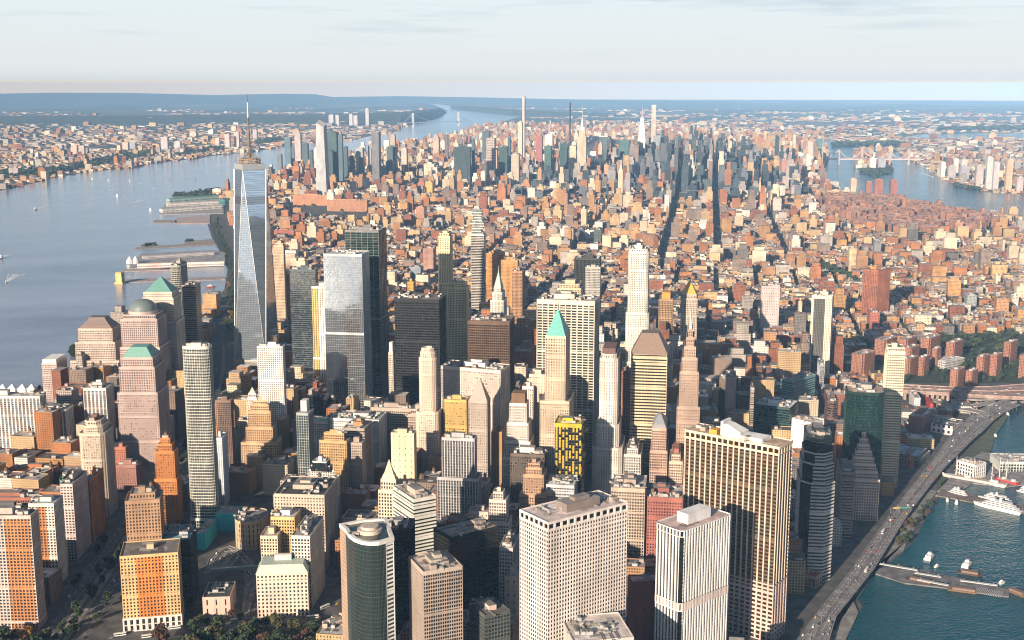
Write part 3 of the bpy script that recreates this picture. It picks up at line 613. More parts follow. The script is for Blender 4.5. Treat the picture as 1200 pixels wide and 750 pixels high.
# ------------------------------------------------------------------ front row, right of centre
root, w_, d_, h_ = b('huge pale tower with a waffle grid of windows and a hat of dark slots', 'waffle_tower', OF, 609, 642.5, 735.5, 612, dict(F((.68, .61, .57), 'grid', 'black', bay=3.1, fl=3.9, pw=.34, sh=.36, pd=.5, tb=.6), belt=False), hat=(8.5, F((.70, .63, .59), 'grid', 'black', bay=7.4, fl=8, pw=.26, sh=.3, pd=1.0, tb=2.4)), h=191, yr=588, roof=(.62, .52, .49), roofn=5, low=(), key='waffle-fronted tower', pcol=(.22, .18, .16))
b('low annexe with a pale roof and chillers at the foot of the waffle-fronted tower', 'office_block', 'office building', 640, 672, 743, 752, F((.58, .52, .48), bay=2.9, fl=3.9, pw=.40, sh=.346), h=95, th=100, roof=(.58, .53, .50), roofn=8, pent=False, tank=0)
b('white tower of thin vertical fins, pale belt, white box on the roof', 'finned_tower', OF, 767, 799.5, 858.5, 623, F((.74, .73, .72), 'ribs', 'black', bay=3.9, fl=3.8, pw=.42, sh=.2, sp=(.05, .05, .055), pd=1.1, tb=.5, bare=(7,)), h=155, yr=602.5, shape='chamfer', r=3.2, hat=(6, F((.74, .73, .72), 'ribs', 'black', bay=3.9, fl=8, pw=.34, sh=.001, pd=1.3, tb=.8)), roof=(.52, .40, .38), roofn=7, low=((76, .0), (84, .25)), lowf=[None, F((.70, .60, .56), 'ribs', 'dark', bay=3.9, fl=8, pw=.72, sh=.1, pd=1.0, tb=.8)], key='white finned tower', pent=False, top=(('box', 9, .45, .4, (.74, .74, .74)),))
b('vast dark bronze tower with cream stone fins and a white folded roof', 'finned_tower', OF, 802.5, 913.5, 929.5, 524, F((.67, .56, .45), 'ribs', 'bronze', bay=6.4, fl=4.0, pw=.2, sh=.42, sp=(.13, .085, .05), pd=1.3, tb=.8), h=207, yl=503, hat=(8.5, F((.72, .58, .41), 'ribs', 'black', bay=6.4, fl=8, pw=.24, sh=.2, pd=1.2, tb=2.6)), low=((62, .15),), lowf=F((.62, .46, .40), 'grid', 'black', bay=6.4, fl=4.6, pw=.28, sh=.4, pd=1.2, tb=1.5), roof=(.52, .37, .25), roofn=7, key='bronze finned tower', pent=False)
b('dark red windowless brick block with a flat pink roof', 'brick_office_block', 'office building', 735.5, 741, 790, 682, F((.25, .06, .04), bay=9, fl=9, pw=.9, sh=.8, tb=2), h=84, yl=674, roof=(.48, .32, .30), roofn=2, pent=False, tank=0)
b('red brick office block with a cream arcaded top storey and a cluttered roof', 'brick_office_block', 'office building', 752.5, 800, 803, 584, F((.30, .11, .09), bay=3.2, fl=3.7, pw=.5, sh=.45, tb=6), yb=660, roof=(.45, .42, .4), roofn=9, tank=1, key='cream-topped red brick block')
b('tan stone block with a heavy cornice between the waffle tower and the red brick block', 'stone_office_block', 'office building', 716, 756, 759.5, 573, F((.44, .35, .28), bay=3.2, fl=3.8, pw=.38, sh=.342, tb=5), h=92, roof=(.5, .46, .44), roofn=7, tank=1)
b('tan tower with stepped shoulders, brown top room', 'stone_tower', OF, 613, 637, 641, 557, F((.44, .27, .17), bay=3, fl=3.7, pw=.40, sh=.344), h=88, low=((64, 4),), top=(('step', 8, 3), ('step', 5, 2.5)), roofn=1, tank=1)
b('orange-brown low block behind the hat of the waffle-fronted tower', 'stone_office_block', 'office building', 629, 647, 650, 578, F((.46, .25, .14), bay=3.2, fl=3.8, pw=.40, sh=.344), h=66, roof=(.4, .28, .2), roofn=3)
b('block with a louvred pale blue and white plant roof', 'office_block', 'office building', 640, 673, 677, 569, F((.44, .44, .46), bay=3.2, fl=3.8, pw=.3, sh=.5), h=76, roof=(.55, .62, .68), roofn=12, pent=False)
b('wide bright slab of white vertical piers, tallest of the cluster, behind the teal pyramid roof', 'slab_tower', OF, 629, 697, 709.6, 353, F((.66, .58, .47), 'ribs', 'dark', bay=8.8, fl=4.0, pw=.17, sh=.36, sp=(.62, .54, .44), pd=1.2, tb=7), h=248, yl=350.5, roof=(.45, .40, .36), roofn=9, key='white pier slab')
b('slender stone tower with a teal copper pyramid and needle', 'stone_tower', OF, 639, 663, 668, 394, F((.60, .47, .35), 'ribs', 'dark', bay=3.2, fl=3.8, pw=.5, sh=.4, pd=.5), h=236, low=((150, 6),), top=(('pyr', 30, (.15, .44, .40), .5, .09), ('spire', 17, 1.2)), key='teal pyramid tower')
b('white stone tower, octagonal, with a dark ringed crown', 'stone_tower', OF, 702.5, 724, 728, 421, F((.70, .62, .56), bay=3.2, fl=3.8, pw=.62, sh=.4), h=206, shape='chamfer', r=5, low=((88, 8), (118, 3)), top=(('step', 6, 2.2), ('box', 7, .86, .86, (.16, .09, .085))), key='white octagonal tower')
b('dark tower of close cream bands with a hipped brown roof', 'banded_tower', OF, 739.5, 782, 794, 419, F((.58, .46, .32), 'grid', 'black', bay=3.6, fl=4.2, pw=.05, sh=.5, pd=.7, tb=3), h=198, low=((60, 3),), top=(('step', 4, 1.0), ('pyr', 26, (.20, .14, .11), -1.5, .46)), key='hip-roofed banded tower')
b('tall brown stone spire tower brightening to a white stepped crown', 'stone_tower', OF, 796.5, 819, 825, 436, F((.40, .29, .23), bay=2.8, fl=3.7, pw=.55, sh=.45), h=196, low=((90, 6), (150, 2.5)), top=(('step', 18, 2.2), ('step', 14, 2.4), ('step', 12, 2.4), ('step', 10, 2.2), ('pyr', 12, (.6, .56, .5), 1, .25), ('spire', 20, 1.4)), key='brown spire tower')
b('black residential block chequered with yellow balcony panels and a yellow roof frame', AP, 'apartment tower', 650, 681.5, 685, 497, F((.03, .03, .03), 'grid', 'black', bay=4.2, fl=3.4, pw=.16, sh=.34, pd=.9, tb=.5), hat=(5, F((.50, .36, .03), 'solid', tb=5)), h=142, roof=(.55, .42, .06), roofn=3, pcol=(.6, .44, .03), key='yellow chequered block')
b('slim pink postmodern tower with a grey peaked cap', 'stone_tower', OF, 764, 781, 784, 502, F((.48, .32, .25), bay=2.8, fl=3.6, pw=.38, sh=.34), h=118, low=((88, 2),), top=(('pyr', 4, (.3, .3, .34), .5, .85), ('pyr', 9, (.28, .31, .36), 0, .25)), key='peaked pink tower')
b('plain red brick tower seen between the white octagonal and the hip-roofed towers', 'brick_tower', OF, 728.5, 739.5, 741, 435, F((.34, .14, .09), bay=3, fl=3.6, pw=.55, sh=.5), h=165, roofn=1, dr=24)
b('white stone tower of many setbacks with a dark brown hooded top', 'stone_tower', OF, 597, 617, 620, 473, F((.68, .61, .56), bay=2.8, fl=3.6, pw=.38, sh=.34), h=146, low=((74, 9), (96, 6), (120, 3)), top=(('box', 13, .8, .8, (.2, .12, .07)),), key='white setback tower')
b('cream shaft directly west of the teal pyramid tower', 'stone_tower', OF, 620, 640, 643, 439, F((.62, .52, .42), bay=4, fl=4, pw=.66, sh=.55), h=165, roofn=2, tank=1)
b('small white terracotta tower between the setback tower and the cream shaft', 'stone_tower', OF, 612, 625, 627.5, 453, F((.70, .63, .57), bay=2.8, fl=3.6, pw=.38, sh=.34), h=150, roofn=1, tank=1)
b('dark brown block with white dishes on its roof, before the white setback tower', 'office_block', 'office building', 598, 638, 641, 533, F((.13, .10, .08), 'ribs', 'dark', bay=3, fl=3.8, pw=.4), h=95, roof=(.06, .06, .06), roofn=7, pcol=(.6, .6, .6))
b('small cream stepped tower touching the bronze finned tower', 'stone_tower', OF, 784, 800, 803, 541, F((.60, .45, .34), bay=2.8, fl=3.6, pw=.38, sh=.34), h=92, top=(('step', 8, 3), ('box', 5, .6, .6, (.3, .12, .09))), roofn=1)
b('grey-white low block at the foot of the white octagonal tower', 'stone_office_block', 'office building', 731, 751, 754, 533, F((.56, .53, .5), bay=3, fl=3.7, pw=.38, sh=.34), h=84, top=(('step', 7, 4),), roofn=3)

# ------------------------------------------------------------------ centre-left cluster
b('white gridded apartment tower with two tan top windows', AP, 'apartment tower', 301, 331, 333.8, 406, F((.74, .71, .68), 'grid', 'dark', bay=3.2, fl=3.2, pw=.42, sh=.4, tb=3), h=176, th=24, roof=(.6, .58, .56), roofn=3, key='white gridded apartment tower')
b('tan tower with a stepped orange-lit crown below the white gridded tower', 'stone_tower', OF, 290, 317, 320, 482, F((.54, .36, .21), bay=3, fl=3.6, pw=.38, sh=.342), h=100, th=24, low=((56, 9), (77, 3)), top=(('step', 9, 3), ('step', 5, 3)), key='tan setback tower', roofn=1, tank=1)
b('small gothic white tower cap behind the tan setback tower', 'stone_tower', OF, 289, 301, 303, 466, F((.66, .63, .6), bay=2.8, fl=3.6, pw=.38, sh=.34), h=118, th=24, top=(('step', 6, 2), ('pyr', 8, (.3, .34, .3), .5, .1)))
b('dark green glass slip with white side fins', 'office_block', OF, 347, 361, 368, 484, F((.30, .32, .33), 'ribs', 'green', bay=3.4, fl=3.7, pw=.22, sh=.2), h=116, top=(('box', 14, .5, .5, (.66, .65, .63), .2, .1),))
b('squat black glass box in front of the gold sided tower', 'office_block', 'office building', 367, 393, 395.5, 466, F((.012, .015, .015), 'glass', 'black', bay=2, fl=4), h=78, roof=(.1, .1, .1), roofn=4)
b('wide pale block with green-grey parapets and a light blue flank', 'stone_office_block', 'office building', 387, 444, 453, 492, F((.55, .56, .54), bay=3.2, fl=3.7, pw=.42, sh=.48), h=96, roof=(.28, .36, .33), roofn=9, tank=1, maxd=60, key='green parapet block')
b('small white block with a copper green roof next to the green parapet block', 'stone_office_block', 'office building', 368, 384, 387, 494, F((.66, .6, .55), bay=3, fl=3.7, pw=.38, sh=.34), h=84, top=(('pyr', 4, (.3, .42, .34), 0, .75),))
b('orange-tan stone block with a stepped top', 'stone_office_block', 'office building', 374, 406, 410, 517, F((.56, .36, .17), bay=3, fl=3.6, pw=.38, sh=.342), h=100, top=(('step', 9, 5),), roofn=2, tank=1, key='orange-tan block')
b('brown-grey block with rust-coloured plant rooms east of the orange-tan block', 'stone_office_block', 'office building', 407, 424, 428.5, 519, F((.38, .30, .25), bay=3, fl=3.6, pw=.45, sh=.48), h=96, roof=(.28, .28, .3), roofn=3)
b('dark banded office block behind the brown-grey block', 'office_block', 'office building', 402, 427, 441, 502, F((.30, .26, .23), 'bands', fl=3.7, sh=.5), h=106, roofn=3, pcol=(.5, .27, .12), maxd=40)
b('cream blank sided block glowing yellow at its foot', 'stone_office_block', 'office building', 458, 485, 488, 508, F((.68, .55, .38), bay=7, fl=8, pw=.86, sh=.8), h=104, roof=(.6, .5, .38), roofn=2, tank=1, key='blank cream block')
b('white terraced block stepping down in front of the orange-tan block', 'stone_office_block', 'office building', 356, 395, 398, 560, F((.72, .68, .64), bay=3, fl=3.6, pw=.38, sh=.342), h=72, top=(('step', 8, 5), ('step', 7, 5), ('step', 6, 3)), roofn=2, tank=1)
b('grey-brown ornate block with a crowded roof', 'stone_office_block', 'office building', 434, 483, 487, 479, F((.42, .34, .29), bay=3.2, fl=3.8, pw=.38, sh=.36, tb=5), h=92, roof=(.35, .34, .33), roofn=12, tank=2, maxd=50)
b('twin-gabled brown stone tower before the ornate block', 'stone_office_block', OF, 478, 496.5, 502, 486, F((.44, .34, .29), bay=3, fl=3.8, pw=.38, sh=.36), h=98, top=(('step', 7, 3),), roofn=2, tank=1)
b('slim cream fluted tower with a stepped faceted crown', 'stone_tower', OF, 490, 509.5, 513, 420, F((.68, .54, .44), 'ribs', 'dark', bay=2.8, fl=3.7, pw=.6, sh=.45, pd=.5), h=186, shape='chamfer', r=4, low=((110, 4),), top=(('step', 8, 1.6), ('step', 5, 1.6)), roofn=1, key='cream fluted tower', pent=False)
b('massive cream block filling its plot, with a white plant house and a planted roof edge', 'stone_office_block', 'office building', 516.5, 586.5, 597.8, 434, F((.66, .56, .50), bay=3.4, fl=3.9, pw=.38, sh=.36, tb=5), h=160, yl=428.5, roof=(.22, .22, .2), roofn=9, key='massive cream block', pcol=(.74, .7, .67))
b('stone tower with a plain grey stone pyramid', 'stone_tower', OF, 549, 571, 574.5, 470, F((.42, .35, .30), bay=3, fl=3.7, pw=.52, sh=.44), h=134, top=(('pyr', 31, (.34, .27, .24), .3, .03),), key='stone pyramid tower')
b('gold-yellow lit office tower in front of the massive cream block', T_, OF, 520, 546.5, 549.5, 469, F((.62, .42, .14), 'ribs', 'dark', bay=3.2, fl=3.8, pw=.4, sh=.4), h=124, roof=(.3, .26, .22), roofn=3, key='gold-yellow tower')
b('thin white balconied apartment sliver beside the black boxy tower', AP, 'apartment tower', 455, 460.5, 462.5, 413, F((.60, .53, .46), bay=2.4, fl=3, pw=.3, sh=.45), h=128, top=(('box', 16, .8, .7, (.74, .72, .7)),), dr=14)
b('low roofed construction hall with a red frame and a blue screen wall', 'construction_hall', 'building', 340, 366.5, 369, 448, F((.30, .10, .10), 'grid', 'blue', bay=7, fl=9, pw=.12, sh=.15), h=44, roof=(.55, .48, .47), roofn=2, pent=False)
b('black boxy steel tower, broad and flat topped', 'black_tower', OF, 462, 514.5, 525, 351, F((.022, .022, .024), 'grid', 'black', bay=4.5, fl=4.1, pw=.12, sh=.42, pd=.6, tb=6), h=224, roof=(.2, .18, .17), roofn=8, pent=False, key='black boxy tower')
b('bronze-brown slab, flat topped, behind the massive cream block', 'bronze_tower', OF, 548, 597, 604.5, 377, F((.13, .08, .055), 'grid', 'bronze', bay=3, fl=3.9, pw=.14, sh=.35, tb=6), h=206, roof=(.24, .2, .17), roofn=6, key='bronze-brown slab', pent=False)
b('tall glass tower with grey cross frames around its top', 'glass_tower', OF, 404, 443.5, 449, 270, F((.20, .20, .20), 'grid', 'green', bay=9, fl=4.2, pw=.07, sh=.10, pd=.6), h=322, low=((176, .8),), roof=(.4, .4, .4), roofn=3, key='framed glass tower', dr=52)
b('smooth mirror glass tower reflecting the bright sky', 'glass_tower', OF, 378.7, 424, 426.5, 298, F((.45, .48, .5), 'glass', 'mirror', bay=3, fl=4, pw=.05, sh=.05), h=296, dr=44, roof=(.5, .5, .5), roofn=4, pent=False, key='mirror glass tower', low=((170, .5),))
b('gold sided tower with a white blank centre and dark corner windows', AP, 'apartment tower', 365, 387.5, 395, 336, F((.72, .66, .58), bay=4.5, fl=3.4, pw=.6, sh=.3, stripe=(3, 0, .36, (.55, .40, .16))), h=205, low=((76, .8),), top=(('box', 5, .5, .4, (.6, .55, .48)),), key='gold sided tower', roofn=3)
b('blue-green glass slab with a pale reflecting panel behind the gold sided tower', 'glass_tower', OF, 339, 369.5, 373, 316, F((.10, .13, .15), 'bands', 'dark', bay=3, fl=4, sh=.25), h=222, roof=(.4, .44, .46), roofn=4, key='blue-green glass slab')
b('slim tan tower with a toothed top behind the tallest spire tower', 'stone_tower', OF, 320, 332, 334, 288, F((.54, .40, .28), bay=2.6, fl=3.4, pw=.5, sh=.4), h=196, top=(('step', 5, 1.5),), roofn=1)
b('orange brick shaft below the slim tan toothed tower', 'brick_tower', OF, 330, 339, 341, 321, F((.48, .22, .1), bay=2.8, fl=3.3, pw=.5, sh=.45), h=128, roofn=1)
b('low teal glass block at the foot of the orange brick shaft', 'glass_block', 'office building', 326, 341, 344, 380, F((.2, .3, .33), 'glass', 'teal', bay=2, fl=4), h=62, roofn=3)
b('pale limestone residential tower with an open loggia top, tallest of its pair', AP, 'apartment tower', 513, 527, 530.5, 277, F((.70, .58, .36), bay=3.2, fl=3.6, pw=.5, sh=.4), h=278, low=((190, .8),), top=(('step', 6, 2),), roofn=1, key='limestone loggia tower')
b('broad pale yellow apartment tower leaning on the limestone loggia tower', AP, 'apartment tower', 525, 546, 550, 337, F((.66, .55, .32), bay=2.8, fl=3.2, pw=.45, sh=.45), h=196, top=(('step', 8, 3),), roofn=2, tank=1)
b('gothic white terracotta tower with a green pinnacled roof', 'stone_tower', OF, 574.5, 590, 594, 352, F((.66, .60, .53), 'ribs', 'dark', bay=2.6, fl=3.6, pw=.5, sh=.4, pd=.5), h=178, top=(('step', 14, 3), ('step', 8, 2.5), ('pyr', 26, (.34, .46, .40), 0, .12), ('spire', 12, 1.2)), key='gothic terracotta tower')
b('bright orange slab beyond the shifting-box tower', 'brick_tower', OF, 570, 590, 592, 297, F((.52, .24, .07), bay=3, fl=3.3, pw=.6, sh=.5), h=135, roofn=2)
b('orange-brown wide shaft beyond the gothic terracotta tower', 'brick_tower', OF, 587, 606.5, 608.5, 305, F((.50, .27, .1), bay=3, fl=3.3, pw=.6, sh=.5), h=140, roofn=2, tank=1)
b('half shaded brown brick shaft east of the orange-brown wide shaft', 'brick_tower', OF, 600, 612, 621.5, 318, F((.42, .24, .13), bay=3, fl=3.3, pw=.40, sh=.344), h=132, roofn=2)
b('rippling pale metal residential tower on a brick base', AP, 'apartment tower', 736.5, 760, 763.5, 295, F((.70, .66, .58), 'grid', 'dark', bay=3.2, fl=3.3, pw=.48, sh=.42, pd=.5), h=262, low=((60, 8), (150, 3)), shape='chamfer', r=4, top=(('step', 4, 1.5),), key='rippling residential tower', roofn=2)
b('wide black federal office slab', 'black_tower', OF, 673, 703, 711, 303, F((.05, .05, .048), 'ribs', 'black', bay=3, fl=3.9, pw=.35, sh=.2), h=176, roof=(.1, .1, .1), roofn=3, key='black federal slab', maxd=40)
b('grey gridded slab standing against the black federal slab', 'slab_tower', OF, 686, 703.5, 706, 313, F((.42, .40, .37), 'grid', bay=2.8, fl=3.7, pw=.35, sh=.4), h=160, roofn=2, dr=18)
b('cream civic building with an arched roof block behind the white pier slab', 'stone_office_block', 'civic building', 653, 681, 684, 338, F((.64, .50, .34), bay=3.2, fl=3.8, pw=.38, sh=.34), h=150, top=(('step', 8, 4), ('box', 6, .5, .5, (.6, .48, .32))), roofn=1)
b('brown tower with an orange-lit plant room beside the rippling tower', 'brick_tower', OF, 772, 788.5, 790.5, 351, F((.38, .24, .13), bay=3, fl=3.6, pw=.38, sh=.342), h=128, top=(('box', 12, .5, .6, (.52, .27, .06)),), roofn=2)
b('grey octagonal court building, low and wide', 'courthouse', 'civic building', 822, 857, 860, 381, F((.40, .39, .38), bay=4, fl=5, pw=.5, sh=.4), h=38, shape='chamfer', r=14, roof=(.3, .3, .3), roofn=5)
b('tall mauve-grey block with small slit windows', 'slab_tower', OF, 861, 893, 895, 335, F((.46, .40, .39), bay=4.2, fl=6, pw=.75, sh=.6), yb=389, roofn=4, key='mauve slit-windowed block', dr=40)
b('court tower with a gold pyramid roof', 'stone_tower', 'civic building', 798, 817.5, 820.5, 350, F((.48, .40, .34), bay=2.8, fl=3.8, pw=.5, sh=.44), h=148, top=(('step', 8, 2), ('pyr', 25, (.62, .38, .07), .5, .03)), key='gold pyramid court tower', low=((40, 14),))
b('white fluted tower with a strip of dark glass floors down its front', 'slab_tower', OF, 942.5, 951.5, 975.5, 346, F((.68, .60, .48), 'ribs', 'dark', bay=3, fl=5, pw=.72, sh=.3, sp=(.5, .46, .4), pd=.8, tb=6, stripe=(0, .12, .68, (.10, .10, .09))), h=163, yr=347.2, roof=(.5, .45, .4), roofn=3, key='white fluted tower')
b('tall red-brown apartment tower with a curved ridged front and brick roof house', AP, 'apartment tower', 1009, 1027, 1046.5, 317, F((.32, .12, .07), 'ribs', 'dark', bay=4.2, fl=2.9, pw=.5, sh=.45, pd=1.0), yb=373, th=70, shape='chamfer', r=9, roof=(.3, .16, .1), roofn=2, key='ridged red-brown tower', pcol=(.5, .24, .1))
b('dark red brick cube with rows of slots, the police building', 'police_building', 'civic building', 871, 905, 907, 392, F((.26, .09, .065), bay=3, fl=3.8, pw=.55, sh=.55, tb=5), yb=418, dr=45, roof=(.1, .1, .1), roofn=5, key='dark red brick cube')

# ------------------------------------------------------------------ right-hand cluster by the elevated road
b('teal glass block with white bands on its near end', 'glass_block', 'office building', 915, 929.6, 956, 446.5, F((.16, .30, .30), 'bands', 'teal', bay=3, fl=3.9, sh=.4), h=84, yr=438.5, roof=(.28, .28, .28), roofn=7, key='teal banded block')
b('dark green glass block with bright white plant rooms on top', 'glass_block', 'office building', 883.5, 926, 936, 478, F((.03, .06, .06), 'bands', 'green', bay=3, fl=3.9, sh=.25), h=74, yl=473, roof=(.7, .69, .72), roofn=8, pcol=(.76, .75, .78))
b('white windowless block with a pinkish roof full of vents', 'office_block', 'office building', 928, 950.5, 964, 495, F((.76, .76, .75), 'solid', tb=2), h=84, yl=489.5, roof=(.52, .41, .37), roofn=6, pent=False)
b('eight sided black glass tower with steps of white bands around its lower floors', 'octagonal_tower', OF, 924, 946, 977, 510, F((.011, .022, .022), 'glass', 'black', bay=1.6, fl=4), h=172, th=118, shape='chamfer', r=11, low=((118, 5), (140, 3.2), (152, 1.6)), lowf=F((.56, .52, .50), 'bands', 'black', fl=4, sh=.5, tb=2, bare=(7,)), roof=(.28, .28, .29), roofn=6, key='black octagonal tower')
b('broad dark green glass tower with a pale roof house', 'octagonal_tower', OF, 984, 993, 1037.5, 459, F((.006, .026, .024), 'glass', 'green', bay=1.6, fl=4), h=166, th=122, shape='chamfer', r=8, roof=(.42, .34, .28), roofn=5, key='broad green glass tower', pcol=(.4, .36, .32))
b('slim cream tower with open crown and white banded balconies', AP, 'apartment tower', 1025.5, 1040, 1051.5, 412, F((.72, .60, .45), 'grid', 'dark', bay=3.2, fl=3.6, pw=.3, sh=.48, pd=.7), h=196, top=(('step', 6, 1.2),), roofn=2, key='slim balconied tower', dl=26, dr=24)
b('cream wedding-cake tower stepping down towards the elevated road', 'stone_tower', OF, 992, 1008, 1017.5, 514, F((.68, .53, .46), bay=3, fl=3.7, pw=.38, sh=.34), h=106, th=118, low=((56, 15), (66, 12.5), (75, 10), (83, 7.5), (91, 5), (99, 2.5)), top=(('step', 8, 2.5),), roofn=1, key='wedding-cake tower', tank=1)
b('plain brown-grey office block between the octagonal and the wedding-cake towers', 'office_block', 'office building', 978, 986, 1002.5, 553, F((.28, .22, .19), 'bands', 'dark', bay=3, fl=3.8, sh=.6), h=88, th=118, roof=(.22, .2, .19), roofn=3)
b('dark brown block with a cluttered round roof before the teal banded block', 'office_block', 'office building', 952, 970, 983, 470, F((.14, .08, .07), 'bands', 'dark', fl=3.8, sh=.4), h=82, shape='chamfer', r=7, roof=(.33, .22, .19), roofn=7)
b('grey gridded slab block behind the white fluted tower\'s foot', 'office_block', 'office building', 945, 961, 966.5, 427, F((.33, .33, .35), 'grid', 'dark', fl=3.7, pw=.2, sh=.4), h=52, roofn=3)
b('low pinkish brick hall with a vaulted roof', 'brick_hall', 'building', 957, 985, 999, 447, F((.40, .25, .2), bay=5, fl=5, pw=.6, sh=.5), h=32, roof=(.52, .4, .36), roofn=5)
b('brown stepped slab with a white roof walk below the white fluted tower', 'office_block', 'office building', 902, 936, 945, 424, F((.2, .12, .1), 'bands', 'dark', fl=4, sh=.6), h=34, roof=(.5, .46, .45), roofn=3)
b('small red brick block next to the brown stepped slab', 'brick_office_block', 'office building', 898, 909, 919, 440, F((.33, .12, .09), bay=3, fl=3.6, pw=.55, sh=.5), h=58, roofn=3)
b('pink and grey slim block at the spire tower\'s east side', 'office_block', 'office building', 842, 851, 863, 442, F((.52, .40, .36), bay=6, fl=7, pw=.85, sh=.7), h=82, roofn=2)
b('grey-brown office slab with a dark recessed roof', 'office_block', 'office building', 859, 880, 884, 457, F((.34, .29, .25), 'bands', 'dark', fl=3.8, sh=.5), h=86, roof=(.06, .08, .09), roofn=2)
b('brown brick double slab of flats behind the grey-brown office slab', 'brick_apartment_block', 'apartment block', 858, 895, 898, 431, F((.26, .19, .17), bay=3, fl=3, pw=.40, sh=.344), h=66, roof=(.4, .38, .37), roofn=6)
b('low dark block west of the dark red brick cube', 'office_block', 'office building', 825, 849, 870, 393, F((.13, .12, .12), bay=3, fl=3.8, pw=.45, sh=.5), h=48, roofn=3, dr=30)

# ------------------------------------------------------------------ towers further uptown: (label, x left, x right, y top, h, facade, style bits)
def M(label, name, x0, x1, y, f, h=None, yb=None, frac=.78, **k):
    th = k.pop('th', 29.0); xm = (x0 + x1) / 2
    phi = math.degrees(YAW + math.atan((xm - 600) / FOC))
    xc = x0 + (x1 - x0) * (frac if phi < th else 1 - frac)
    return B(label, name, k.pop('cat', OF), x0, xc, x1, y, f, h=h, yb=yb, th=th, roofn=k.pop('roofn', 2), **k)
def _mute(c, g): m_ = sum(c) / 3; return tuple(x * .55 + m_ * .45 for x in c) if g in ('teal', 'green') else c
PF = lambda wall, g='dark', bay=3.4, fl=3.6: F(_mute(wall, g), 'plain', g, bay=bay, fl=fl)
BRK = (.36, .15, .09)
for i, (x0, x1, y, c, lab) in enumerate(((643, 656, 268, (.36, .26, .2), 'brown concrete slab, westernmost of a row of four mid-rise slabs'), (661, 675, 268, (.46, .33, .24), 'tan concrete slab, second of a row of four mid-rise slabs'),
        (676.5, 686, 268, (.10, .10, .11), 'black-grey slab, third of a row of four mid-rise slabs'), (696, 707, 269, (.09, .12, .11), 'dark green-grey slab, easternmost of a row of four mid-rise slabs'))):
    M(lab, 'residential_slab', x0, x1, y, PF(c), yb=291, group='row of four slabs')
M('cream slab with an orange brick head among low brick streets', 'brick_tower', 993.5, 1004, 291, PF((.62, .46, .28)), yb=318)
M('black and white slab of flats in the eastern streets', 'apartment_tower', 1023, 1033, 282, PF((.25, .25, .26)), yb=303)
M('white-edged red slab in front of the ridged red-brown tower', 'apartment_tower', 1017, 1031, 366, PF((.40, .13, .10)), yb=388)
M('tan brick block of flats near the eastern river bend', 'apartment_tower', 1158, 1181, 310, PF((.56, .38, .18)), yb=328)
M('brown scaffolded slab next to the tan brick flats', 'apartment_tower', 1147, 1162, 293, PF((.24, .18, .15)), yb=322)
M('orange brick tower by the grassy strip', 'apartment_tower', 1117, 1129, 260, PF((.52, .24, .12)), yb=275)
M('slim white tower near the eastern river bend', 'apartment_tower', 1185, 1194, 346, PF((.68, .6, .52)), yb=364)
M('grey and teal glass hotel among low roofs', 'hotel_tower', 1130, 1145, 346, PF((.28, .32, .34), 'teal'), yb=363)
M('bright cream pyramid-topped apartment house in the village', 'apartment_tower', 648, 661, 246, PF((.6, .42, .24)), yb=268, top=(('step', 14, 5), ('pyr', 10, (.4, .25, .15), 0, .2)))
M('narrow cream shaft just east of the pyramid-topped apartment house', 'apartment_tower', 681, 689, 245, PF((.62, .5, .34)), yb=268)
M('orange-yellow square tower north of the row of four slabs', 'apartment_tower', 740, 757, 243, PF((.56, .38, .18)), yb=262, top=(('step', 16, 6),))
M('golden tower with stepped shoulders in the western streets', 'apartment_tower', 498, 509, 213, PF((.62, .42, .14)), h=85, low=((30, 9),))
M('long brick warehouse, reddish, of full block length', 'brick_warehouse', 383, 432, 235, PF((.44, .22, .12)), h=50, frac=.96, cat='warehouse')
M('second long brick warehouse west of the full block one', 'brick_warehouse', 343, 385, 229, PF((.50, .24, .13)), h=48, frac=.96, cat='warehouse')
M('red brick block with a flat roof north of the tallest spire tower', 'brick_warehouse', 321, 346, 270, PF((.42, .14, .09)), yb=280, frac=.95, cat='warehouse')
M('brown brick tower alone above low western roofs', 'brick_tower', 487, 500, 243, PF((.44, .24, .16)), yb=268)
M('pinkish square tower with a dark cap near the western streets', 'brick_tower', 496, 511, 291, PF((.42, .24, .19)), yb=322)
M('glassy blue-grey block near the pinkish square tower', 'glass_block', 481, 496, 313, PF((.26, .30, .34), 'blue'), yb=328)
M('orange block glowing at the western foot of the black boxy tower', 'brick_office_block', 476, 487, 330, PF((.58, .33, .06)), yb=350)
# western yards
for i_, (x0, x1, y, h_, c_, g_) in enumerate(((402.5, 408, 172, 215, (.06, .10, .13), 'blue'), (409, 415.5, 183, 165, (.10, .13, .16), 'blue'), (362.5, 367, 176, 200, (.05, .10, .12), 'teal'), (341.5, 345, 172, 190, (.12, .15, .18), 'blue'), (324, 331, 181, 150, (.16, .18, .2), 'blue'), (384, 391, 176, 210, (.04, .08, .10), 'teal'), (420, 426, 185, 150, (.22, .22, .24), 'blue'))):
    M('dark glass high-rise of the western yards, ' + ('just east of the wide dark teal tower', 'lower, before the pale white-capped tower', 'wedged behind the white faceted tower', 'slim, between cylinder and pinkish tower', 'low, westernmost by the river', 'in front of the wide dark teal tower', 'grey, below the pale white-capped tower')[i_], 'glass_tower', x0, x1, y, PF(c_, g_), h=h_, group='dark glass high-rises of the western yards')
M('dark teal glass cylinder by the western river, westernmost of the yards towers', 'glass_tower', 333, 342, 161, PF((.10, .16, .2), 'blue'), h=225)
M('pinkish slender tower beside the dark teal cylinder', 'glass_tower', 345, 353.5, 156, PF((.5, .42, .42)), h=240)
M('dark teal slab east of the pinkish slender tower', 'glass_tower', 354, 362, 168, PF((.05, .12, .14), 'teal'), h=195)
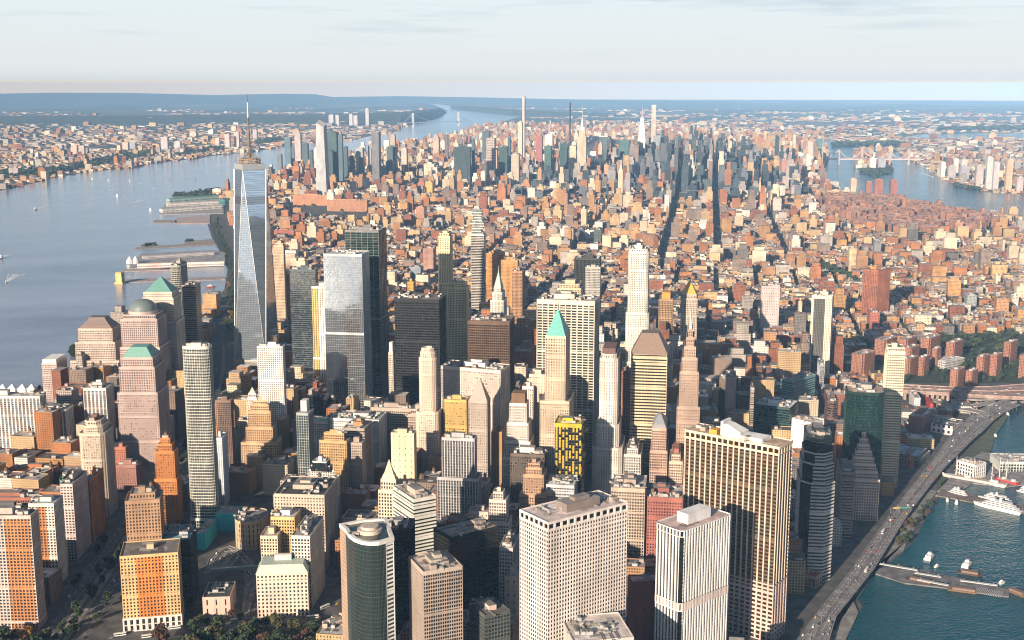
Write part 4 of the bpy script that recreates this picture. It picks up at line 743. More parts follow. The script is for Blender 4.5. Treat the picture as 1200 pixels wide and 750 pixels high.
M('white faceted lower tower in front of the tapering summit tower', 'glass_tower', 368, 379.5, 175, PF((.72, .7, .68), 'pale'), h=205, top=(('pyr', 22, (.7, .68, .66), 0, .35),))
M('wide dark teal glass tower of the yards, flat topped', 'glass_tower', 383, 397, 155, PF((.03, .12, .14), 'teal'), h=303)
M('dark blue glass tower behind the wide dark teal one', 'glass_tower', 396, 402, 158, PF((.10, .15, .19), 'blue'), h=290)
M('low glassy block at the feet of the yards towers', 'glass_block', 390, 401, 190, PF((.08, .2, .22), 'teal'), h=130)
M('pale glass tower with a white cap', 'glass_tower', 417, 427, 173, PF((.46, .46, .47), 'blue'), h=205)
M('grey tower with red and white banded top', 'glass_tower', 431, 446.5, 168, PF((.36, .34, .35), 'blue'), h=232, top=(('box', 3, 1, 1, (.7, .62, .58)),))
M('dark ribbed tower just behind the red and white banded one', 'glass_tower', 435, 446, 154, PF((.2, .2, .22)), h=305)
M('dark green-grey slab west of the old station', 'glass_tower', 453, 466, 172, PF((.08, .13, .15), 'teal'), h=212)
M('teal lower block before the dark green-grey slab', 'glass_block', 452, 462, 189, PF((.06, .2, .22), 'teal'), h=135)
M('tan twin-headed tower beyond the dark green-grey slab', 'apartment_tower', 457, 464, 158, PF((.5, .38, .32)), h=240)
M('cream tower with white balconies near the western river', 'apartment_tower', 470, 478, 174, PF((.62, .5, .42)), h=180)
M('wide cream printing house block', 'apartment_block', 496.5, 514, 192, PF((.66, .56, .44)), h=110, frac=.7)
M('tan tower with pointed head beside the river bend', 'apartment_tower', 507, 516, 161, PF((.54, .42, .34)), h=190, top=(('step', 14, 8),))
M('thin dark tower with a pale needle', 'glass_tower', 521, 525.5, 158, PF((.18, .15, .17)), h=220, top=(('spire', 30, 3),))
M('broad black-grey office slab', 'black_tower', 532, 552, 172, PF((.05, .08, .09), 'black'), h=226, key='broad black-grey office slab', frac=.94)
M('dark blade tower beside the broad black-grey slab', 'glass_tower', 552.5, 557, 163, PF((.06, .13, .15), 'teal'), h=262)
M('dark teal flat topped tower north-west of centre', 'glass_tower', 565, 575.5, 153, PF((.07, .13, .15), 'teal'), h=250)
M('tower with a woven hatch of pale stripes', 'hatched_tower', 570, 582, 162, PF((.42, .34, .3), bay=12, fl=14), h=258)
M('dark green tower with a sharp corner', 'glass_tower', 585, 597, 172, PF((.03, .1, .1), 'green'), h=210)
M('tall blade of dark glass behind the sharp cornered green tower', 'glass_tower', 595, 599, 160, PF((.05, .1, .13), 'blue'), h=250)
M('cream tower with a grid front, in the middle of the midtown edge', 'apartment_tower', 599, 610.5, 181, PF((.5, .43, .34)), h=188)
M('tan slim tower at the western midtown edge', 'apartment_tower', 577, 584, 176, PF((.55, .4, .28)), h=178)
M('orange-brown squared tower before the broad black-grey slab', 'brick_tower', 552, 562, 194, PF((.44, .22, .12)), h=115)
M('white thin tower before midtown', 'apartment_tower', 563.5, 570, 201, PF((.7, .6, .5)), h=112)
M('orange brick loft block with a tower room', 'brick_tower', 612, 623, 215, PF((.52, .26, .12)), h=72, top=(('step', 16, 6),))
M('steep cream slab beside the tallest thin tower', 'apartment_tower', 607, 613, 143, PF((.68, .56, .42)), h=300)
M('tallest thin pale tower of the far skyline', 'apartment_tower', 612, 617.3, 113, PF((.62, .55, .5)), h=470, frac=.5)
M('thin dark unfinished tower of the far skyline', 'apartment_tower', 667, 669.6, 120, PF((.08, .07, .08)), h=433, frac=.5)
M('pinkish red office tower beside the white pointed one', 'office_tower', 628, 637, 159, PF((.42, .16, .14)), h=238)
M('emerald glass block under the white pointed tower', 'glass_block', 638, 648, 171, PF((.03, .15, .14), 'teal'), h=222)
M('dark green glass tower west of the art deco giant', 'glass_tower', 656, 668, 168, PF((.02, .11, .11), 'green'), h=215)
M('cream flat topped slab touching the art deco giant', 'office_tower', 667.5, 677, 171, PF((.66, .52, .36)), h=208)
M('pink stepped hotel tower before the dark green glass tower', 'stone_tower', 644, 656.5, 190, PF((.48, .36, .3)), h=130, top=(('step', 22, 7),))
M('domed orange apartment tower', 'stone_tower', 630, 636, 200, PF((.5, .32, .2)), h=115, top=(('pyr', 16, (.5, .28, .12), 0, .3),))
M('slim pinkish tower with a white cap', 'stone_tower', 616, 622, 183, PF((.42, .36, .36)), h=165, top=(('box', 8, .8, .8, (.75, .72, .68)),))
M('white headed dark office block north of the art deco giant', 'office_tower', 702, 715, 160, PF((.09, .14, .16), 'teal'), h=240, top=(('box', 4, 1, 1, (.76, .75, .73)),))
M('tan slender spire tower east of the art deco giant', 'stone_tower', 701, 707, 170, PF((.58, .44, .34)), h=195, top=(('pyr', 20, (.5, .38, .3), .5, .2),))
M('teal cluster tower with a stepped roofline', 'glass_tower', 725, 740, 164, PF((.04, .17, .19), 'teal'), h=232)
M('pale tan slab before the teal cluster tower', 'office_tower', 716, 722, 163, PF((.6, .48, .4)), h=220)
M('mauve office block with a light edge', 'office_tower', 728, 738, 176, PF((.44, .36, .36)), h=170)
M('brick-red stepped tower beside the white needle tower', 'office_tower', 752, 764, 171, PF((.46, .24, .17)), h=200)
M('purple-brown block below the brick-red stepped tower', 'office_tower', 756, 766, 180, PF((.3, .2, .2)), h=165)
M('grey broad slab astride the avenue', 'slab_tower', 765.5, 777.5, 160, PF((.30, .32, .36), 'blue'), h=244, frac=.95)
M('dark green-black block east of the grey broad slab', 'black_tower', 777.5, 791, 173, PF((.02, .08, .08), 'green'), h=190, frac=.9)
M('brown-orange block below the grey broad slab', 'office_tower', 772.5, 783.5, 186, PF((.4, .23, .16)), h=142)
M('campanile clock tower, cream with a pyramid head', 'clock_tower', 724.5, 731.5, 202, PF((.66, .54, .38)), h=168, cat='clock tower', top=(('pyr', 34, (.6, .5, .38), 0, .1), ('spire', 10, 2)), key='campanile clock tower')
M('grey slab just east of the campanile clock tower', 'office_tower', 733, 740, 203, PF((.38, .34, .36)), h=150)
M('dark shaded slab just west of the campanile clock tower', 'office_tower', 716, 724, 193, PF((.07, .13, .13), 'teal'), h=150)
M('peach apartment tower near the campanile clock tower', 'apartment_tower', 708, 715, 193, PF((.54, .34, .22)), h=140)
M('pinkish white fronted tower beyond the grey broad slab', 'office_tower', 810, 817, 168, PF((.6, .5, .46)), h=215)
M('grey banded tower west of the dark canyon avenue', 'office_tower', 815, 824.5, 179, PF((.3, .27, .3)), h=188)
M('tan setback tower beside the dark canyon avenue', 'stone_tower', 805.5, 813, 198, PF((.52, .36, .25)), h=125, top=(('step', 18, 7), ('pyr', 10, (.4, .3, .2), 0, .1)))
M('slim tan shaft at the edge of the dark canyon avenue', 'stone_tower', 826, 832.5, 200, PF((.55, .4, .3)), h=120, top=(('step', 22, 6),))
M('dark teal crowned tower east of the canyon avenue', 'glass_tower', 838, 849, 166, PF((.03, .14, .16), 'teal'), h=205)
M('blue-grey slab below the dark teal crowned tower', 'office_tower', 839, 851.5, 179, PF((.27, .26, .31), 'blue'), h=172)
M('small white church-like tower beside the canyon avenue', 'stone_tower', 839.5, 844.5, 204, PF((.72, .68, .62)), h=85, top=(('pyr', 20, (.7, .66, .62), 0, .1),))
M('twin red-brown tower, western of two', 'apartment_tower', 861, 866.5, 182, PF((.46, .2, .12)), h=150)
M('twin red-brown tower, eastern of two', 'apartment_tower', 869.5, 875, 184, PF((.48, .22, .13)), h=150)
M('black slab tower standing alone near the eastern river', 'black_tower', 908, 913.3, 158.5, PF((.03, .06, .07), 'black'), h=260)
M('slim tan tower near the eastern river, taller than its neighbours', 'apartment_tower', 928.5, 933, 158, PF((.64, .5, .36)), h=250)
M('large striped red-brown slab near the eastern river', 'apartment_tower', 900, 923, 187, PF((.42, .22, .18)), h=150, frac=.3, key='striped red-brown slab')
M('grey assembly slab behind the striped red-brown slab', 'slab_tower', 906, 922, 180, PF((.42, .38, .39)), h=154, frac=.2)
M('teal glass slab by the eastern river', 'glass_tower', 957.5, 964, 163, PF((.05, .24, .26), 'teal'), h=195)
M('pinkish cream tower beside the teal riverside slab', 'apartment_tower', 945, 953.5, 166, PF((.66, .48, .42)), h=175)
M('white apartment slab with shaded side near the eastern bridge', 'apartment_tower', 943.5, 950.5, 181, PF((.72, .64, .58)), h=140)
M('maroon hospital tower above white riverside wings', 'hospital_tower', 935, 943.5, 193, PF((.26, .15, .17)), h=120, cat='hospital')
M('white terraced hospital wing', 'hospital_block', 941, 958, 203, PF((.62, .52, .46)), h=70, cat='hospital')
M('grey glazed hospital wing by the water', 'hospital_block', 956, 983, 213, PF((.5, .48, .46)), h=52, cat='hospital')
M('large sandy hospital block by the water', 'hospital_block', 983, 1004, 210, PF((.62, .47, .34)), h=66, cat='hospital', frac=.3)
M('low tan clinic in front of the sandy hospital block', 'hospital_block', 964, 990, 224, PF((.55, .37, .26)), h=40, cat='hospital')
WS = (.33, .13, .09)
M('brick riverside tower, westernmost of three by the water', 'apartment_tower', 1014, 1022, 213, PF(WS), yb=234, group='riverside brick towers')
M('brick riverside tower, widest and middle of three by the water', 'apartment_tower', 1023, 1035.5, 210.5, PF(WS), yb=236, group='riverside brick towers')
M('brick riverside tower, easternmost of three by the water', 'apartment_tower', 1042, 1052, 211.5, PF(WS), yb=235, group='riverside brick towers')
M('white island apartment slab', 'apartment_tower', 1017.5, 1027, 185.5, PF((.74, .7, .66)), yb=197)
M('grey island apartment slab', 'apartment_tower', 1028, 1038, 185, PF((.36, .38, .42)), yb=199)
for a in (('white riverside tower across the eastern channel, north of its row', 1102, 1108.5, 190, 208, (.72, .66, .6)), ('grey wide riverside block across the eastern channel', 1109, 1121, 195, 208.5, (.42, .38, .38)),
          ('darker grey riverside block across the eastern channel', 1123, 1136.5, 195, 211, (.36, .35, .38)), ('mauve riverside tower across the eastern channel', 1142.5, 1153.5, 194, 218, (.5, .42, .4)),
          ('white and grey tall riverside tower, tallest across the eastern channel', 1156, 1164.5, 184, 222, (.6, .56, .54)), ('pale grey riverside tower beside the tallest one across the channel', 1164, 1172, 190, 223, (.54, .5, .5)),
          ('orange-lit riverside tower across the eastern channel', 1179, 1188, 187, 225, (.66, .42, .28)), ('pinkish tower set back across the eastern channel', 1190, 1200, 209, 226, (.5, .4, .38)),
          ('thin white tower behind the grey riverside blocks', 1117, 1124, 186, 205, (.68, .62, .58)), ('twin white tower behind the grey riverside blocks', 1126, 1134, 187, 206, (.64, .58, .54))):
    M(a[0], 'apartment_tower', a[1], a[2], a[3], PF(a[5]), yb=a[4], cat='apartment tower')
for a in (('brown tower on the far western bank, second from the frame edge', 92, 100, 171, 181.5, (.5, .4, .36)), ('tan tower on the far western bank near the frame edge', 83, 91.5, 170, 181.5, (.6, .45, .36)), ('tan square tower on the western bank beside the dark wood', 143, 151.5, 167, 177, (.62, .46, .36)),
          ('grey square tower on the western bank beside the tan one', 152, 160, 167, 177, (.36, .38, .42)), ('pale tall slab on the western bank', 188, 198, 161, 175.5, (.56, .5, .5)), ('low pale block beside the pale tall slab on the western bank', 204, 213, 166, 176, (.52, .5, .5)),
          ('pinkish tower on the far western bank', 252, 258, 162, 172, (.6, .5, .46)), ('western of two pale towers on the far bank', 263, 270, 157.5, 173.5, (.66, .56, .52)), ('eastern of two pale towers on the far bank', 274, 281, 155, 173, (.66, .57, .53)),
          ('mauve tower on the far bank before the wooded ridge', 296, 302, 152, 163, (.5, .42, .44)), ('white tower by the dark western wood', 10, 24, 197, 207, (.42, .36, .36))):
    M(a[0], 'apartment_tower', a[1], a[2], a[3], PF(a[5]), yb=a[4], cat='apartment tower')
for i, (x0, x1, y) in enumerate(((385, 392, 134.5), (393, 398, 135), (409, 414, 133.5), (414, 420, 135.5), (428, 433, 127))):
    M('pale tower among the far cluster on the wooded bank', 'apartment_tower', x0, x1, y, PF((.55, .5, .52)), yb=147, group='far towers on the wooded bank')

# ------------------------------------------------------------------ the towers that need their own shapes
def at(u, v, h):
    p = un(u, v, h); return p[0], p[1]
def own(name, label, cat, x, y, th, w, d, key=None, h=100):
    FOOT.append((x, y, math.hypot(w, d) / 2, th, w, d))
    er = azv(th)
    if key: uv_ = proj(np.array([x, y, h * .6])); MARK.append((key, uv_[0], uv_[1], x, y))
    return thing(name, label, cat, (x, y, 0), math.atan2(er[1], er[0]))
def spire_tower():
    x, y = at(292.7, 191.5, 417)
    r = own('skyscraper', 'tallest tower, tapering mirror-glass triangles under a thin mast', OF, x, y, 33, 62, 62, 'tallest spire tower', 417)
    Bq = [np.array([sx * 31., sy * 31., 57.]) for sx, sy in ((-1, -1), (1, -1), (1, 1), (-1, 1))]
    Tq = [np.array([a, b_, 407.]) for a, b_ in ((0, -31), (31, 0), (0, 31), (-31, 0))]
    base = MB(); f = F((.40, .36, .32), 'ribs', 'steel', bay=1.6, fl=60, pw=.5, sh=.05, pd=.5, tb=3)
    facade(base, base2 := MB(), rect(62.6, 62.6), 0, 57, f); base.ngon([(p[0], p[1], 56.9) for p in rect(62.6, 62.6)])
    base.build('podium', [wallm((.36, .33, .30)), wallm((.3, .27, .25)), wallm((.3, .3, .3))], r); base2.build('glazing', [glassm('steel', 3, 5)], r)
    m = MB(); mull = MB()
    def tri(a, b_, c):
        o = np.cross(b_ - a, c - a); o /= np.linalg.norm(o)
        e = (b_ - a) / np.linalg.norm(b_ - a)
        m.V += [tuple(a), tuple(b_), tuple(c)]; i = len(m.V); m.F.append((i - 3, i - 2, i - 1)); m.M.append(0)
        m.T += [(float(p @ e), float(p[2])) for p in (a, b_, c)]
        for p, q_ in ((a, b_), (b_, c), (c, a)): mull.bar(p + o * .05, q_ + o * .05, .9, .9)
    for i in range(4):
        j = (i + 1) % 4
        tri(Bq[i], Bq[j], Tq[i]); tri(Bq[j], Tq[j], Tq[i])
    g, nt, bs = _new('mirror_curtain_wall')
    uv = nt.nodes.new('ShaderNodeUVMap'); sp = nt.nodes.new('ShaderNodeSeparateXYZ'); nt.links.new(uv.outputs[0], sp.inputs[0])
    lin = mth(nt, 'MAXIMUM', mth(nt, 'LESS_THAN', mth(nt, 'FRACT', mth(nt, 'DIVIDE', sp.outputs[1], 4.1)), .13), mth(nt, 'LESS_THAN', mth(nt, 'FRACT', mth(nt, 'DIVIDE', sp.outputs[0], 3.05)), .1))
    cbp = nt.nodes.new('ShaderNodeCombineXYZ'); nt.links.new(mth(nt, 'FLOOR', mth(nt, 'DIVIDE', sp.outputs[0], 3.05)), cbp.inputs[0]); nt.links.new(mth(nt, 'FLOOR', mth(nt, 'DIVIDE', sp.outputs[1], 4.1)), cbp.inputs[1])
    wnp = nt.nodes.new('ShaderNodeTexWhiteNoise'); nt.links.new(cbp.outputs[0], wnp.inputs['Vector'])
    mech = mth(nt, 'LESS_THAN', mth(nt, 'ABSOLUTE', mth(nt, 'SUBTRACT', sp.outputs[1], 352)), 7)
    pane = mixc(nt, 1.0, (.56, .69, .84), ramp(nt, wnp.outputs['Value'], 0, 1, .88, 1.08), 'MULTIPLY')
    pane = mixc(nt, mech, pane, (.34, .38, .43))
    nt.links.new(mixc(nt, lin, pane, (.30, .33, .36)), bs.inputs['Base Color']); bs.inputs['Metallic'].default_value = .85
    nt.links.new(ramp(nt, lin, 0, 1, .07, .35), bs.inputs['Roughness'])
    m.build('curtain_wall', [g], r); mull.build('mullion', [plain((.6, .6, .6), .3, .8)], r)
    c = MB(); c.prism([(p[0], p[1]) for p in Tq], 406.5, 417, 0); c.build('parapet', [plain((.5, .52, .55), .3, .4)], r)
    ring = MB()
    for z, R in ((419, 19), (422, 20), (425, 18)):
        for k in range(24):
            a0, a1 = 2 * math.pi * k / 24, 2 * math.pi * (k + 1) / 24
            ring.bar((R * math.cos(a0), R * math.sin(a0), z), (R * math.cos(a1), R * math.sin(a1), z), 1.2, 1.2)
    for k in range(12):
        a0 = 2 * math.pi * k / 12; ring.bar((19 * math.cos(a0), 19 * math.sin(a0), 416), (19 * math.cos(a0), 19 * math.sin(a0), 426), 1, 1)
        ring.bar((18 * math.cos(a0), 18 * math.sin(a0), 424), (2 * math.cos(a0), 2 * math.sin(a0), 438), .7, .7)
    ring.build('mast_ring', [plain((.30, .22, .15), .6, .3)], r)
    s = MB(); z = 417
    for k in range(9):
        z1 = z + 124 / 9; R0 = 3.4 - k * .33; s.cone(0, 0, z, z1, R0, R0 - .3, 10, 1 if k in (7, 6) else 0); s.cone(0, 0, z1 - .8, z1, R0 + .7, R0 + .7, 10, 2); z = z1
    s.build('mast', [plain((.16, .14, .13), .5, .4), plain((.75, .74, .72), .5), plain((.35, .28, .22), .5, .3)], r)
spire_tower()

def curved_tower():
    h = 165
    pts = [un(u, v, h)[:2] for u, v in ((398, 613.5), (405, 619.5), (408.5, 625.5), (415, 630.5), (424, 633.8), (434, 635.2), (444, 634.6), (452, 632.5), (461.5, 629.5), (453, 606.5), (425, 608.5))]
    c = np.mean(pts, axis=0); r = thing('curved_tower', 'curved mirror-glass tower with a white ring roof and a white slotted edge', OF, (c[0], c[1], 0))
    FOOT.append((c[0], c[1], 32, 29, 60, 40)); MARK.append(('curved mirror tower', 430, 690, c[0], c[1]))
    poly = [tuple(p - c) for p in pts]
    fg = F((.16, .17, .17), 'glass', 'statem', bay=1.5, fl=3.9, pw=.06, sh=.10, tb=2); fb = F((.42, .30, .22), 'grid', bay=2.2, fl=3.9, pw=.3, sh=.45, tb=2); fw = F((.74, .73, .70), 'grid', 'black', bay=9, fl=3.9, pw=.14, sh=.48, pd=.6, tb=2)
    Wg, Wb, Ww, G = MB(), MB(), MB(), MB(); n = len(poly)
    for kind, Wm, ed in ((fg, Wg, (1, 2, 3, 4, 5, 6)), (fb, Wb, (0, 8, 9, 10)), (fw, Ww, (7,))):
        tmpW = MB()
        facade_edges(tmpW, poly, 0, h, kind, ed)
        Wm.V, Wm.F, Wm.M, Wm.T = tmpW.V, tmpW.F, tmpW.M, tmpW.T
    G.prism(inset(poly, .7), 0, h - 2, 0)
    Wg.build('mullion', [wallm((.06, .075, .075))] * 3, r); Wb.build('side_wall', [wallm((.42, .30, .22))] * 3, r); Ww.build('slotted_wall', [wallm((.74, .73, .70))] * 3, r); G.build('glazing', [glassm('statem', 1.5, 3.9)], r)
    W2, R2 = MB(), MB(); p2 = inset(poly, -.4); W2.prism(p2, h - 3.5, h, 0, None, False); ins = inset(poly, 3.0)
    for i in range(n):
        j = (i + 1) % n; W2.quad((*p2[i], h), (*p2[j], h), (*ins[j], h), (*ins[i], h), 0); W2.quad((*ins[j], h - 3), (*ins[i], h - 3), (*ins[i], h), (*ins[j], h), 0)
    R2.ngon([(*p, h - 3) for p in ins]); W2.build('roof_ring', [wallm((.70, .68, .64))], r); R2.build('roof', [roofm((.14, .13, .12))], r)
    P = MB(); P.cone(5, 7, h - 3, h + 1.5, 11, 11, 28, 0); P.cone(5, 7, h + 1.5, h + 4, 8, 8, 28, 0); P.box(-14, -6, 2, 7, h - 3, h, 0); P.build('penthouse', [wallm((.55, .47, .40))], r)
def facade_edges(W, poly, z0, z1, f, edges):
    g = MB(); keep = MB(); n = len(poly)
    facade(keep, g, poly, z0, z1, dict(f), skip=tuple(i for i in range(n) if i not in edges))
    # the skipped edges came out as blank walls; leave them to the other kinds: rebuild without them
    out = MB(); ok = []
    P = [np.array(p) for p in poly]
    for fi, face in enumerate(keep.F):
        c = np.mean([keep.V[k][:2] for k in face], axis=0); best, bi = 1e9, -1
        for i in range(n):
            a, b_ = P[i], P[(i + 1) % n]; t = np.clip((c - a) @ (b_ - a) / ((b_ - a) @ (b_ - a)), 0, 1); dd = np.linalg.norm(a + (b_ - a) * t - c)
            if dd < best: best, bi = dd, i
        if bi in edges:
            i0 = len(W.V); W.V += [keep.V[k] for k in face]; W.F.append(tuple(range(i0, i0 + len(face)))); W.M.append(keep.M[fi]); W.T += [(0, 0)] * len(face)
curved_tower()

def shifting_box_tower():
    r0, w, d, h = B('white tower of shifted balcony slabs, its top third pulled out like stacked boxes', AP, 'apartment tower', 551.5, 567, 569.5, 275, F((.62, .56, .50), 'bands', 'dark', bay=3, fl=4, sh=.3, pd=1.2), h=196, roofn=0, pent=False, maxd=30, key='shifting-box tower')
    W = MB(); G = MB(); rr = random.Random(3); z = 196
    for k in range(9):
        a, b_, cx, cy = w * rr.uniform(.72, 1.12), d * rr.uniform(.72, 1.1), rr.uniform(-3, 3), rr.uniform(-3, 3)
        if k > 5: a *= .75; b_ *= .75
        hh = 6.6; W.box(cx - a / 2, cx + a / 2, cy - b_ / 2, cy + b_ / 2, z, z + 1.6, 0, None, True); G.box(cx - a / 2 + 1, cx + a / 2 - 1, cy - b_ / 2 + 1, cy + b_ / 2 - 1, z + 1.6, z + hh, 0); z += hh
    W.build('balcony_slab', [wallm((.68, .62, .56))], r0); G.build('upper_glazing', [glassm('pale', 3, 3.3)], r0)
shifting_box_tower()

def deco_giant():
    x, y = at(682.5, 152, 320)
    r = own('skyscraper', 'art deco giant of pale limestone stepping up to a silver mast', OF, x, y, 29, 60, 60, 'art deco giant', 350)
    m = MB(); f = facadem((.62, .50, .38), 'dark', 3.2, 3.8, .42, .8)
    for w, d, z0, z1 in ((130, 60, 0, 25), (100, 52, 25, 90), (78, 46, 90, 255), (62, 42, 255, 290), (48, 36, 290, 318)): m.box(-w / 2 * .7, w / 2 * .7, -d / 2, d / 2, z0, z1)
    m.build('wall', [f], r)
    c = MB(); c.box(-12, 12, -12, 12, 318, 334); c.cone(0, 0, 334, 372, 9, 6, 12); c.cone(0, 0, 372, 381, 6, 2.5, 12); c.build('crown', [plain((.60, .55, .50), .4, .3)], r)
    s = MB(); s.cone(0, 0, 381, 443, 2.2, .4, 8); s.build('mast', [plain((.5, .48, .46), .4, .4)], r)
deco_giant()
def needle_tower():
    x, y = at(752.5, 145, 330); r = own('skyscraper', 'tall white tapering tower with a needle, left of the thin square one on the skyline', OF, x, y, 29, 50, 50)
    m = MB(); q0 = rect(52, 52); z = 0
    for z1, k in ((250, .86), (300, .66), (335, .5), (365, .36)):
        q1 = [(a * k, b_ * k) for a, b_ in rect(52, 52)]; m.prism(q0, z, z1, 0, None, True, False, q1); z = z1; q0 = [(a * .82, b_ * .9) for a, b_ in q1]
    m.build('wall', [facadem((.66, .62, .60), 'pale', 3, 4.2, .4, .5)], r); s = MB(); s.cone(0, 0, 360, 427, 4, .5, 8); s.build('needle', [plain((.6, .6, .62), .3, .4)], r)
needle_tower()
def square_thin_tower():
    x, y = at(766.5, 123, 426); r = own('skyscraper', 'thin square pale tower, a plain grid shaft taller than all around it', 'apartment tower', x, y, 29, 28, 28)
    W, G = MB(), MB(); facade(W, G, rect(28.5, 28.5), 0, 426, F((.72, .64, .56), 'grid', bay=4.7, fl=4.7, pw=.36, sh=.36, pd=.8)); W.ngon([(*p, 425.5) for p in rect(28, 28)])
    W.build('wall', [wallm((.72, .64, .56))] * 3, r); G.build('glazing', [glassm('dark', 4.7, 4.7)], r)
square_thin_tower()
def crystal_tower():
    x, y = at(642.5, 157, 280); r = own('skyscraper', 'white faceted glass tower with a slanting top and an off-centre spire', OF, x, y, 29, 45, 50)
    m = MB(); p = rect(46, 50); k = [(-17, -23), (14, -17), (18, 22), (-20, 17)]
    zs = (255, 290, 270, 235); n = 4
    for i in range(4):
        j = (i + 1) % 4; m.quad((*p[i], 0), (*p[j], 0), (*k[j], zs[j]), (*k[i], zs[i]), 0, [(0, 0), (46, 0), (46, zs[j]), (0, zs[i])])
    m.quad(*[(*k[i], zs[i]) for i in range(4)]); m.build('curtain_wall', [facadem((.74, .70, .68), 'pale', 3, 4, .3, .3)], r)
    s = MB(); s.cone(6, -4, 265, 366, 2.6, .3, 8); s.build('spire', [plain((.7, .68, .66), .4)], r)
crystal_tower()
def summit_tower():
    x, y = at(376.5, 142, 380); r = own('skyscraper', 'white summit tower of the western yards with a sharply slanted top and a sky deck', OF, x, y, 29, 60, 50)
    m = MB(); p = rect(64, 56); k = [(-24, -18), (18, -20), (20, 18), (-22, 20)]; zs = (352, 368, 387, 372)
    for i in range(4):
        j = (i + 1) % 4; m.quad((*p[i], 0), (*p[j], 0), (*k[j], zs[j]), (*k[i], zs[i]), 0, [(0, 0), (60, 0), (60, zs[j]), (0, zs[i])])
    m.quad(*[(*k[i], zs[i]) for i in range(4)]); m.build('curtain_wall', [facadem((.42, .42, .44), 'blue', 3, 4.2, .4, .4)], r)
    s = MB(); s.prism([(14, -22), (42, -6), (14, 6)], 333, 336, 0, None, True, True); s.build('sky_deck', [plain((.3, .3, .32), .5)], r)
summit_tower()

# red brick housing towers, cross shaped, beyond the bridge ramp
for i, (xl, xc, xr, y, yb, hh) in enumerate(((997, 1012, 1027, 416, None, 46), (1024, 1038, 1053, 399, None, 46), (1056, 1066, 1077, 421, 442, None), (1076, 1083, 1090.5, 419, 441, None), (1113, 1122, 1132, 434, 455.5, None), (1131, 1139, 1147.5, 435.5, 456, None),
        (1144, 1153, 1161.5, 418.5, 442, None), (1160, 1168, 1176, 416.5, 441, None), (1194, 1204, 1215, 417.5, 444, None), (1052, 1063, 1076, 398, None, 46), (1078, 1090, 1104, 397, None, 46), (1108, 1118, 1130, 402, None, 44), (1176, 1184, 1194, 402, None, 44), (1058, 1068, 1079, 408, None, 46), (1092, 1098, 1104, 409, None, 40))):
    B(('cross-plan red brick housing tower, ' + ('westernmost, behind the slim balconied tower', 'second from the west', 'with a dark green lawn at its foot', 'tight beside the lawn tower', 'closest to the ramp, western of a touching pair', 'closest to the ramp, eastern of a touching pair',
        'bright orange, western of a lit pair', 'bright orange, eastern of a lit pair', 'cut by the right frame edge', 'in the rear row behind the lawn tower', 'in the rear row, in the middle', 'in the rear row before low tenements', 'in the rear row near the frame edge', 'half hidden between the front and rear rows', 'short, beside the school roof')[i]),
      'housing_tower', 'apartment block', xl, xc, xr, y, F((.33, .15, .10), 'plain', bay=2.8, fl=2.9), h=hh, yb=yb, th=62, shape='cross', roof=(.42, .36, .34), roofn=1, pent=False, group='red brick housing towers')
b('low school with a bright white folded roof among the housing towers', 'school', 'school', 1088, 1108, 1131, 424, F((.44, .42, .42), 'plain', bay=4, fl=5), h=16, th=75, roof=(.72, .7, .7), roofn=2, pent=False)
# low seaport blocks
b('market hall with a wide light blue roof by the elevated road', 'market_hall', 'market hall', 1046, 1075, 1091, 535, F((.2, .16, .15), 'plain', bay=4, fl=5), h=16, yr=521, roof=(.42, .50, .58), roofn=6, pent=False, dl=42)
b('white walled loft building with a crowded roof, east of the elevated road', 'loft_building', 'office building', 1122, 1144, 1156, 545, F((.66, .64, .62), 'grid', bay=4.5, fl=4.5, pw=.40, sh=.344), h=24, th=75, roof=(.55, .55, .56), roofn=14, pent=False)
b('long glassy pier pavilion with pale roof trusses, by the frame edge', 'pier_pavilion', 'pier building', 1164, 1172, 1215, 541, F((.50, .52, .50), 'grid', 'green', bay=4, fl=5, pw=.25, sh=.3), h=17, th=112, roof=(.48, .47, .46), roofn=6, pent=False, dl=42)
b('white blank-walled supermarket with a dark barrel roof beside the ramps', 'warehouse', 'warehouse', 1091, 1117, 1137, 500, F((.66, .56, .55), 'plain', bay=8, fl=9), h=15, yr=486, roof=(.12, .12, .12), roofn=4, pent=False)
b('small white slab with two windowless fronts near the ramp', 'office_block', 'office building', 1063, 1072, 1079, 466, F((.74, .72, .72), 'plain', bay=4, fl=4), h=26, roofn=1, pent=False)
b('brick loft with stepped white roofs in the seaport streets', 'brick_office_block', 'office building', 1065, 1081, 1095, 489, F((.34, .15, .11), 'plain'), h=28, yr=480, roof=(.66, .66, .68), roofn=5)
b('bright red little house by the ramps', 'brick_house', 'house', 1084, 1090, 1094, 473, F((.55, .06, .05), 'plain'), h=15, roof=(.35, .05, .05), roofn=0, pent=False)
b('round red brick pavilion beside the market hall', 'brick_pavilion', 'building', 1055, 1064, 1072, 540, F((.36, .09, .06), 'plain'), h=13, shape='chamfer', r=7, roofn=0, pent=False, top=(('pyr', 3, (.3, .08, .06), 0, .5),))
b('long grey shed roof beside the elevated road', 'shed', 'shed', 1074, 1079, 1095, 538, F((.3, .3, .3), 'plain'), h=9, yr=524, dl=14, roof=(.45, .5, .52), roofn=0, pent=False)
b('low red roofed ferry house below the octagonal tower', 'brick_house', 'house', 927, 956, 963, 676, F((.42, .26, .2), 'grid', bay=5, fl=6), h=14, yl=668, roof=(.45, .09, .05), roofn=2, pent=False, dr=16)

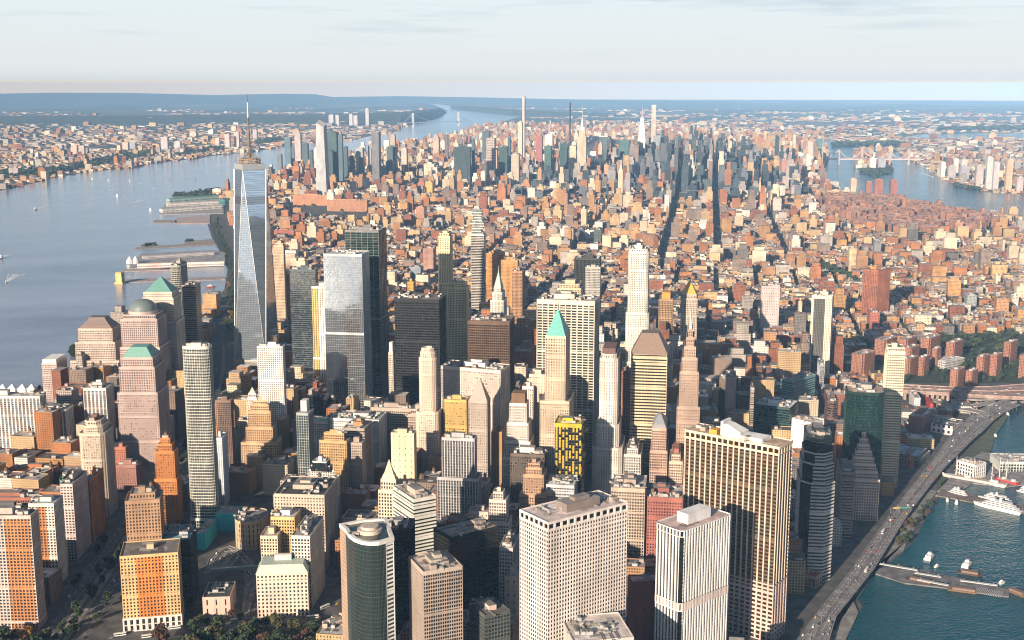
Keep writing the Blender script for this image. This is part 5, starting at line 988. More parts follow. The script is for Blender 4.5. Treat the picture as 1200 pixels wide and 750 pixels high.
# ------------------------------------------------------------------ roads, the elevated road, ramps, the bridge approach
ASPH = roofm((.10, .10, .105)); CONCR = roofm((.36, .33, .31)); PAVE = roofm((.24, .23, .22)); WHITEP = plain((.75, .74, .7), .6); YELP = plain((.6, .42, .05), .6)
def strip(name, L, Rr, z, mat, kind='structure', th=None, mb=None):
    """a road surface between two lists of pixels; with th a slab of that thickness"""
    m = MB(); A = [un(u, v, z) for u, v in L]; Bq = [un(u, v, z) for u, v in Rr]
    for i in range(len(A) - 1):
        m.quad(tuple(A[i]), tuple(Bq[i]), tuple(Bq[i + 1]), tuple(A[i + 1]), 0)
        if th:
            lo = np.array([0, 0, th])
            m.quad(tuple(A[i] - lo), tuple(A[i]), tuple(A[i + 1]), tuple(A[i + 1] - lo), 0); m.quad(tuple(Bq[i + 1] - lo), tuple(Bq[i + 1]), tuple(Bq[i]), tuple(Bq[i] - lo), 0)
            m.quad(tuple(A[i] - lo), tuple(A[i + 1] - lo), tuple(Bq[i + 1] - lo), tuple(Bq[i] - lo), 0)
    if th: m.quad(tuple(A[0] - lo), tuple(Bq[0] - lo), tuple(Bq[0]), tuple(A[0]), 0)
    o = m.build(name, [mat])
    if kind: tag(o, kind=kind)
    return A, Bq, o
ZF = 9.0
FL = [(925, 762), (955, 722), (993, 674), (1041, 606), (1065, 575), (1087, 547), (1110, 516), (1124, 500), (1141, 485), (1157, 475.5), (1180, 468)]
FR = [(968, 762), (980, 722), (1024, 667), (1062, 606), (1089, 570), (1108, 547), (1141, 514), (1152, 505), (1165, 492), (1177, 483), (1196, 474)]
A, Bq, o = strip('elevated_road', FL, FR, ZF, roofm((.21, .195, .195)), None, 1.6); tag(o, 'long elevated riverside road with concrete side walls and traffic, curving to the bridge', 'elevated road')
def along(A, Bq, f, t):
    """a point at share f of the length and share t of the width"""
    k = f * (len(A) - 1); i = min(int(k), len(A) - 2); k -= i
    a = A[i] * (1 - k) + A[i + 1] * k; b_ = Bq[i] * (1 - k) + Bq[i + 1] * k
    p = a * (1 - t) + b_ * t; d = (A[i + 1] - A[i]) * (1 - t) + (Bq[i + 1] - Bq[i]) * t
    return p, math.atan2(d[1], d[0])
mk, pw_, col_ = MB(), MB(), MB()
for i in range(len(A) - 1):
    for t in (0, .5, 1):
        p = A[i] * (1 - t) + Bq[i] * t; q_ = A[i + 1] * (1 - t) + Bq[i + 1] * t
        pw_.bar(p + np.array([0, 0, .45]), q_ + np.array([0, 0, .45]), .45, .9)
n_ = 150
for k in range(n_):
    for t in (.17, .33, .67, .83):
        p, a = along(A, Bq, k / n_, t); q_, _ = along(A, Bq, (k + .4) / n_, t); mk.bar(p + np.array([0, 0, .03]), q_ + np.array([0, 0, .03]), .4, .02)
for k in range(46):
    for t in (.15, .85): p, a = along(A, Bq, (k + .5) / 46, t); col_.cone(p[0], p[1], 0, ZF - 1.6, .7, .7, 8)
pw_.build('parapet', [CONCR], o); mk.build('lane_marking', [WHITEP], o); col_.build('column', [CONCR], o)
ROADS = [(A, Bq)]
# green and yellow sign gantry over the elevated road
p0, _ = along(A, Bq, .315, -.05); p1, _ = along(A, Bq, .315, 1.05)
g = thing('sign_gantry', 'sign gantry across the elevated road with a green and a yellow panel', 'road sign', ((p0 + p1)[0] / 2, (p0 + p1)[1] / 2, ZF))
c_ = (p0 + p1) / 2; m = MB()
for p in (p0, p1): m.bar(p - c_, p - c_ + np.array([0, 0, 7]), .5, .5)
m.bar(p0 - c_ + np.array([0, 0, 6.5]), p1 - c_ + np.array([0, 0, 6.5]), .4, .6); m.build('gantry_frame', [plain((.3, .31, .32), .5, .4)], g)
for t0, t1, col, nm in ((.12, .42, (.5, .34, .04), 'yellow panel'), (.45, .95, (.02, .24, .15), 'green panel')):
    m = MB(); a_ = p0 + (p1 - p0) * t0 - c_; e_ = p0 + (p1 - p0) * t1 - c_; m.bar(a_ + np.array([0, 0, 6.6]), e_ + np.array([0, 0, 6.6]), .35, 2.4); tag(m.build('sign_panel', [plain(col, .5)], g), nm)
# the bridge approach, a masonry viaduct
ZB = 17.0
A, Bq, o = strip('bridge_approach', [(1043, 450), (1080, 452), (1113, 453.6), (1160, 453.5), (1205, 450)], [(1043, 457.2), (1080, 459), (1113, 461), (1160, 464), (1205, 466)], ZB, roofm((.34, .24, .21)), None, 5.0); tag(o, 'broad pinkish stone bridge approach crossing the shore below the housing towers', 'bridge')
pw_, col_, mk = MB(), MB(), MB()
for i in range(len(A) - 1):
    for t in (0, .5, 1): p = A[i] * (1 - t) + Bq[i] * t; q_ = A[i + 1] * (1 - t) + Bq[i + 1] * t; pw_.bar(p + np.array([0, 0, .7]), q_ + np.array([0, 0, .7]), .6, 1.4)
for k in range(22):
    p, a = along(A, Bq, (k + .5) / 22, .5); d = np.array([math.cos(a), math.sin(a), 0]); nrm = np.array([-d[1], d[0], 0]); w_ = np.linalg.norm(A[1] - Bq[1]) / 2 * .9
    col_.bar(p + nrm * w_ + np.array([0, 0, -5 - (ZB - 5) / 2]), p - nrm * w_ + np.array([0, 0, -5 - (ZB - 5) / 2]), 5, ZB - 5.2)
pw_.build('parapet', [roofm((.40, .28, .25))], o); col_.build('pier', [roofm((.30, .22, .2))], o)
ROADS.append((A, Bq))
for L_, R_, z in (([(1088, 466), (1105, 471), (1125, 474.5), (1145, 473.5), (1165, 469)], [(1088, 468.5), (1105, 474), (1125, 477.5), (1145, 476.5), (1168, 472)], 10), ([(1098, 477), (1118, 476.5), (1138, 478.5), (1152, 482), (1160, 487), (1158, 494)], [(1098, 480), (1118, 479.5), (1136, 482), (1147, 485), (1154, 490), (1151, 497)], 9.5),
                  ([(1120, 465.5), (1150, 466.5), (1175, 465)], [(1120, 468), (1150, 469), (1178, 467.5)], 11)):
    A, Bq, o = strip('road_ramp', L_, R_, z, roofm((.27, .24, .23)), None, 1.4); tag(o, {10: 'long grey ramp sweeping from the bridge approach down to the elevated road', 9.5: 'hooked ramp curling round into the elevated road', 11: 'short upper ramp right under the bridge approach'}[z], 'ramp', 'ramps by the bridge')
    m = MB()
    for i in range(len(A) - 1):
        for t in (0, 1): p = A[i] * (1 - t) + Bq[i] * t; q_ = A[i + 1] * (1 - t) + Bq[i + 1] * t; m.bar(p + np.array([0, 0, .45]), q_ + np.array([0, 0, .45]), .4, .9)
    for i in range(len(A)): p = (A[i] + Bq[i]) / 2; m.cone(p[0], p[1], 0, z - 1.4, .8, .8, 8)
    m.build('parapet', [CONCR], o)
# the riverside boulevard on the left with its planted medians, the street by the park, the tunnel ramps
BL = [(62, 764), (112, 690), (148, 634), (186, 578), (226, 520), (256, 462), (262, 430), (262, 400)]
def road_from(line, half, name, mat, z=.012):
    P = [un(u, v, 0) for u, v in line]; A, Bq = [], []
    for i in range(len(P)):
        d = P[min(i + 1, len(P) - 1)] - P[max(i - 1, 0)]; d /= np.linalg.norm(d); nrm = np.array([-d[1], d[0], 0]); A.append(P[i] + nrm * half); Bq.append(P[i] - nrm * half)
    m = MB()
    for i in range(len(P) - 1): m.quad((*A[i][:2], z), (*Bq[i][:2], z), (*Bq[i + 1][:2], z), (*A[i + 1][:2], z))
    tag(m.build(name, [mat]), kind='structure'); return A, Bq
A, Bq = road_from(BL, 26, 'road', ASPH); ROADS.append((A, Bq)); BOUL = (A, Bq)
m = MB()
for k in range(60):
    for t in (.12, .26, .74, .88):
        p, a = along(A, Bq, k / 60, t); q_, _ = along(A, Bq, (k + .4) / 60, t); m.quad((p[0], p[1], .03), (p[0] + .3, p[1], .03), (q_[0] + .3, q_[1], .03), (q_[0], q_[1], .03))
tag(m.build('road_markings', [WHITEP]), kind='structure')
m = MB()
for s0, s1, t0, t1 in ((.02, .2, .36, .46), (.02, .2, .54, .64), (.24, .6, .38, .46), (.24, .6, .54, .62), (.62, .98, .44, .56)):
    for k in range(8):
        fa, fb = s0 + (s1 - s0) * k / 8, s0 + (s1 - s0) * (k + 1) / 8; pts = [along(A, Bq, f_, t)[0] for f_, t in ((fa, t1), (fb, t1), (fb, t0), (fa, t0))]
        m.prism([(p[0], p[1]) for p in pts], .012, .16, 0)
tag(m.build('pavement', [PAVE]), kind='structure')
A, Bq = road_from([(120, 752), (205, 741), (300, 730), (372, 722), (420, 700)], 13, 'road', ASPH, .017); PARKRD = (A, Bq); ROADS.append((A, Bq))
A, Bq = road_from([(372, 745), (377, 700), (382, 660), (388, 620)], 10, 'road', ASPH, .022); ROADS.append((A, Bq))
# curving tunnel ramps with kerbs
def arc_road(pts, half, z):
    A, Bq = road_from(pts, half, 'tunnel_ramp', roofm((.2, .2, .2)), z); m = MB()
    for i in range(len(A) - 1):
        for X in (A, Bq): m.bar(X[i] + np.array([0, 0, .35]), X[i + 1] + np.array([0, 0, .35]), .55, .7)
    tag(m.build('kerb', [CONCR]), kind='structure'); ROADS.append((A, Bq))
for k, off in enumerate((0, 8, 16, 24)):
    arc_road([(243 + off * .9, 672 - off * .15), (248 + off, 656 + off * .15), (257 + off, 645 + off * .3), (268 + off * .9, 641 + off * .55), (281 + off * .7, 646 + off * .9), (289 + off * .35, 660 + off * .9), (291 + off * .1, 685 + off * .6), (286, 725)], 3.4, .012 + .005 * k)
m = MB(); a_, e_ = un(248, 668, 7), un(304, 664, 7); m.bar(a_, e_, 4, 3.2); m.bar(un(252, 668, 3), un(252, 667, 3), 1, 6); m.bar((a_ + e_) / 2 - np.array([0, 0, 4]), (a_ + e_) / 2 + np.array([.5, 0, -4]), 1, 6)
tag(m.build('footbridge', [plain((.24, .33, .31), .5, .2)]), 'grey-green covered footbridge crossing the curving ramps', 'footbridge')
# river front: esplanade slabs with sea walls, and piers
def slab(name, pts, z, mat, label=None, cat=None, kind=None, z0=0.0):
    m = MB(); P = [tuple(un(u, v, z)[:2]) for u, v in pts]
    a2 = sum(P[i][0] * P[(i + 1) % len(P)][1] - P[(i + 1) % len(P)][0] * P[i][1] for i in range(len(P)))
    if a2 < 0: P = P[::-1]
    m.prism(P, z0, z, 0); o = m.build(name, [mat]); tag(o, label, cat, None, kind); return o, P
slab('esplanade', [(985, 762), (1006, 718), (1001, 706), (996, 700), (1022, 667), (1052, 648), (1059, 644), (1066, 630), (1090, 586), (1099, 575), (1084, 573), (1062, 607), (1042, 640), (1015, 682), (980, 728), (962, 762)], 2.0, PAVE, kind='structure')
slab('wharf', [(1099, 575), (1126, 546), (1150, 530), (1186, 533), (1215, 541), (1215, 566), (1180, 570), (1140, 566), (1115, 580)], 2.1, roofm((.26, .24, .24)), kind='structure')
slab('wharf', [(1126, 546), (1148, 517), (1160, 500), (1172, 483), (1190, 473), (1180, 490), (1168, 508), (1160, 530), (1150, 532)], 1.9, roofm((.10, .12, .08)), kind='structure')
slab('pier', [(1096, 580), (1160, 592), (1215, 604), (1215, 596), (1165, 584), (1104, 573)], 2.2, roofm((.19, .15, .14)), 'long brown wooden pier with moored white ships, upper right', 'pier')
pier_o, _ = slab('ferry_pier', [(1027, 667), (1052, 661), (1118, 676), (1184, 691), (1182, 699), (1120, 690), (1060, 683), (1026, 672)], 2.0, roofm((.17, .165, .17)), 'ferry pier with pale canopies and striped pens reaching into the green river', 'pier')
m = MB()
for a, e in (((1031, 660.5), (1075, 668)), ((1072, 671), (1103, 676)), ((1075, 679), (1112, 686)), ((1125, 680), (1169, 686))):
    m.bar(un(*a, 6), un(*e, 6), 4.5, .5)
    for t in (.1, .5, .9): p = un(*a, 3) * (1 - t) + un(*e, 3) * t; m.bar(p - np.array([0, 0, 1]), p + np.array([0, 0, 3]), .3, .3)
m.build('canopy', [plain((.66, .67, .66), .5)], pier_o)
m = MB()
for k in range(26):
    p = un(1126 + k * 2.0, 684 + k * .38, 2.3); q_ = un(1122 + k * 2.0, 691 + k * .34, 2.3); m.bar(p, q_, .4, .9)
m.build('railing', [plain((.55, .55, .56), .5)], pier_o)

# ------------------------------------------------------------------ piers along the wide western river
WOODD = roofm((.30, .25, .22))
LAWN = roofm((.03, .05, .024))
for P_ in ([(1000, 442), (1004, 412), (1030, 397), (1100, 391), (1230, 391), (1230, 449), (1058, 449)], [(958, 234), (1040, 236), (1180, 262), (1170, 276), (1050, 280), (960, 256)], [(130, 800), (150, 752), (225, 742), (300, 735), (372, 730), (376, 800)], [(264, 398), (266, 345), (268, 316), (259, 294), (251, 279), (247, 262), (254, 262), (262, 279), (272, 294), (279, 316), (279, 345), (276, 398)], [(862, 425), (936, 425), (940, 398), (905, 396), (880, 440)], [(958, 305), (1000, 325), (1010, 338), (965, 322)]):
    m = MB(); P_ = px(*P_); a2 = sum(P_[i][0] * P_[(i + 1) % len(P_)][1] - P_[(i + 1) % len(P_)][0] * P_[i][1] for i in range(len(P_)))
    m.ngon([(x, y, .008) for x, y in (P_ if a2 > 0 else P_[::-1])]); tag(m.build('lawn', [LAWN]), kind='structure')
slab('pier', [(137, 331), (137, 327.5), (264, 324), (264, 327.5)], 2.0, roofm((.36, .31, .29)), 'thin pier walkway ending at the yellow ventilation tower', 'pier')
slab('pier', [(146, 318), (146, 315.5), (205, 313), (205, 316)], 2.0, roofm((.42, .33, .31)), 'short link pier just above the thin walkway', 'pier')
slab('pier', [(151, 314), (166, 297), (250, 293), (264, 296), (264, 310), (206, 315)], 2.0, roofm((.30, .29, .30)), 'broad car-filled pier with a white tent at its end', 'pier')
slab('pier', [(158, 292), (160, 289.8), (250, 283.5), (254, 286.5)], 2.0, WOODD, 'narrow pier with a clump of trees near its tip', 'pier')
slab('pier', [(216, 286), (217, 283), (248, 280), (250, 283)], 2.0, WOODD, 'short stub pier with a small tree clump', 'pier')
slab('pier', [(178, 261), (182, 257.5), (207, 258), (207, 261)], 2.0, WOODD, 'short mooring pier with a tall grey mast', 'pier')
slab('pier', [(205, 262), (206, 255), (246, 252), (246, 262)], 2.0, roofm((.44, .34, .31)), 'pink paved pier busy with people, next to the sheds', 'pier')
slab('pier', [(186, 251), (188, 246), (200, 233), (262, 229), (262, 250)], 2.2, roofm((.34, .31, .30)), 'large pier carrying long sheds and a green roof', 'pier')
slab('pier', [(201, 230.5), (206, 227), (256, 221), (262, 223), (258, 230)], 2.2, roofm((.07, .11, .05)), 'green park pier with trees on it', 'pier')
def shed(label, a, e, wdt, h, wallc, roofc, name='pier_shed', z=2.0):
    p, q_ = un(*a, z), un(*e, z); L = np.linalg.norm(q_ - p); c = (p + q_) / 2; rz = math.atan2(q_[1] - p[1], q_[0] - p[0])
    r = thing(name, label, 'shed', (c[0], c[1], z), rz); W = MB(); W.prism(rect(L, wdt), 0, h, 0, None, False); W.build('wall', [facadem(wallc, 'dark', 6, h * .8, .5, .4)], r)
    R_ = MB(); w2 = wdt / 2; R_.quad((-L / 2, -w2, h), (L / 2, -w2, h), (L / 2, 0, h + wdt * .12), (-L / 2, 0, h + wdt * .12)); R_.quad((-L / 2, 0, h + wdt * .12), (L / 2, 0, h + wdt * .12), (L / 2, w2, h), (-L / 2, w2, h))
    for s in (-1, 1): R_.V += [(s * L / 2, -w2, h), (s * L / 2, w2, h), (s * L / 2, 0, h + wdt * .12)]; i = len(R_.V); R_.F.append((i - 3, i - 2, i - 1)); R_.M.append(0); R_.T += [(0, 0)] * 3
    R_.build('roof', [roofm(roofc)], r); return r
r_ = shed('long white shed painted with red letters on the car-filled pier', (161, 314), (263, 311), 14, 13, (.66, .60, .56), (.40, .38, .36))
def block_letters(root, text, L, h, y):
    """simple painted capitals on the long wall"""
    SEG = {'S': 'afgcd', 'A': 'efabcg', 'N': 'efabc', 'T': 'ahl', 'I': 'hl', 'O': 'abcdef', 'W': 'fedcbl', 'R': 'efabg', 'V': 'fbh', 'L': 'fed', 'E': 'afged', 'U': 'fedcb'}
    m = MB(); x = -L * .43
    for ch in text:
        w = h * .55
        pos = {'a': (0, h, w, h), 'b': (w, h / 2, w, h), 'c': (w, 0, w, h / 2), 'd': (0, 0, w, 0), 'e': (0, 0, 0, h / 2), 'f': (0, h / 2, 0, h), 'g': (0, h / 2, w, h / 2), 'h': (w / 2, h / 2, w / 2, h), 'l': (w / 2, 0, w / 2, h / 2)}
        for sgm in SEG.get(ch, ''):
            x0, z0, x1, z1 = pos[sgm]; m.box(x + min(x0, x1) - .4, x + max(x0, x1) + .4, y - .12, y - .04, 3 + min(z0, z1) - .4, 3 + max(z0, z1) + .4)
        x += w * 1.7
    m.build('wall_lettering', [plain((.55, .08, .05), .6)], root)
_L = float(np.linalg.norm(un(263, 311, 2) - un(161, 314, 2))); block_letters(r_, 'I WANT', _L, .04 * _L, -7)
shed('white long pier shed nearest the pink paved pier', (189, 249), (258, 244), 34, 13, (.62, .60, .55), (.42, .40, .38))
shed('pale shed in the middle of the large pier', (196, 242), (258, 239), 30, 12, (.55, .53, .5), (.55, .48, .46))
shed('green roofed shed at the back of the large pier', (197, 237.5), (261, 233), 38, 16, (.3, .4, .36), (.10, .26, .22))
shed('cream warehouse where the park pier meets the shore', (254, 228), (274, 226), 60, 26, (.62, .48, .38), (.6, .52, .48))
shed('dark green glass pavilion beside the cream warehouse', (260, 240), (272, 239), 50, 24, (.05, .16, .16), (.06, .14, .13))
shed('grey car deck shed on the car-filled pier', (167, 303), (250, 298), 22, 7, (.42, .40, .42), (.40, .38, .40))
def vent_tower():
    p = un(141, 331.5, 2); r = own('ventilation_tower', 'yellow brick ventilation tower standing in the wide river at a pier end', 'ventilation tower', p[0], p[1], 29, 20, 18)
    m = MB(); m.box(-12, 12, -12, 12, 0, 5); m.box(-10, 10, -9, 9, 5, 30); m.box(-8, 8, -8, 8, 30, 33)
    for x in (-6, -2, 2, 6): m.box(x - .5, x + .5, -9.4, -9, 6, 29)
    m.build('wall', [wallm((.62, .43, .18))], r); g_ = MB(); g_.box(-9.4, 9.4, -9.05, 9.05, 22, 28); g_.build('louvre', [plain((.3, .22, .12))], r)
vent_tower()
p = un(155.5, 309, 2); r = thing('marquee', 'white marquee with two peaks at the end of the car-filled pier', 'tent', (p[0], p[1], 2)); m = MB()
for s in (-1, 1): m.cone(s * 9, 0, 0, 10, 11, 9, 8); m.cone(s * 9, 0, 10, 24, 10, .4, 8)
m.build('canvas', [plain((.78, .76, .74), .7)], r)
for i, u in enumerate((4, 15, 27, 38)):
    p = un(u, 461, 0); r = thing('marina_tent', 'white peaked marina roof behind the ribbed slabs, ' + ('at the frame edge', 'second from the frame edge', 'third from the frame edge', 'beside the autumn trees')[i], 'tent', (p[0], p[1], 8)); m = MB(); m.cone(0, 0, -6, 0, 9, 9, 6); m.cone(0, 0, 0, 10, 10.5, .4, 6); m.build('canvas', [plain((.72, .74, .78), .7)], r)

# ------------------------------------------------------------------ the dense city: streets at 29 degrees, lots, houses
ES, ET = azv(119), azv(29)
def noise2(x, y, k):
    return (math.sin(x * k * 1.3 + y * k * .7 + 1.7) + math.sin(x * k * .5 - y * k * 1.6 + .4) + math.sin(x * k * 2.3 + 2.1) * .5 + math.sin(y * k * 2.9 + .9) * .5) / 3
EXC = [px((335, 238), (435, 245), (436, 262), (335, 256)), px((585, 800), (640, 745), (735, 700), (770, 690), (930, 700), (965, 640), (1000, 700), (960, 800)), px((222, 665), (226, 598), (262, 585), (335, 585), (335, 655)),
       px((110, 840), (150, 745), (225, 728), (300, 724), (372, 716), (385, 840)), px((40, 790), (110, 690), (190, 590), (232, 640), (240, 735), (130, 785)), px((225, 740), (228, 655), (262, 600), (292, 596), (345, 655), (300, 690), (345, 730), (300, 770)),      # tunnel plaza
       px((960, 780), (900, 760), (955, 665), (1005, 610), (1085, 535), (1115, 500), (1140, 478), (1095, 468), (1040, 462), (1036, 445), (1075, 446), (1220, 446), (1260, 560), (1160, 700), (1060, 780)),
       px((1060, 446), (1068, 408), (1100, 392), (1230, 392), (1230, 450)), px((1000, 440), (1004, 412), (1030, 398), (1062, 408), (1058, 446)),
       px((958, 234), (1040, 236), (1180, 262), (1170, 276), (1050, 280), (960, 256)),
       px((1055, 268), (1130, 270), (1125, 280), (1050, 279)), px((958, 305), (1000, 325), (1010, 338), (965, 322)),
       [(-520, -120), (-40, -160), (-75, -75), (-290, -62), (-470, 20)],
       px((862, 425), (936, 425), (940, 398), (905, 396), (880, 440)),
       [tuple(azv(119)[:2] * a + azv(29)[:2] * c) for a, c in ((-790, 7450), (60, 7450), (60, 11500), (-790, 11500))]]
PAL = [((.36, .145, .055), 6), ((.24, .085, .045), 5), ((.42, .235, .095), 6), ((.50, .35, .19), 6), ((.60, .50, .37), 5), ((.36, .32, .29), 4), ((.22, .16, .13), 3), ((.64, .60, .54), 3), ((.38, .20, .10), 3), ((.16, .14, .13), 1)]
PN = {10: 'dark blue-grey', 11: 'slate', 12: 'dark glass', 13: 'light grey', 14: 'dark green-grey', 15: 'mauve-grey', 0: 'orange-brown', 1: 'dark red brick', 2: 'tan', 3: 'sand-coloured', 4: 'cream', 5: 'grey', 6: 'brown', 7: 'off-white', 8: 'pinkish', 9: 'charcoal'}
ROOFS = [((.24, .22, .21), 6), ((.50, .47, .44), 3), ((.70, .68, .66), 2), ((.11, .10, .10), 4), ((.36, .22, .17), 2), ((.40, .37, .36), 4)]
RN = ['dark grey', 'pale grey', 'white', 'black', 'rust red', 'mid grey']
PALG = [(.045, .07, .085), (.12, .13, .155), (.03, .045, .055), (.25, .24, .25), (.07, .09, .09), (.38, .33, .31)]
GI = [10, 11, 12, 13, 14, 15, 10, 12]
PI = [i for i, (c, w) in enumerate(PAL) for _ in range(w)]; RI = [i for i, (c, w) in enumerate(ROOFS) for _ in range(w)]
FX = np.array([f[0] for f in FOOT]); FY = np.array([f[1] for f in FOOT]); FRad = np.array([math.hypot(f[4], f[5]) / 2 for f in FOOT])
def hits(x, y, rad):
    for k in np.nonzero((FX - x) ** 2 + (FY - y) ** 2 < (FRad + rad) ** 2)[0]:
        f = FOOT[k]; er, el = azv(f[3]), azv(f[3] - 90); dx, dy = x - f[0], y - f[1]
        if abs(dx * er[0] + dy * er[1]) < f[4] / 2 + rad * .8 and abs(dx * el[0] + dy * el[1]) < f[5] / 2 + rad * .8: return True
    return False
BX = []          # x, y, w (along er), d, h, az, palette, roof
def height_at(s, t, r):
    q_ = r.random()
    if t < 1500 and s > 545: return r.uniform(9, 19)
    if t < 1250 and s < 1150: return r.uniform(18, 48) if q_ < .72 or t < 250 else r.uniform(48, 84)
    if t < 2700: return r.uniform(11, 24) if q_ < .95 else r.uniform(28, 55)
    if t < 3900: return r.uniform(11, 26) if q_ < .92 else r.uniform(30, 60)
    if s > 1500: return r.uniform(16, 45) if q_ < .85 else r.uniform(50, 95)
    if t < 4800:
        c = math.exp(-((s - 150) / 700) ** 2); return r.uniform(16, 32 + 14 * c) if q_ < .88 else r.uniform(42, 66 + 34 * c)
    if t < 7400:
        c = math.exp(-((s - 80) / 520) ** 2) * min(1, (t - 4500) / 900); return r.uniform(18, 36 + 85 * c) if q_ < .8 - .3 * c else r.uniform(42, 85 + 140 * c)
    if t < 11500: return r.uniform(14, 34) if q_ < .86 else r.uniform(45, 95)
    return r.uniform(14, 26) if q_ < .93 else r.uniform(40, 70)
AVE = [-2550, -2280, -2010, -1740, -1465, -1190, -915, -640, -365, -95, 203, 385, 610, 850, 1090, 1330, 1570, 1810, 2050, 2300, 2560, 2820, 3080, 3340, 3600]
UPB = []
for a_, e_ in zip(AVE, AVE[1:]):
    ha, he = (15 if a_ in (203, 385, 610) else 12), (15 if e_ in (203, 385, 610) else 12)
    UPB.append((a_ + ha, e_ - he - a_ - ha))
DNB = [(130 + 8 + 112 * k, 97) for k in range(-24, 31)]; DNS = [0, 55, 20, 80, 38]
def lots():
    r = random.Random(11); t = -250.0
    while t < 15500:
        dt = 62.0 if t < 9000 else 70.0; st = 15.0 if r.random() < .86 else 26.0
        for s, ln in (UPB if t > 2600 else DNB):
            if t < 2600: s += DNS[int((t + 250) // 330) % 5]
            c0 = ES * (s + ln / 2) + ET * (t + dt / 2)
            dist = math.hypot(c0[0] - CAM[0], c0[1] - CAM[1])
            if dist > 250:
                u = proj(np.array([c0[0], c0[1], 0]))[0]
                if -140 < u < 1340: block(s, t, ln, dt, dist, r)
        t += dt + st
def block(s, t, ln, dt, dist, r):
    rows = 2; dd = dt / rows
    lo, hi = (13, 27) if t < 1250 else (10, 24) if dist < 2600 else (9, 25) if dist < 5200 else (17, 38) if dist < 9000 else (24, 52)
    for k in range(rows):
        x = s
        while x < s + ln - 6:
            w = min(r.uniform(lo, hi), s + ln - x); h = height_at(s, t, r)
            if t > 2700 and (x < s + 5 or x + w > s + ln - 7): h = h * 1.12 + 4
            if h > 28 and w < 30: w = min(r.uniform(26, 42), s + ln - x)
            if r.random() < .05: x += w; continue                   # yards and gaps
            dep = dd * r.uniform(.72, .97); tc = t + k * dd + (dep / 2 if k == 0 else dd - dep / 2)
            BX.append((s_ := x + w / 2, tc, w * .985, dep, h, 119.0, r.choice(GI) if (h > 48 and 4300 < t < 7400 and -800 < s < 800 and r.random() < .72) else r.choice(PI), r.choice(RI))); x += w
lots()
arr = np.array(BX); XY = arr[:, [0]] * ES[:2] + arr[:, [1]] * ET[:2]
ok = inside(MANH, XY[:, 0], XY[:, 1])
for e in EXC: ok &= ~inside(e, XY[:, 0], XY[:, 1])
def near_line(XY, A, Bq, extra):
    bad = np.zeros(len(XY), bool)
    for i in range(len(A) - 1):
        a, b_ = (A[i] + Bq[i])[:2] / 2, (A[i + 1] + Bq[i + 1])[:2] / 2; hw = np.linalg.norm(A[i][:2] - Bq[i][:2]) / 2 + extra
        ab = b_ - a; t = np.clip(((XY - a) @ ab) / (ab @ ab), 0, 1); bad |= np.linalg.norm(XY - a - t[:, None] * ab, axis=1) < hw
    return bad
for A, Bq in ROADS: ok &= ~near_line(XY, A, Bq, 9)
# the avenues that read as long dark canyons, and the shore promenade
WALK = [un(u, v, 0) for u, v in ((276, 396), (277, 345), (277, 315), (269, 290), (261, 272), (257, 255), (262, 240))]
ok &= ~near_line(XY, [p + np.array([42., 0, 0]) for p in WALK], [p - np.array([42., 0, 0]) for p in WALK], 8)
idx = np.nonzero(ok)[0]; keep = []
for i in idx:
    x, y = XY[i]
    rad = max(arr[i, 2], arr[i, 3]) / 2
    if hits(x, y, rad): continue
    keep.append(i)
arr = arr[keep]; XY = XY[keep]
# garden-suburb brick blocks by the river, and the low quarters over the water
EXTRA = []
r = random.Random(21)
poly = px((958, 234), (1040, 236), (1180, 262), (1170, 276), (1050, 280), (960, 256))
P = np.array(poly); lo_, hi_ = P.min(0), P.max(0)
x = lo_[0]
while x < hi_[0]:
    y = lo_[1]
    while y < hi_[1]:
        jx, jy = x + r.uniform(-9, 9), y + r.uniform(-9, 9)
        if inside(poly, np.array([jx]), np.array([jy]))[0] and r.random() < .8:
            for da, (w, d) in ((0, (58, 17)), (0, (18, 48))): EXTRA.append((jx, jy, w, d, 38 + r.uniform(-3, 3) + (2 if d > w else 0), r.choice([119, 119, 74]), r.choice([20, 21, 22]), r.choice([0, 1, 4, 5])))
        y += 62
    x += 72
def suburb():
    r = random.Random(5)
    d = 2400.0
    out = []
    while d < 29000:
        step = 30 if d < 4500 else 36 if d < 7000 else 46 if d < 11000 else 90 if d < 17000 else 130
        a = -25.5
        da = math.degrees(step * 1.25 / d)
        while a < 25.5:
            az = math.radians(20.15 + a + r.uniform(-.3, .3) * da); dd = d + r.uniform(-.4, .4) * step
            out.append((CAM[0] + dd * math.sin(az), CAM[1] + dd * math.cos(az), step, dd, a)); a += da
        d += step * 1.5
    S = np.array(out); ok = ~inside(MANH, S[:, 0], S[:, 1]) & ~inside(WATER, S[:, 0], S[:, 1]) & ~inside(ROOSE, S[:, 0], S[:, 1]) & ~inside(FARW, S[:, 0], S[:, 1]) & ~inside(HARLEM, S[:, 0], S[:, 1])
    for x, y, step, dd, a in S[ok]:
        nz = noise2(x, y, .0012) + noise2(x + 900, y, .004) * .6
        west = a < -4
        if nz < -.6 - (0.6 if dd < 9000 else 0) - (.35 if a > 6 and dd < 14500 else 0) + max(0, (dd - 13500) / 13000): continue
        if dd > 15000 and r.random() < .35: continue
        w, d_ = step * r.uniform(.45, .85), step * r.uniform(.4, .8); h = r.uniform(8, 15) if r.random() < .9 else r.uniform(20, 55)
        EXTRA.append((x, y, w, d_, h, r.choice([119, 119, 95, 140]), r.choice([3, 4, 5, 5, 7, 8, 2, 0, 1, 6, 3]), r.choice([0, 1, 2, 5, 5, 0, 3])))
    for _ in range(70):
        u, v = r.uniform(1000, 1044), r.uniform(177, 197)
        EXTRA.append((*un(u, v)[:2], 40, 25, r.uniform(20, 55), 119, r.choice(PI), r.choice(RI)))
suburb()
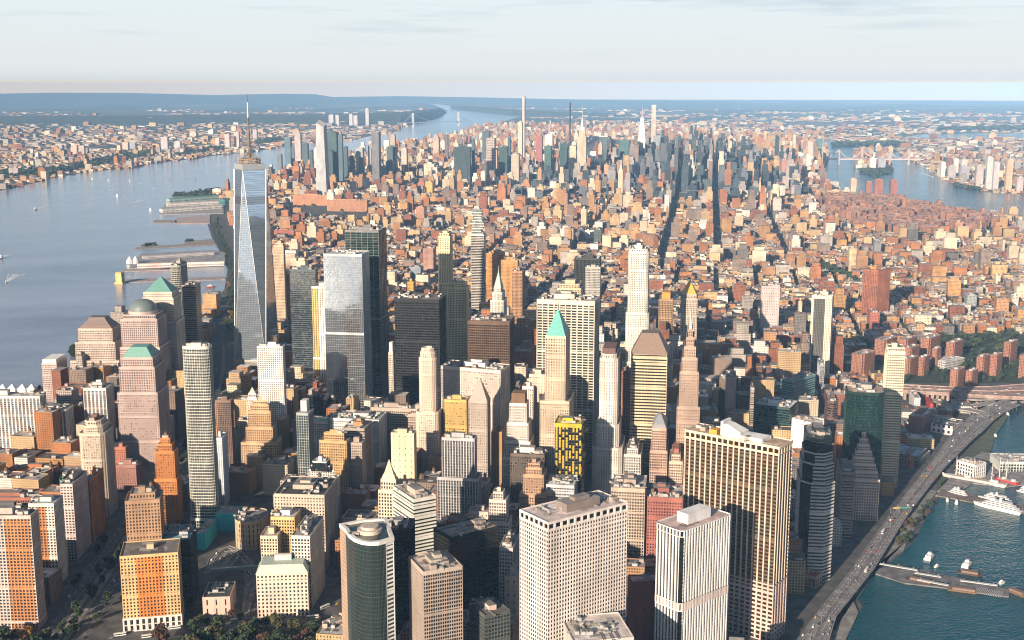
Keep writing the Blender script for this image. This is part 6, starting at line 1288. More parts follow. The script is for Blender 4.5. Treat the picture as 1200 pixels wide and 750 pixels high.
PALX = [c for c, w in PAL] + PALG + [(.5, .5, .5)] * 4 + [(.30, .14, .085), (.35, .17, .10), (.25, .12, .08)]
E2 = []
FX = np.array([f[0] for f in FOOT]); FY = np.array([f[1] for f in FOOT])
for e in EXTRA:
    if not hits(e[0], e[1], max(e[2], e[3]) / 2): E2.append(e)
allb = np.concatenate([np.column_stack([XY, arr[:, 2:]]), np.array(E2)]) if E2 else np.column_stack([XY, arr[:, 2:]])
# nearest and largest in the picture are things of their own
Zc = (np.column_stack([allb[:, :2], allb[:, 4] * .7]) - CAM) @ _F
uv = proj(np.column_stack([allb[:, :2], allb[:, 4]])); area = (allb[:, 2] + allb[:, 3]) * (allb[:, 4] + 18) / Zc ** 2
vis = (uv[:, 0] > 4) & (uv[:, 0] < 1196) & (uv[:, 1] > 200) & (uv[:, 1] < 750) & (allb[:, 6] < 20)
N_OWN = 290
order = [i for i in np.argsort(-area) if vis[i]][:N_OWN]
own_set = set(order)
used_labels = {}
def place_words(x, y, u, v):
    best = None
    for key, mu, mv, mx, my in MARK:
        dd = math.hypot(mx - x, my - y)
        if best is None or dd < best[0]: best = (dd, key, mx, my)
    dd, key, mx, my = best; dx, dy = x - mx, y - my
    a = math.degrees(math.atan2(dx, dy)) - 20
    a = (a + 180) % 360 - 180
    rel = 'beyond' if abs(a) < 45 else 'before' if abs(a) > 135 else 'east of' if a > 0 else 'west of'
    pre = '' if dd < 90 else 'well ' if dd < 260 else 'far '
    return f'{pre}{rel} the {key}'
NUMW = ['', 'one', 'two', 'three', 'four', 'five', 'six', 'seven', 'eight', 'nine', 'ten', 'eleven', 'twelve', 'thirteen', 'fourteen', 'fifteen', 'sixteen', 'seventeen', 'eighteen', 'nineteen', 'twenty']
rr = random.Random(99)
for i in order:
    x, y, w, d, h, az, pi, ri = allb[i]; pi, ri = int(pi), int(ri)
    fl = 3.4; st = int(round(h / fl)); h = st * fl + .9
    shape = 'long' if max(w, d) > 1.7 * min(w, d) else 'square' if max(w, d) < 1.25 * min(w, d) else 'oblong'
    stw = NUMW[st] if st < len(NUMW) else 'over twenty'
    lab = f'{stw}-storey {shape} {PN[pi]} block, {RN[ri]} roof, {place_words(x, y, *uv[i])}'
    if len(lab.split()) > 16: lab = lab.replace(f'{shape} ', '')
    if len(lab.split()) > 16: lab = lab.replace(' roof,', '-roofed,').replace('dark ', '')
    used_labels.setdefault(lab, []).append(i)
    er = azv(az); rz = math.atan2(er[1], er[0])
    root = thing('city_block', lab, 'building', (x, y, 0), rz, 'lower city blocks')
    W, R_ = MB(), MB(); p = rect(w, d); bay = rr.choice([2.4, 2.8, 3.2, 3.6])
    W.prism(p, 0, h, 0, None, False); deck(W, R_, p, h, .8)
    cl = rr.uniform(.85, 1.12); col = tuple(c * cl for c in PALX[pi])
    W.build('wall', [facadem(tuple(round(c, 2) for c in col), 'dark', bay, fl, rr.choice([.4, .5, .55]), rr.choice([.45, .55]))], root); ro = R_.build('roof', [roofm(ROOFS[ri][0]), roofm((.12, .11, .11)), roofm((.45, .43, .41))], root)
    if min(w, d) > 9:
        link('bulkhead', unit_mesh('bulkhead'), ro, (rr.uniform(-w / 2 + 4, w / 2 - 4), rr.uniform(-d / 2 + 3.5, d / 2 - 3.5), h - .8), rr.choice([0, math.pi / 2]))
        for _ in range(rr.randint(0, 3)): k = rr.choice(['cooling_unit', 'cooling_unit', 'water_tank']); link(k, unit_mesh(k), ro, (rr.uniform(-w / 2 + 4, w / 2 - 4), rr.uniform(-d / 2 + 3, d / 2 - 3), h - .8), rr.choice([0, math.pi / 2]))
# the rest of the city: tens of thousands of small houses as one mass
def mass():
    rest = allb[[i for i in range(len(allb)) if i not in own_set]]
    dist = np.hypot(rest[:, 0] - CAM[0], rest[:, 1] - CAM[1])
    g = np.random.default_rng(3)
    # roof rooms and tanks as smaller boxes on top
    k = np.nonzero((dist < 6500) & (np.minimum(rest[:, 2], rest[:, 3]) > 9) & (g.random(len(rest)) < .8))[0]
    top = rest[k].copy(); a = np.radians(top[:, 5]); ex = np.column_stack([np.sin(a), np.cos(a)]); ey = np.column_stack([-np.cos(a), np.sin(a)])
    ox = (g.random(len(k)) - .5) * rest[k, 2] * .5; oy = (g.random(len(k)) - .5) * rest[k, 3] * .5
    top[:, :2] += ex * ox[:, None] + ey * oy[:, None]; top[:, 2] = g.uniform(3, 7, len(k)); top[:, 3] = g.uniform(3, 6, len(k)); z0 = np.concatenate([np.zeros(len(rest)), rest[k, 4] - .1]); top[:, 4] += g.uniform(2.5, 5, len(k))
    # taller houses step back near the top
    k2 = np.nonzero((rest[:, 4] > 42) & (g.random(len(rest)) < .6))[0]; st = rest[k2].copy(); st[:, 2] *= g.uniform(.45, .75, len(k2)); st[:, 3] *= g.uniform(.45, .75, len(k2)); st[:, 4] *= g.uniform(1.12, 1.3, len(k2)); z0 = np.concatenate([z0, rest[k2, 4] - .1])
    B_ = np.concatenate([rest, top, st]); n = len(B_)
    a = np.radians(B_[:, 5]); ex = np.column_stack([np.sin(a), np.cos(a)]) * (B_[:, 2] / 2)[:, None]; ey = np.column_stack([-np.cos(a), np.sin(a)]) * (B_[:, 3] / 2)[:, None]
    c = B_[:, :2]; cor = np.stack([c - ex - ey, c + ex - ey, c + ex + ey, c - ex + ey], 1)
    V = np.zeros((n, 8, 3)); V[:, :4, :2] = cor; V[:, 4:, :2] = cor; V[:, :4, 2] = z0[:, None]; V[:, 4:, 2] = B_[:, 4][:, None]
    # outward faces need an anticlockwise footprint
    base = np.array([[0, 1, 5, 4], [1, 2, 6, 5], [2, 3, 7, 6], [3, 0, 4, 7], [4, 5, 6, 7]])
    Fc = (np.arange(n)[:, None, None] * 8 + base[None]).reshape(-1, 4)
    me = bpy.data.meshes.new('city_mass'); me.vertices.add(n * 8); me.vertices.foreach_set('co', V.ravel().astype(np.float32))
    me.loops.add(n * 20); me.loops.foreach_set('vertex_index', Fc.ravel().astype(np.int32)); me.polygons.add(n * 5)
    me.polygons.foreach_set('loop_start', np.arange(0, n * 20, 4, dtype=np.int32))
    mi = np.tile([0, 0, 0, 0, 1], n).astype(np.int32)
    w, d, h, zb = B_[:, 2], B_[:, 3], B_[:, 4], z0
    UV = np.zeros((n, 5, 4, 2), np.float32); off = g.uniform(0, 200, n).round()
    for f, L in ((0, w), (1, d), (2, w), (3, d)):
        UV[:, f, :, 0] = off[:, None] + f * 60; UV[:, f, 1, 0] += L; UV[:, f, 2, 0] += L; UV[:, f, 0, 1] = zb; UV[:, f, 1, 1] = zb; UV[:, f, 2, 1] = h; UV[:, f, 3, 1] = h
    pal = np.array(PALX); wc = pal[B_[:, 6].astype(int)] * g.uniform(.8, 1.2, (n, 1)); wc[len(rest):len(rest) + len(top)] *= .9
    rc = np.array([c for c, _ in ROOFS])[B_[:, 7].astype(int)] * g.uniform(.8, 1.2, (n, 1))
    C = np.ones((n, 5, 4, 4), np.float32); C[:, :4, :, :3] = wc[:, None, None]; C[:, 4, :, :3] = rc[:, None]
    uvl = me.uv_layers.new(name='UVMap'); uvl.data.foreach_set('uv', UV.ravel())
    ca = me.color_attributes.new('Col', 'FLOAT_COLOR', 'CORNER'); ca.data.foreach_set('color', C.ravel())
    m2, nt, bs = _new('roof_mass'); at_ = nt.nodes.new('ShaderNodeAttribute'); at_.attribute_name = 'Col'
    nt.links.new(mixc(nt, 1.0, at_.outputs['Color'], ramp(nt, noise(nt, .15, 3), .3, .7, .75, 1.2), 'MULTIPLY'), bs.inputs['Base Color']); bs.inputs['Roughness'].default_value = .9
    me.materials.append(facadem((.4, .3, .25), 'dark', 3.0, 3.5, .46, .5, True)); me.materials.append(m2)
    me.polygons.foreach_set('material_index', mi); me.polygons.foreach_set('use_smooth', np.zeros(n * 5, bool)); me.update(); me.validate(); me.shade_flat()
    tag(link('city_mass', me), kind='stuff', label='countless small houses filling the plain to the horizon')
    print('CITY', n, 'boxes', len(order), 'own')
mass()

# ------------------------------------------------------------------ trees
def crown_mesh(seed, R, H, n, cols, name='tree_crown'):
    r = random.Random(seed); m = MB(); lumps = [(r.uniform(-.45, .45) * R, r.uniform(-.45, .45) * R, H * r.uniform(.45, .85), R * r.uniform(.38, .6)) for _ in range(7)]
    for k in range(n):
        lx, ly, lz, lr = r.choice(lumps); a, c = r.uniform(0, 2 * math.pi), r.uniform(-1, 1); s = math.sqrt(1 - c * c); q_ = lr * r.uniform(.65, 1.05)
        p = np.array([lx + q_ * s * math.cos(a), ly + q_ * s * math.sin(a), lz + q_ * c * .8]); e = np.array([r.uniform(-1, 1) for _ in range(3)]); e /= np.linalg.norm(e); o = np.cross(e, [r.uniform(-1, 1), r.uniform(-1, 1), r.uniform(-1, 1)]); o /= np.linalg.norm(o) + 1e-6
        z = r.uniform(.5, 1.0) * R * .2
        m.quad(tuple(p - e * z - o * z * .6), tuple(p + e * z - o * z * .6), tuple(p + e * z + o * z * .6), tuple(p - e * z + o * z * .6), r.randrange(len(cols)))
    return m.mesh(name, [plain(c, .9, 0, 'leaf') for c in cols])
def trunk_mesh(H, R):
    m = MB(); m.cone(0, 0, -.2, H * .55, .45, .25, 7)
    for k in range(5): a = k * 1.26; m.bar((0, 0, H * (.3 + .04 * k)), (R * .5 * math.cos(a), R * .5 * math.sin(a), H * (.55 + .05 * k)), .22, .22)
    return m.mesh('tree_trunk', [plain((.06, .045, .035), .9)])
CK = {}
KINDS = {'dark': [(.03, .055, .025), (.045, .07, .03), (.02, .04, .02)], 'olive': [(.10, .085, .03), (.07, .07, .025), (.05, .055, .02)], 'gold': [(.36, .17, .025), (.28, .14, .03), (.2, .12, .03)], 'rust': [(.12, .045, .03), (.09, .04, .025), (.06, .045, .025)]}
for kd, cols in KINDS.items():
    for v in range(2): CK[kd, v] = crown_mesh(hash((len(kd), v)) % 1000 + v, 5.5, 12, 420, cols)
TM = trunk_mesh(12, 5.5); NT = [0]
def tree(x, y, kd, sc, label, group, z=0.0, parts=True):
    NT[0] += 1; rt = thing('tree', label, 'tree', (x, y, z), rng.uniform(0, 6.28), group); rt.scale = (sc, sc, sc * rng.uniform(.85, 1.1))
    link('crown', CK[kd, rng.randrange(2)], rt)
    link('trunk', TM, rt)
COLW = {'dark': 'dark green', 'olive': 'olive-brown', 'gold': 'golden yellow', 'rust': 'rust red'}
for k in range(76):                                         # the park at the bottom edge
    u, v = (rng.uniform(-5, 60), rng.uniform(750, 775)) if k < 10 else (rng.uniform(215, 372), rng.uniform(740, 785)) if k < 70 else (rng.uniform(130, 215), rng.uniform(752, 785))
    kd = rng.choice(['olive', 'olive', 'dark', 'dark', 'dark', 'rust']); p = un(u, v); tree(p[0], p[1], kd, rng.uniform(1.3, 2.0), f'{COLW[kd]} park tree among others at the bottom edge', f'{COLW[kd]} trees of the corner park')
for u, v, kd, s in ((35, 748, 'gold', 1.1), (24, 752, 'gold', .8), (226, 722, 'olive', 1.1), (236, 728, 'olive', .9), (244, 736, 'dark', 1.1), (272, 724, 'rust', .9), (282, 727, 'olive', 1.0), (231, 736, 'olive', 1.2), (312, 735, 'olive', 1.2), (326, 738, 'olive', 1.2), (300, 740, 'dark', 1.2), (340, 738, 'dark', 1.0), (250, 745, 'olive', 1.3), (90, 742, 'olive', 1.1)):
    p = un(u, v); tree(p[0], p[1], kd, s, f'{COLW[kd]} tree standing clear by the park street' if kd != 'gold' else 'golden yellow tree at the foot of the stripe-fronted tower', 'golden trees' if kd == 'gold' else f'{COLW[kd]} trees by the park street')
A, Bq = BOUL
for k in range(66):
    t = rng.choice([.41, .59, .42, .58, .04, .97]); p, _ = along(A, Bq, .02 + .7 * k / 66, t); tree(p[0], p[1], 'dark', rng.uniform(.75, 1.25), 'dark green tree in the planted middle of the shaded boulevard', 'trees in the boulevard median')
for k, (u, v) in enumerate(((1095, 592), (1089, 598), (1086, 606), (1079, 612), (1077, 606), (1068, 622), (1064, 630), (1058, 636), (1061, 640), (1070, 618), (1052, 642), (1082, 601), (1066, 636), (1053, 637), (1057, 626), (1100, 573), (1103, 570), (1060, 620), (1064, 615))):
    kd = rng.choice(['dark', 'dark', 'rust', 'olive']); p = un(u, v); tree(p[0], p[1], kd, rng.uniform(.6, 1.0), f'{COLW[kd]} tree on the esplanade beside the elevated road', f'{COLW[kd]} esplanade trees', 2.0)
for k in range(46):                                         # riverside walk beside the wide river
    f_ = k / 46; L_ = [(266, 390), (268, 345), (270, 315), (261, 290), (254, 272), (250, 256)]
    i = min(int(f_ * 5), 4); q_ = f_ * 5 - i; u = L_[i][0] * (1 - q_) + L_[i + 1][0] * q_ + rng.uniform(-1, 6); v = L_[i][1] * (1 - q_) + L_[i + 1][1] * q_
    kd = rng.choice(['dark', 'dark', 'olive']) if k > 12 else rng.choice(['olive', 'gold', 'dark']); p = un(u, v); tree(p[0], p[1], kd, rng.uniform(.9, 1.5), f'{COLW[kd]} tree on the walk along the wide western river', f'{COLW[kd]} trees of the western river walk')
for k in range(70):                                         # lawns between the housing towers
    u, v = rng.uniform(1055, 1200), rng.uniform(420, 450); p = un(u, v)
    tree(p[0], p[1], 'dark', rng.uniform(.7, 1.2), 'dark green tree on the lawns between the red brick housing towers', 'trees between the housing towers')
for u, v in ((42, 462), (46, 459), (48, 464), (51, 461)): p = un(u, v); tree(p[0], p[1], 'rust', 1.0, 'rust red tree at the water behind the ribbed slabs', 'rust red trees by the marina')
for k in range(10): p = un(rng.uniform(83, 90), rng.uniform(412, 420)); tree(p[0], p[1], 'dark', 1.3, 'dark tree on the shore behind the ziggurat topped tower', 'dark shore trees')
def woods():
    """far parks and woods that read as one dark mass"""
    m = MB(); r = random.Random(8); cols = [(.025, .05, .028), (.04, .065, .03), (.06, .07, .035)]
    def clump(x, y, R, z=0):
        for k in range(9):
            a, c = r.uniform(0, 6.28), r.uniform(.1, 1); s = math.sqrt(max(0, 1 - c * c)); p = np.array([x + R * s * math.cos(a), y + R * s * math.sin(a), z + R * .5 + R * c * .9]); e = np.array([r.uniform(-1, 1), r.uniform(-1, 1), r.uniform(-.5, .5)]); e /= np.linalg.norm(e); o = np.cross(e, [r.uniform(-1, 1), r.uniform(-1, 1), 1]); o /= np.linalg.norm(o); q_ = R * r.uniform(.45, .7)
            m.quad(tuple(p - e * q_ - o * q_), tuple(p + e * q_ - o * q_), tuple(p + e * q_ + o * q_), tuple(p - e * q_ + o * q_), r.randrange(3))
    def fill(poly, n, R0, R1):
        P = np.array(poly); lo, hi = P.min(0), P.max(0); c = 0; tries = 0
        while c < n and tries < n * 40:
            tries += 1; x, y = r.uniform(lo[0], hi[0]), r.uniform(lo[1], hi[1])
            if inside(poly, np.array([x]), np.array([y]))[0]: clump(x, y, r.uniform(R0, R1)); c += 1
    fill(px((1055, 268), (1130, 270), (1125, 280), (1050, 279)), 260, 5, 9); fill(px((958, 305), (1000, 325), (1010, 338), (965, 322)), 240, 5, 9)
    fill(px((958, 234), (1040, 236), (1180, 262), (1170, 276), (1050, 280), (960, 256)), 380, 4, 8)
    fill(px((0, 209), (60, 206), (150, 188), (182, 183), (180, 177), (150, 181), (70, 198), (0, 202)), 700, 9, 17)
    fill(px((205, 184), (262, 176), (262, 173), (215, 177)), 260, 9, 16); fill(px((300, 170), (330, 166), (330, 162), (300, 166)), 200, 9, 16)
    fill(px((1003, 200), (1045, 199), (1044, 203), (1027, 208), (1008, 203)), 120, 8, 13); fill(px((202, 230), (206, 227), (256, 221), (262, 223), (258, 230)), 90, 5, 8)
    fill(px((168, 289.5), (182, 288.5), (182, 287), (168, 288)), 20, 5, 7); fill(px((218, 284), (225, 283), (225, 282), (218, 282.6)), 10, 5, 6)
    fill(px((860, 420), (905, 420), (938, 420), (936, 400), (908, 402), (870, 418)), 120, 4, 7); fill(px((1090, 225), (1130, 222), (1110, 214), (1095, 206), (1085, 203), (1095, 215)), 0, 8, 12)
    fill(px((1118, 219), (1150, 224), (1150, 222.6), (1118, 217)), 60, 7, 10); fill(px((975, 172), (1060, 171), (1060, 168.5), (975, 169)), 300, 12, 22); fill(px((1100, 153.5), (1200, 153), (1200, 151), (1100, 151.5)), 200, 18, 30)
    # street trees scattered through the low quarters
    for _ in range(4600):
        u, v = r.uniform(320, 1200), r.uniform(235, 430); p = un(u, v)
        if inside(MANH, p[:1], p[1:2])[0] and not hits(p[0], p[1], 6): clump(p[0], p[1], r.uniform(3.5, 6.5))
    o = m.build('woods', [plain(c, .95, 0, 'leaf') for c in cols]); tag(o, 'dark woods and street trees seen as one mass', None, None, 'stuff')
woods()

# ------------------------------------------------------------------ vehicles
def car_proto(kind, col):
    r = thing('car', 'car', 'car', (0, 0, -500)); m = MB()
    if kind == 'bus':
        m.box(-6.2, 6.2, -1.35, 1.35, .45, 3.3, 0, 0, True); g = MB(); g.box(-6.22, 6.22, -1.37, 1.37, 1.5, 2.6, 0); L, W_ = 4.2, 1.2
    else:
        m.prism([(-2.3, -.9), (2.3, -.9), (2.3, .9), (-2.3, .9)], .35, .95, 0, None, True, True); m.prism([(-1.5, -.85), (1.0, -.85), (1.0, .85), (-1.5, .85)], .95, 1.5, 0, None, True, False, [(-1.1, -.7), (.4, -.7), (.4, .7), (-1.1, .7)])
        g = MB(); g.prism([(-1.46, -.87), (.96, -.87), (.96, .87), (-1.46, .87)], 1.0, 1.42, 0, None, False, False, [(-1.12, -.74), (.45, -.74), (.45, .74), (-1.12, .74)]); L, W_ = 1.45, .85
    m.build('body', [plain(col, .3)], r); g.build('windows', [plain((.02, .025, .03), .1)], r)
    for x in (-L, L):
        for y in (-W_, W_):
            w = MB(); p = [(x + .36 * math.cos(a), .36 + .36 * math.sin(a)) for a in (k * math.pi / 5 for k in range(10))]
            for k in range(10): a_, e_ = p[k], p[(k + 1) % 10]; w.quad((a_[0], y - .12, a_[1]), (a_[0], y + .12, a_[1]), (e_[0], y + .12, e_[1]), (e_[0], y - .12, e_[1]))
            w.F.append(tuple(range(len(w.V), len(w.V) + 10))); w.M.append(0); w.V += [(q_[0], y + (.12 if y > 0 else -.12), q_[1]) for q_ in p]; w.T += [(0, 0)] * 10
            w.build('wheel', [plain((.02, .02, .02), .8)], r)
    return r
CC = {'white': (.7, .7, .68), 'black': (.02, .02, .022), 'grey': (.25, .25, .26), 'yellow': (.6, .36, .02), 'red': (.35, .03, .025)}
CP = {k: car_proto('car', c) for k, c in CC.items()}; BP = car_proto('bus', (.72, .72, .70)); BP.name = 'bus'; BP['category'] = 'bus'; usedp = set()
def drive(proto, key, p, rz, label, group, name):
    if key not in usedp: usedp.add(key); o = proto
    else: o = copy_tree(proto)
    o.location = (p[0], p[1], p[2]); o.rotation_euler = (0, 0, rz); o['label'] = label; o['group'] = group; o.name = name
rv = random.Random(4)
for ri, (n, where) in enumerate(((84, 'on the elevated riverside road'), (44, 'crossing the bridge approach'), (46, 'in the shade of the riverside boulevard'), (14, 'on the street beside the corner park'), (8, 'in the avenue beside the mansard building'))):
    A, Bq = ROADS[ri]
    for k in range(n):
        f_ = rv.random(); t = rv.choice([.09, .25, .4, .6, .75, .91]) if ri < 2 else rv.choice([.06, .19, .3, .7, .81, .94]); p, a = along(A, Bq, f_ if ri != 1 else f_, t)
        if ri == 2: p, a = along(A, Bq, f_ * .7, t)
        key = rv.choice(['white', 'black', 'grey', 'black', 'grey', 'yellow', 'red', 'white']); z = p[2] if ri < 2 else .03
        drive(CP[key], key, (p[0], p[1], z + (.02 if ri < 2 else 0)), a + (math.pi if t < .5 else 0), f'{key} car {where}', f'{key} cars {where}', 'car')
for k in range(4, 9):
    if k < len(ROADS):
        A, Bq = ROADS[k]
        for j in range(5): key = rv.choice(['white', 'grey', 'black']); p, a = along(A, Bq, rv.uniform(.1, .9), .5); drive(CP[key], key, (p[0], p[1], .04), a, f'{key} car on the curving tunnel ramps', f'{key} cars on the tunnel ramps', 'car')
for k in range(70):                                         # rows of parked cars on the broad pier
    f_ = k / 70; row = k % 3; u, v = 172 + 78 * f_, 308 - 3.5 * row - 4 * f_; p = un(u, v, 2.0); key = rv.choice(['white', 'grey', 'black', 'red', 'white'])
    drive(CP[key], key, (p[0], p[1], 2.02), 1.2, f'{key} car parked on the broad pier by the painted shed', f'{key} cars parked on the pier', 'car')
A, Bq = PARKRD
for k in range(9):
    p, a = along(A, Bq, .06 + .095 * k, .15 + .5 * (k % 2)); drive(BP, 'bus', (p[0], p[1], .04), a + rv.uniform(-.05, .05), 'white bus parked along the street beside the corner park', 'buses by the corner park', 'bus')
for f_, t in ((.27, .3), (.20, .72)):
    p, a = along(*ROADS[0], f_, t); drive(BP, 'bus', (p[0], p[1], ZF + .02), a, 'white bus on the elevated riverside road', 'buses on the elevated road', 'bus')

# ------------------------------------------------------------------ boats
def hull(m, L, W_, z0, z1, mi=0, bow=.3):
    x = L / 2; p = [(-x, -W_ / 2), (x * (1 - 2 * bow), -W_ / 2), (x * .8, -W_ * .28), (x, 0), (x * .8, W_ * .28), (x * (1 - 2 * bow), W_ / 2), (-x, W_ / 2)]
    m.prism([(a * .94, b_ * .82) for a, b_ in p], z0, z1, mi, None, True, True, p)
WHT, NAVY = (.76, .75, .73), (.06, .07, .09)
def wake(root, L, W_, n=60, seed=1):
    r = random.Random(seed); m = MB()
    for s in (-1, 1):
        for k in range(14):
            a, c = k / 14, (k + 1) / 14; m.quad((-L * a - 2, s * W_ * a * .5, .05), (-L * c - 2, s * W_ * c * .5, .05), (-L * c - 2, s * (W_ * c * .5 + 1.2 + 2 * c), .05), (-L * a - 2, s * (W_ * a * .5 + 1.2 + 2 * a), .05))
    for k in range(16):
        a, c = k / 16, (k + 1) / 16; w0, w1 = W_ * (.08 + .2 * a), W_ * (.08 + .2 * c); o0, o1 = r.uniform(-.04, .04) * W_, r.uniform(-.04, .04) * W_
        if a < .45 or r.random() < .6: m.quad((-L * a * .9 - 2, -w0 + o0, .045), (-L * a * .9 - 2, w0 + o0, .045), (-L * c * .9 - 2, w1 * r.uniform(.5, 1), .045), (-L * c * .9 - 2, -w1 * r.uniform(.5, 1), .045))
    tag(m.build('wake', [plain((.72, .76, .80), .6)], root))
def sailboat(u, v, label, L=11, rz=.6):
    p = un(u, v, .6); r = thing('sailboat', label, 'boat', (p[0], p[1], .62), rz, 'small white boats on the wide river'); m = MB(); hull(m, L, 3.2, -.1, 1.3); m.build('hull', [plain(WHT, .4)], r)
    m = MB(); m.cone(1, 0, 1.2, 15, .14, .08, 6); m.build('mast', [plain((.6, .6, .6), .4)], r)
    m = MB(); m.V += [(.8, .05, 2.2), (-4.5, .5, 2.2), (.8, .05, 14.5), (1.2, 0, 2.0), (5, -.3, 1.6), (1.2, 0, 12.5)]; m.F += [(0, 1, 2), (3, 4, 5)]; m.M += [0, 0]; m.T += [(0, 0)] * 6
    m.build('sail', [plain((.80, .79, .77), .8)], r)
for i, (u, v) in enumerate(((108, 210), (122, 209), (127, 212), (152, 212.5), (156, 217.5), (163, 215), (137, 230), (145, 230), (199, 210.5), (229, 210.5), (176, 246.5), (212, 203), (88, 215), (180, 221))):
    sailboat(u, v, 'tiny white sailing boat on the wide western river', rz=rng.uniform(0, 6.28), L=13)
def motorboat(u, v, label, L, rz, wl, ww=22, cat='boat', col=WHT):
    p = un(u, v, .6); r = thing('motorboat', label, cat, (p[0], p[1], .64), rz); m = MB(); hull(m, L, L * .3, -.1, L * .12); m.build('hull', [plain(col, .4)], r)
    m = MB(); m.box(-L * .3, L * .15, -L * .11, L * .11, L * .12, L * .25); m.box(-L * .15, L * .05, -L * .08, L * .08, L * .25, L * .34); m.build('cabin', [plain(WHT, .4)], r)
    g = MB(); g.box(-L * .295, L * .155, -L * .113, L * .113, L * .16, L * .21); g.build('windows', [plain((.03, .04, .05), .15)], r)
    if wl: wake(r, wl, ww)
def head(u0, v0, u1, v1): a, b_ = un(u0, v0), un(u1, v1); return math.atan2(a[1] - b_[1], a[0] - b_[0])
motorboat(41, 246, 'white ferry in mid-river trailing a faint wake', 30, head(41, 246, 75, 235), 210, 34, 'ferry')
motorboat(7, 331, 'speedboat at the left edge with a broad white wake', 15, head(7, 331, 28, 314), 170, 44)
motorboat(1, 303, 'white motor yacht cut by the left frame edge', 34, head(1, 303, 12, 296), 90, 30)
motorboat(158, 238, 'boat with a bright white wake near the large pier', 14, head(158, 238, 170, 232), 190, 40)
motorboat(129, 224, 'boat with a short wake among the sailing boats', 12, head(129, 224, 143, 218), 170, 34)
motorboat(244, 203, 'boat racing beside the tallest spire tower with a long thin wake', 14, head(244, 203, 270, 196), 330, 30)
motorboat(1093, 207.5, 'boat crossing the eastern channel with a long wake', 16, head(1093, 207.5, 1071, 200), 420, 40)
motorboat(1045, 196, 'small dark boat off the river island', 18, .5, 0, col=NAVY)
motorboat(247, 337, 'red work barge with a small crane below the thin pier walkway', 26, 0.2, 0, col=(.4, .08, .06), cat='barge')
for i, (u, v, lab, rz) in enumerate(((1089, 656, 'blue and white ferry moored on the inner side of the ferry pier', head(1094, 651, 1083, 664)), (1133, 665, 'blue and white ferry moored nearer the pier end', head(1138, 657, 1127, 671)))):
    p = un(u, v, .6); r = thing('ferry', lab, 'ferry', (p[0], p[1], .62), rz); m = MB(); hull(m, 27, 9, -.1, 2.6); m.build('hull', [plain((.10, .13, .18), .35)], r)
    m = MB(); m.box(-11, 7, -3.9, 3.9, 2.6, 5.2); m.box(-8, 4, -3.2, 3.2, 5.2, 7.4); m.box(-1, 3, -2, 2, 7.4, 9.2); m.build('deckhouse', [plain(WHT, .4)], r); g = MB(); g.box(-10.8, 7.05, -3.95, 3.95, 3.4, 4.6); g.box(-.9, 3.05, -2.05, 2.05, 7.8, 8.8); g.build('windows', [plain((.03, .05, .08), .12)], r)
for u, v, lab, L, rz in ((1080, 682.5, 'rusty brown barge lying along the ferry pier, nearer the shore', 36, head(1098, 686, 1062, 678)), (1130, 693, 'ochre barge lying along the ferry pier', 36, head(1150, 695, 1112, 690)), (1193, 696, 'ochre barge cut by the frame edge at the pier end', 26, head(1200, 699, 1185, 693)), (1137, 673, 'brown landing stage between ferry and pier', 28, head(1152, 676, 1120, 671))):
    p = un(u, v, .6); r = thing('barge', lab, 'barge', (p[0], p[1], .62), rz); m = MB(); hull(m, L, 10, -.1, 1.8, 0, .15); m.build('hull', [plain((.10, .06, .045) if 'ochre' not in lab else (.22, .14, .085), .8)], r); m = MB(); m.box(-L * .35, L * .3, -3.5, 3.5, 1.8, 4.4); m.build('deckhouse', [plain((.2, .14, .11), .8)], r)
def liner(u, v, u1, v1, lab, L, decks, col=WHT, name='yacht'):
    p = (un(u, v, .6) + un(u1, v1, .6)) / 2; rz = head(u, v, u1, v1); r = thing(name, lab, 'ship', (p[0], p[1], .62), rz); m = MB(); hull(m, L, L * .17, -.1, L * .065); m.build('hull', [plain(col, .4)], r)
    g = MB(); m = MB(); z = L * .065
    for k in range(decks): a = .42 - .07 * k; m.box(-L * a, L * (a - .12), -L * .07, L * .07, z, z + 2.7); g.box(-L * a + .3, L * (a - .12) + .05, -L * .0715, L * .0715, z + .9, z + 1.9); z += 2.7
    m.cone(-L * .05, 0, z, z + 4, 1.6, 1.2, 10); m.box(L * .05, L * .14, -L * .05, L * .05, z, z + 2.4); m.build('superstructure', [plain(WHT, .45)], r); g.build('windows', [plain((.03, .035, .04), .15)], r)
liner(1143, 591, 1195, 603, 'large white passenger yacht moored on the outer side of the brown pier', 66, 3)
liner(1145, 583, 1186, 590, 'slim grey-white yacht on the inner side of the brown pier', 44, 2)
liner(1107, 576, 1136, 583, 'small pale motor yacht at the head of the brown pier', 30, 2)
def tall_ship(u, v, u1, v1, lab, L, hc, masts, mc=(.66, .64, .62)):
    p = (un(u, v, .6) + un(u1, v1, .6)) / 2; rz = head(u, v, u1, v1); r = thing('sailing_ship', lab, 'ship', (p[0], p[1], .62), rz); m = MB(); hull(m, L, 11, -.1, 4.6, 0, .2); m.prism([(-L * .46, -4.6), (L * .3, -4.6), (L * .3, 4.6), (-L * .46, 4.6)], 4.6, 5.0, 1); m.build('hull', [plain(hc, .5), plain((.45, .38, .32), .8)], r)
    m = MB(); m.bar((L * .46, 0, 5), (L * .62, 0, 8), .7, .7)
    for k in range(masts):
        x = L * (.28 - .27 * k); m.cone(x, 0, 4.6, 34, .6, .25, 8)
        for z, w in ((14, 18), (21, 14), (27, 10)): m.bar((x, -w / 2, z), (x, w / 2, z), .4, .4)
    m.build('mast', [plain(mc, .5)], r)
    m = MB(); m.box(-L * .36, -L * .24, -2.5, 2.5, 5, 7.4); m.box(L * .05, L * .14, -2.2, 2.2, 5, 7); m.build('deckhouse', [plain(WHT, .5)], r)
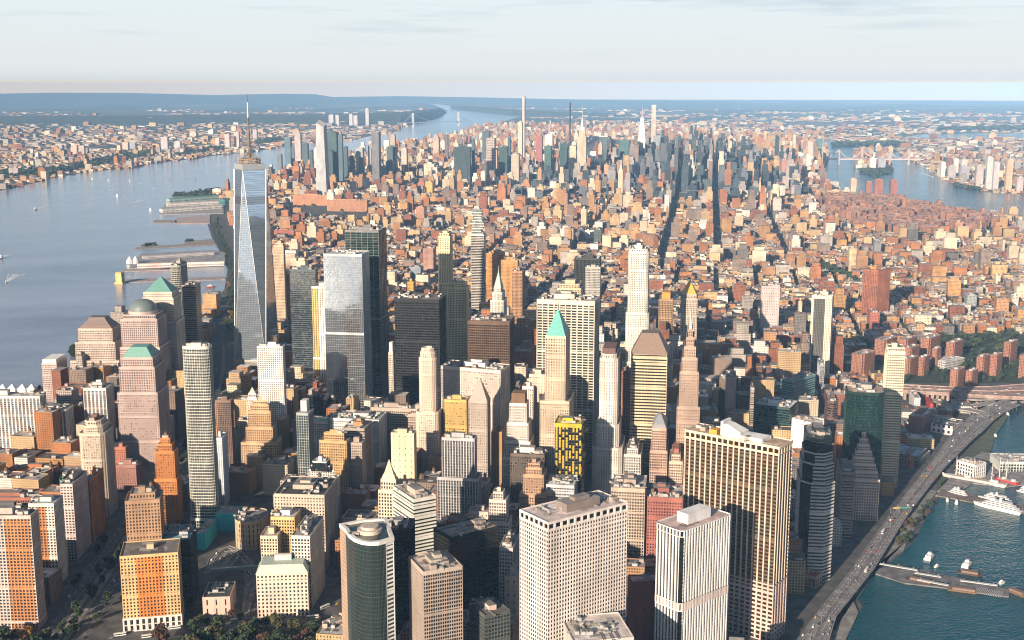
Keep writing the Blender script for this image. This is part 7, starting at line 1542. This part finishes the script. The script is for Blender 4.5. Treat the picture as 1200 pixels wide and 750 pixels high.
tall_ship(1100, 557, 1184, 572, 'three masted white sailing ship moored below the loft building', 92, (.55, .54, .53), 3)
tall_ship(1162, 561, 1196, 570, 'red hulled lightship with two masts behind the white sailing ship', 38, (.5, .05, .06), 2)
liner(1190, 575, 1212, 580, 'white boat cut by the frame edge behind the sailing ship', 24, 2)

# ------------------------------------------------------------------ roof pieces that belong to single towers
def part_on(name, word, fn, mats):
    for o in SC.objects:
        if o.get('label', '').startswith(name):
            m = MB(); fn(m); m.build(word, mats, o); return o
def folded(m):
    # local: x along the narrow end, y along the long front
    m.box(-11, 8, -8, 12, 206, 212, 0); m.prism([(-11, -32), (8, -32), (8, -8), (-11, -8)], 206, 210, 0); m.box(-10, 7, 12, 15, 206, 221, 0)
    m.prism([(-10, -8), (7, -8), (7, 12), (-10, 12)], 212, 218, 0, None, True, False, [(-8, 7), (5, 7), (7, 12), (-10, 12)])
part_on('vast dark bronze tower', 'plant_house', folded, [wallm((.70, .70, .68))])
part_on('vast dark bronze tower', 'orange_tank', lambda m: m.box(-12, -4, 18, 27, 206, 211, 0), [plain((.62, .32, .05))])

def chequer(name, col):
    for o in SC.objects:
        if o.get('label', '').startswith(name):
            wall = [c for c in o.children if c.name.startswith('wall')][0]; xs = [v.co for v in wall.data.vertices]
            x0, x1, y0, y1, z1 = min(v.x for v in xs), max(v.x for v in xs), min(v.y for v in xs), max(v.y for v in xs), max(v.z for v in xs)
            r = random.Random(2); m = MB(); nz = int((z1 - 6) / 3.4)
            for k in range(nz):
                z = 2 + k * 3.4
                n = int((y1 - y0) / 4.2)
                for j in range(n):
                    if r.random() < .62: a = y0 + .4 + j * (y1 - y0) / n; m.box(x0 - .35, x0 - .05, a, a + 2.3, z, z + 3.0, 0, None, True)
                n = int((x1 - x0) / 4.2)
                for j in range(n):
                    if r.random() < .5: a = x0 + .4 + j * (x1 - x0) / n; m.box(a, a + 2.3, y0 - .35, y0 - .05, z, z + 3.0, 0, None, True)
            m.build('panel_pattern', [plain(col, .5)], o)
chequer('black residential block chequered', (.46, .32, .02))

# ------------------------------------------------------------------ two far bridges
def far_bridge(name, label, a, e, z, towers, h, tw, col):
    A, E_ = un(*a, 0), un(*e, 0); c = (A + E_) / 2; r = thing(name, label, 'bridge', (c[0], c[1], 0)); up = np.array([0, 0, 1.0])
    m = MB(); m.bar(A - c + up * z, E_ - c + up * z, 22, 8); m.build('deck', [plain(col, .7)], r)
    T = [A + (E_ - A) * t for t in towers]; d = (E_ - A) / np.linalg.norm(E_ - A); nrm = np.array([-d[1], d[0], 0]); cb = MB()
    for p in T:
        m = MB()
        for s in (-1, 1): m.bar(p - c + nrm * s * 11, p - c + nrm * s * 11 + up * h, tw, tw)
        m.bar(p - c + nrm * 11 + up * h * .94, p - c - nrm * 11 + up * h * .94, tw * .8, tw); m.build('tower', [plain(col, .6)], r)
    pts = [(A, z)] + [(p, h) for p in T] + [(E_, z)]
    for (p, hp), (q_, hq) in zip(pts, pts[1:]):
        for k in range(10):
            f0, f1 = k / 10, (k + 1) / 10; sag = lambda f: hp + (hq - hp) * f - (h - z) * .9 * 4 * f * (1 - f) * (1 if hp == hq else .35)
            for s in (-1, 1): cb.bar(p + (q_ - p) * f0 - c + nrm * s * 11 + up * sag(f0), p + (q_ - p) * f1 - c + nrm * s * 11 + up * sag(f1), 2.2, 2.2)
    cb.build('cable', [plain(col, .6)], r)
far_bridge('suspension_bridge', 'far grey suspension bridge over the upper river below the wooded cliff', (466, 150), (552, 147), 62, (.2, .82), 184, 12, (.5, .5, .52))
far_bridge('cantilever_bridge', 'long pinkish bridge crossing the eastern channel over the island', (958, 193), (1082, 193.5), 40, (.2, .42, .68, .86), 105, 7, (.5, .40, .38))

# lamp posts along the elevated road, and small craft by the wharf
def lamps():
    A, Bq = ROADS[0]; r0 = thing('street_lamp', 'grey double lamp post in the middle of the elevated road', 'lamp post', (0, 0, -600), 0, 'lamp posts of the elevated road')
    m = MB(); m.cone(0, 0, 0, 10, .22, .12, 6); m.build('pole', [plain((.3, .3, .3), .5, .4)], r0); m = MB(); m.bar((0, -2.6, 10), (0, 2.6, 10), .15, .15); m.build('arm', [plain((.3, .3, .3), .5, .4)], r0)
    for y in (-2.6, 2.6): m = MB(); m.box(-.5, .5, y - .25, y + .25, 9.75, 10.0, 0, None, True); m.build('lamp_head', [plain((.6, .6, .58), .5)], r0)
    for k in range(34):
        p, a = along(A, Bq, (k + .5) / 34, .5); o = r0 if k == 0 else copy_tree(r0); o.location = (p[0], p[1], p[2] + .8); o.rotation_euler = (0, 0, a)
lamps()
for u, v, lab, L, rz, col in ((1110, 586.5, 'small white launch at the landward end of the brown pier', 12, .9, WHT), (1121, 589.5, 'second white launch along the brown pier', 14, .8, WHT), (1166, 512, 'dark work boat by the overgrown wharf', 16, 1.0, NAVY), (1180, 486, 'white work boat under the bridge approach', 15, 1.1, WHT), (1098, 664, 'small white launch between the ferries', 10, .4, WHT), (1174, 684, 'white launch off the end of the ferry pier', 13, .3, WHT)):
    motorboat(u, v, lab, L, rz, 0, col=col)
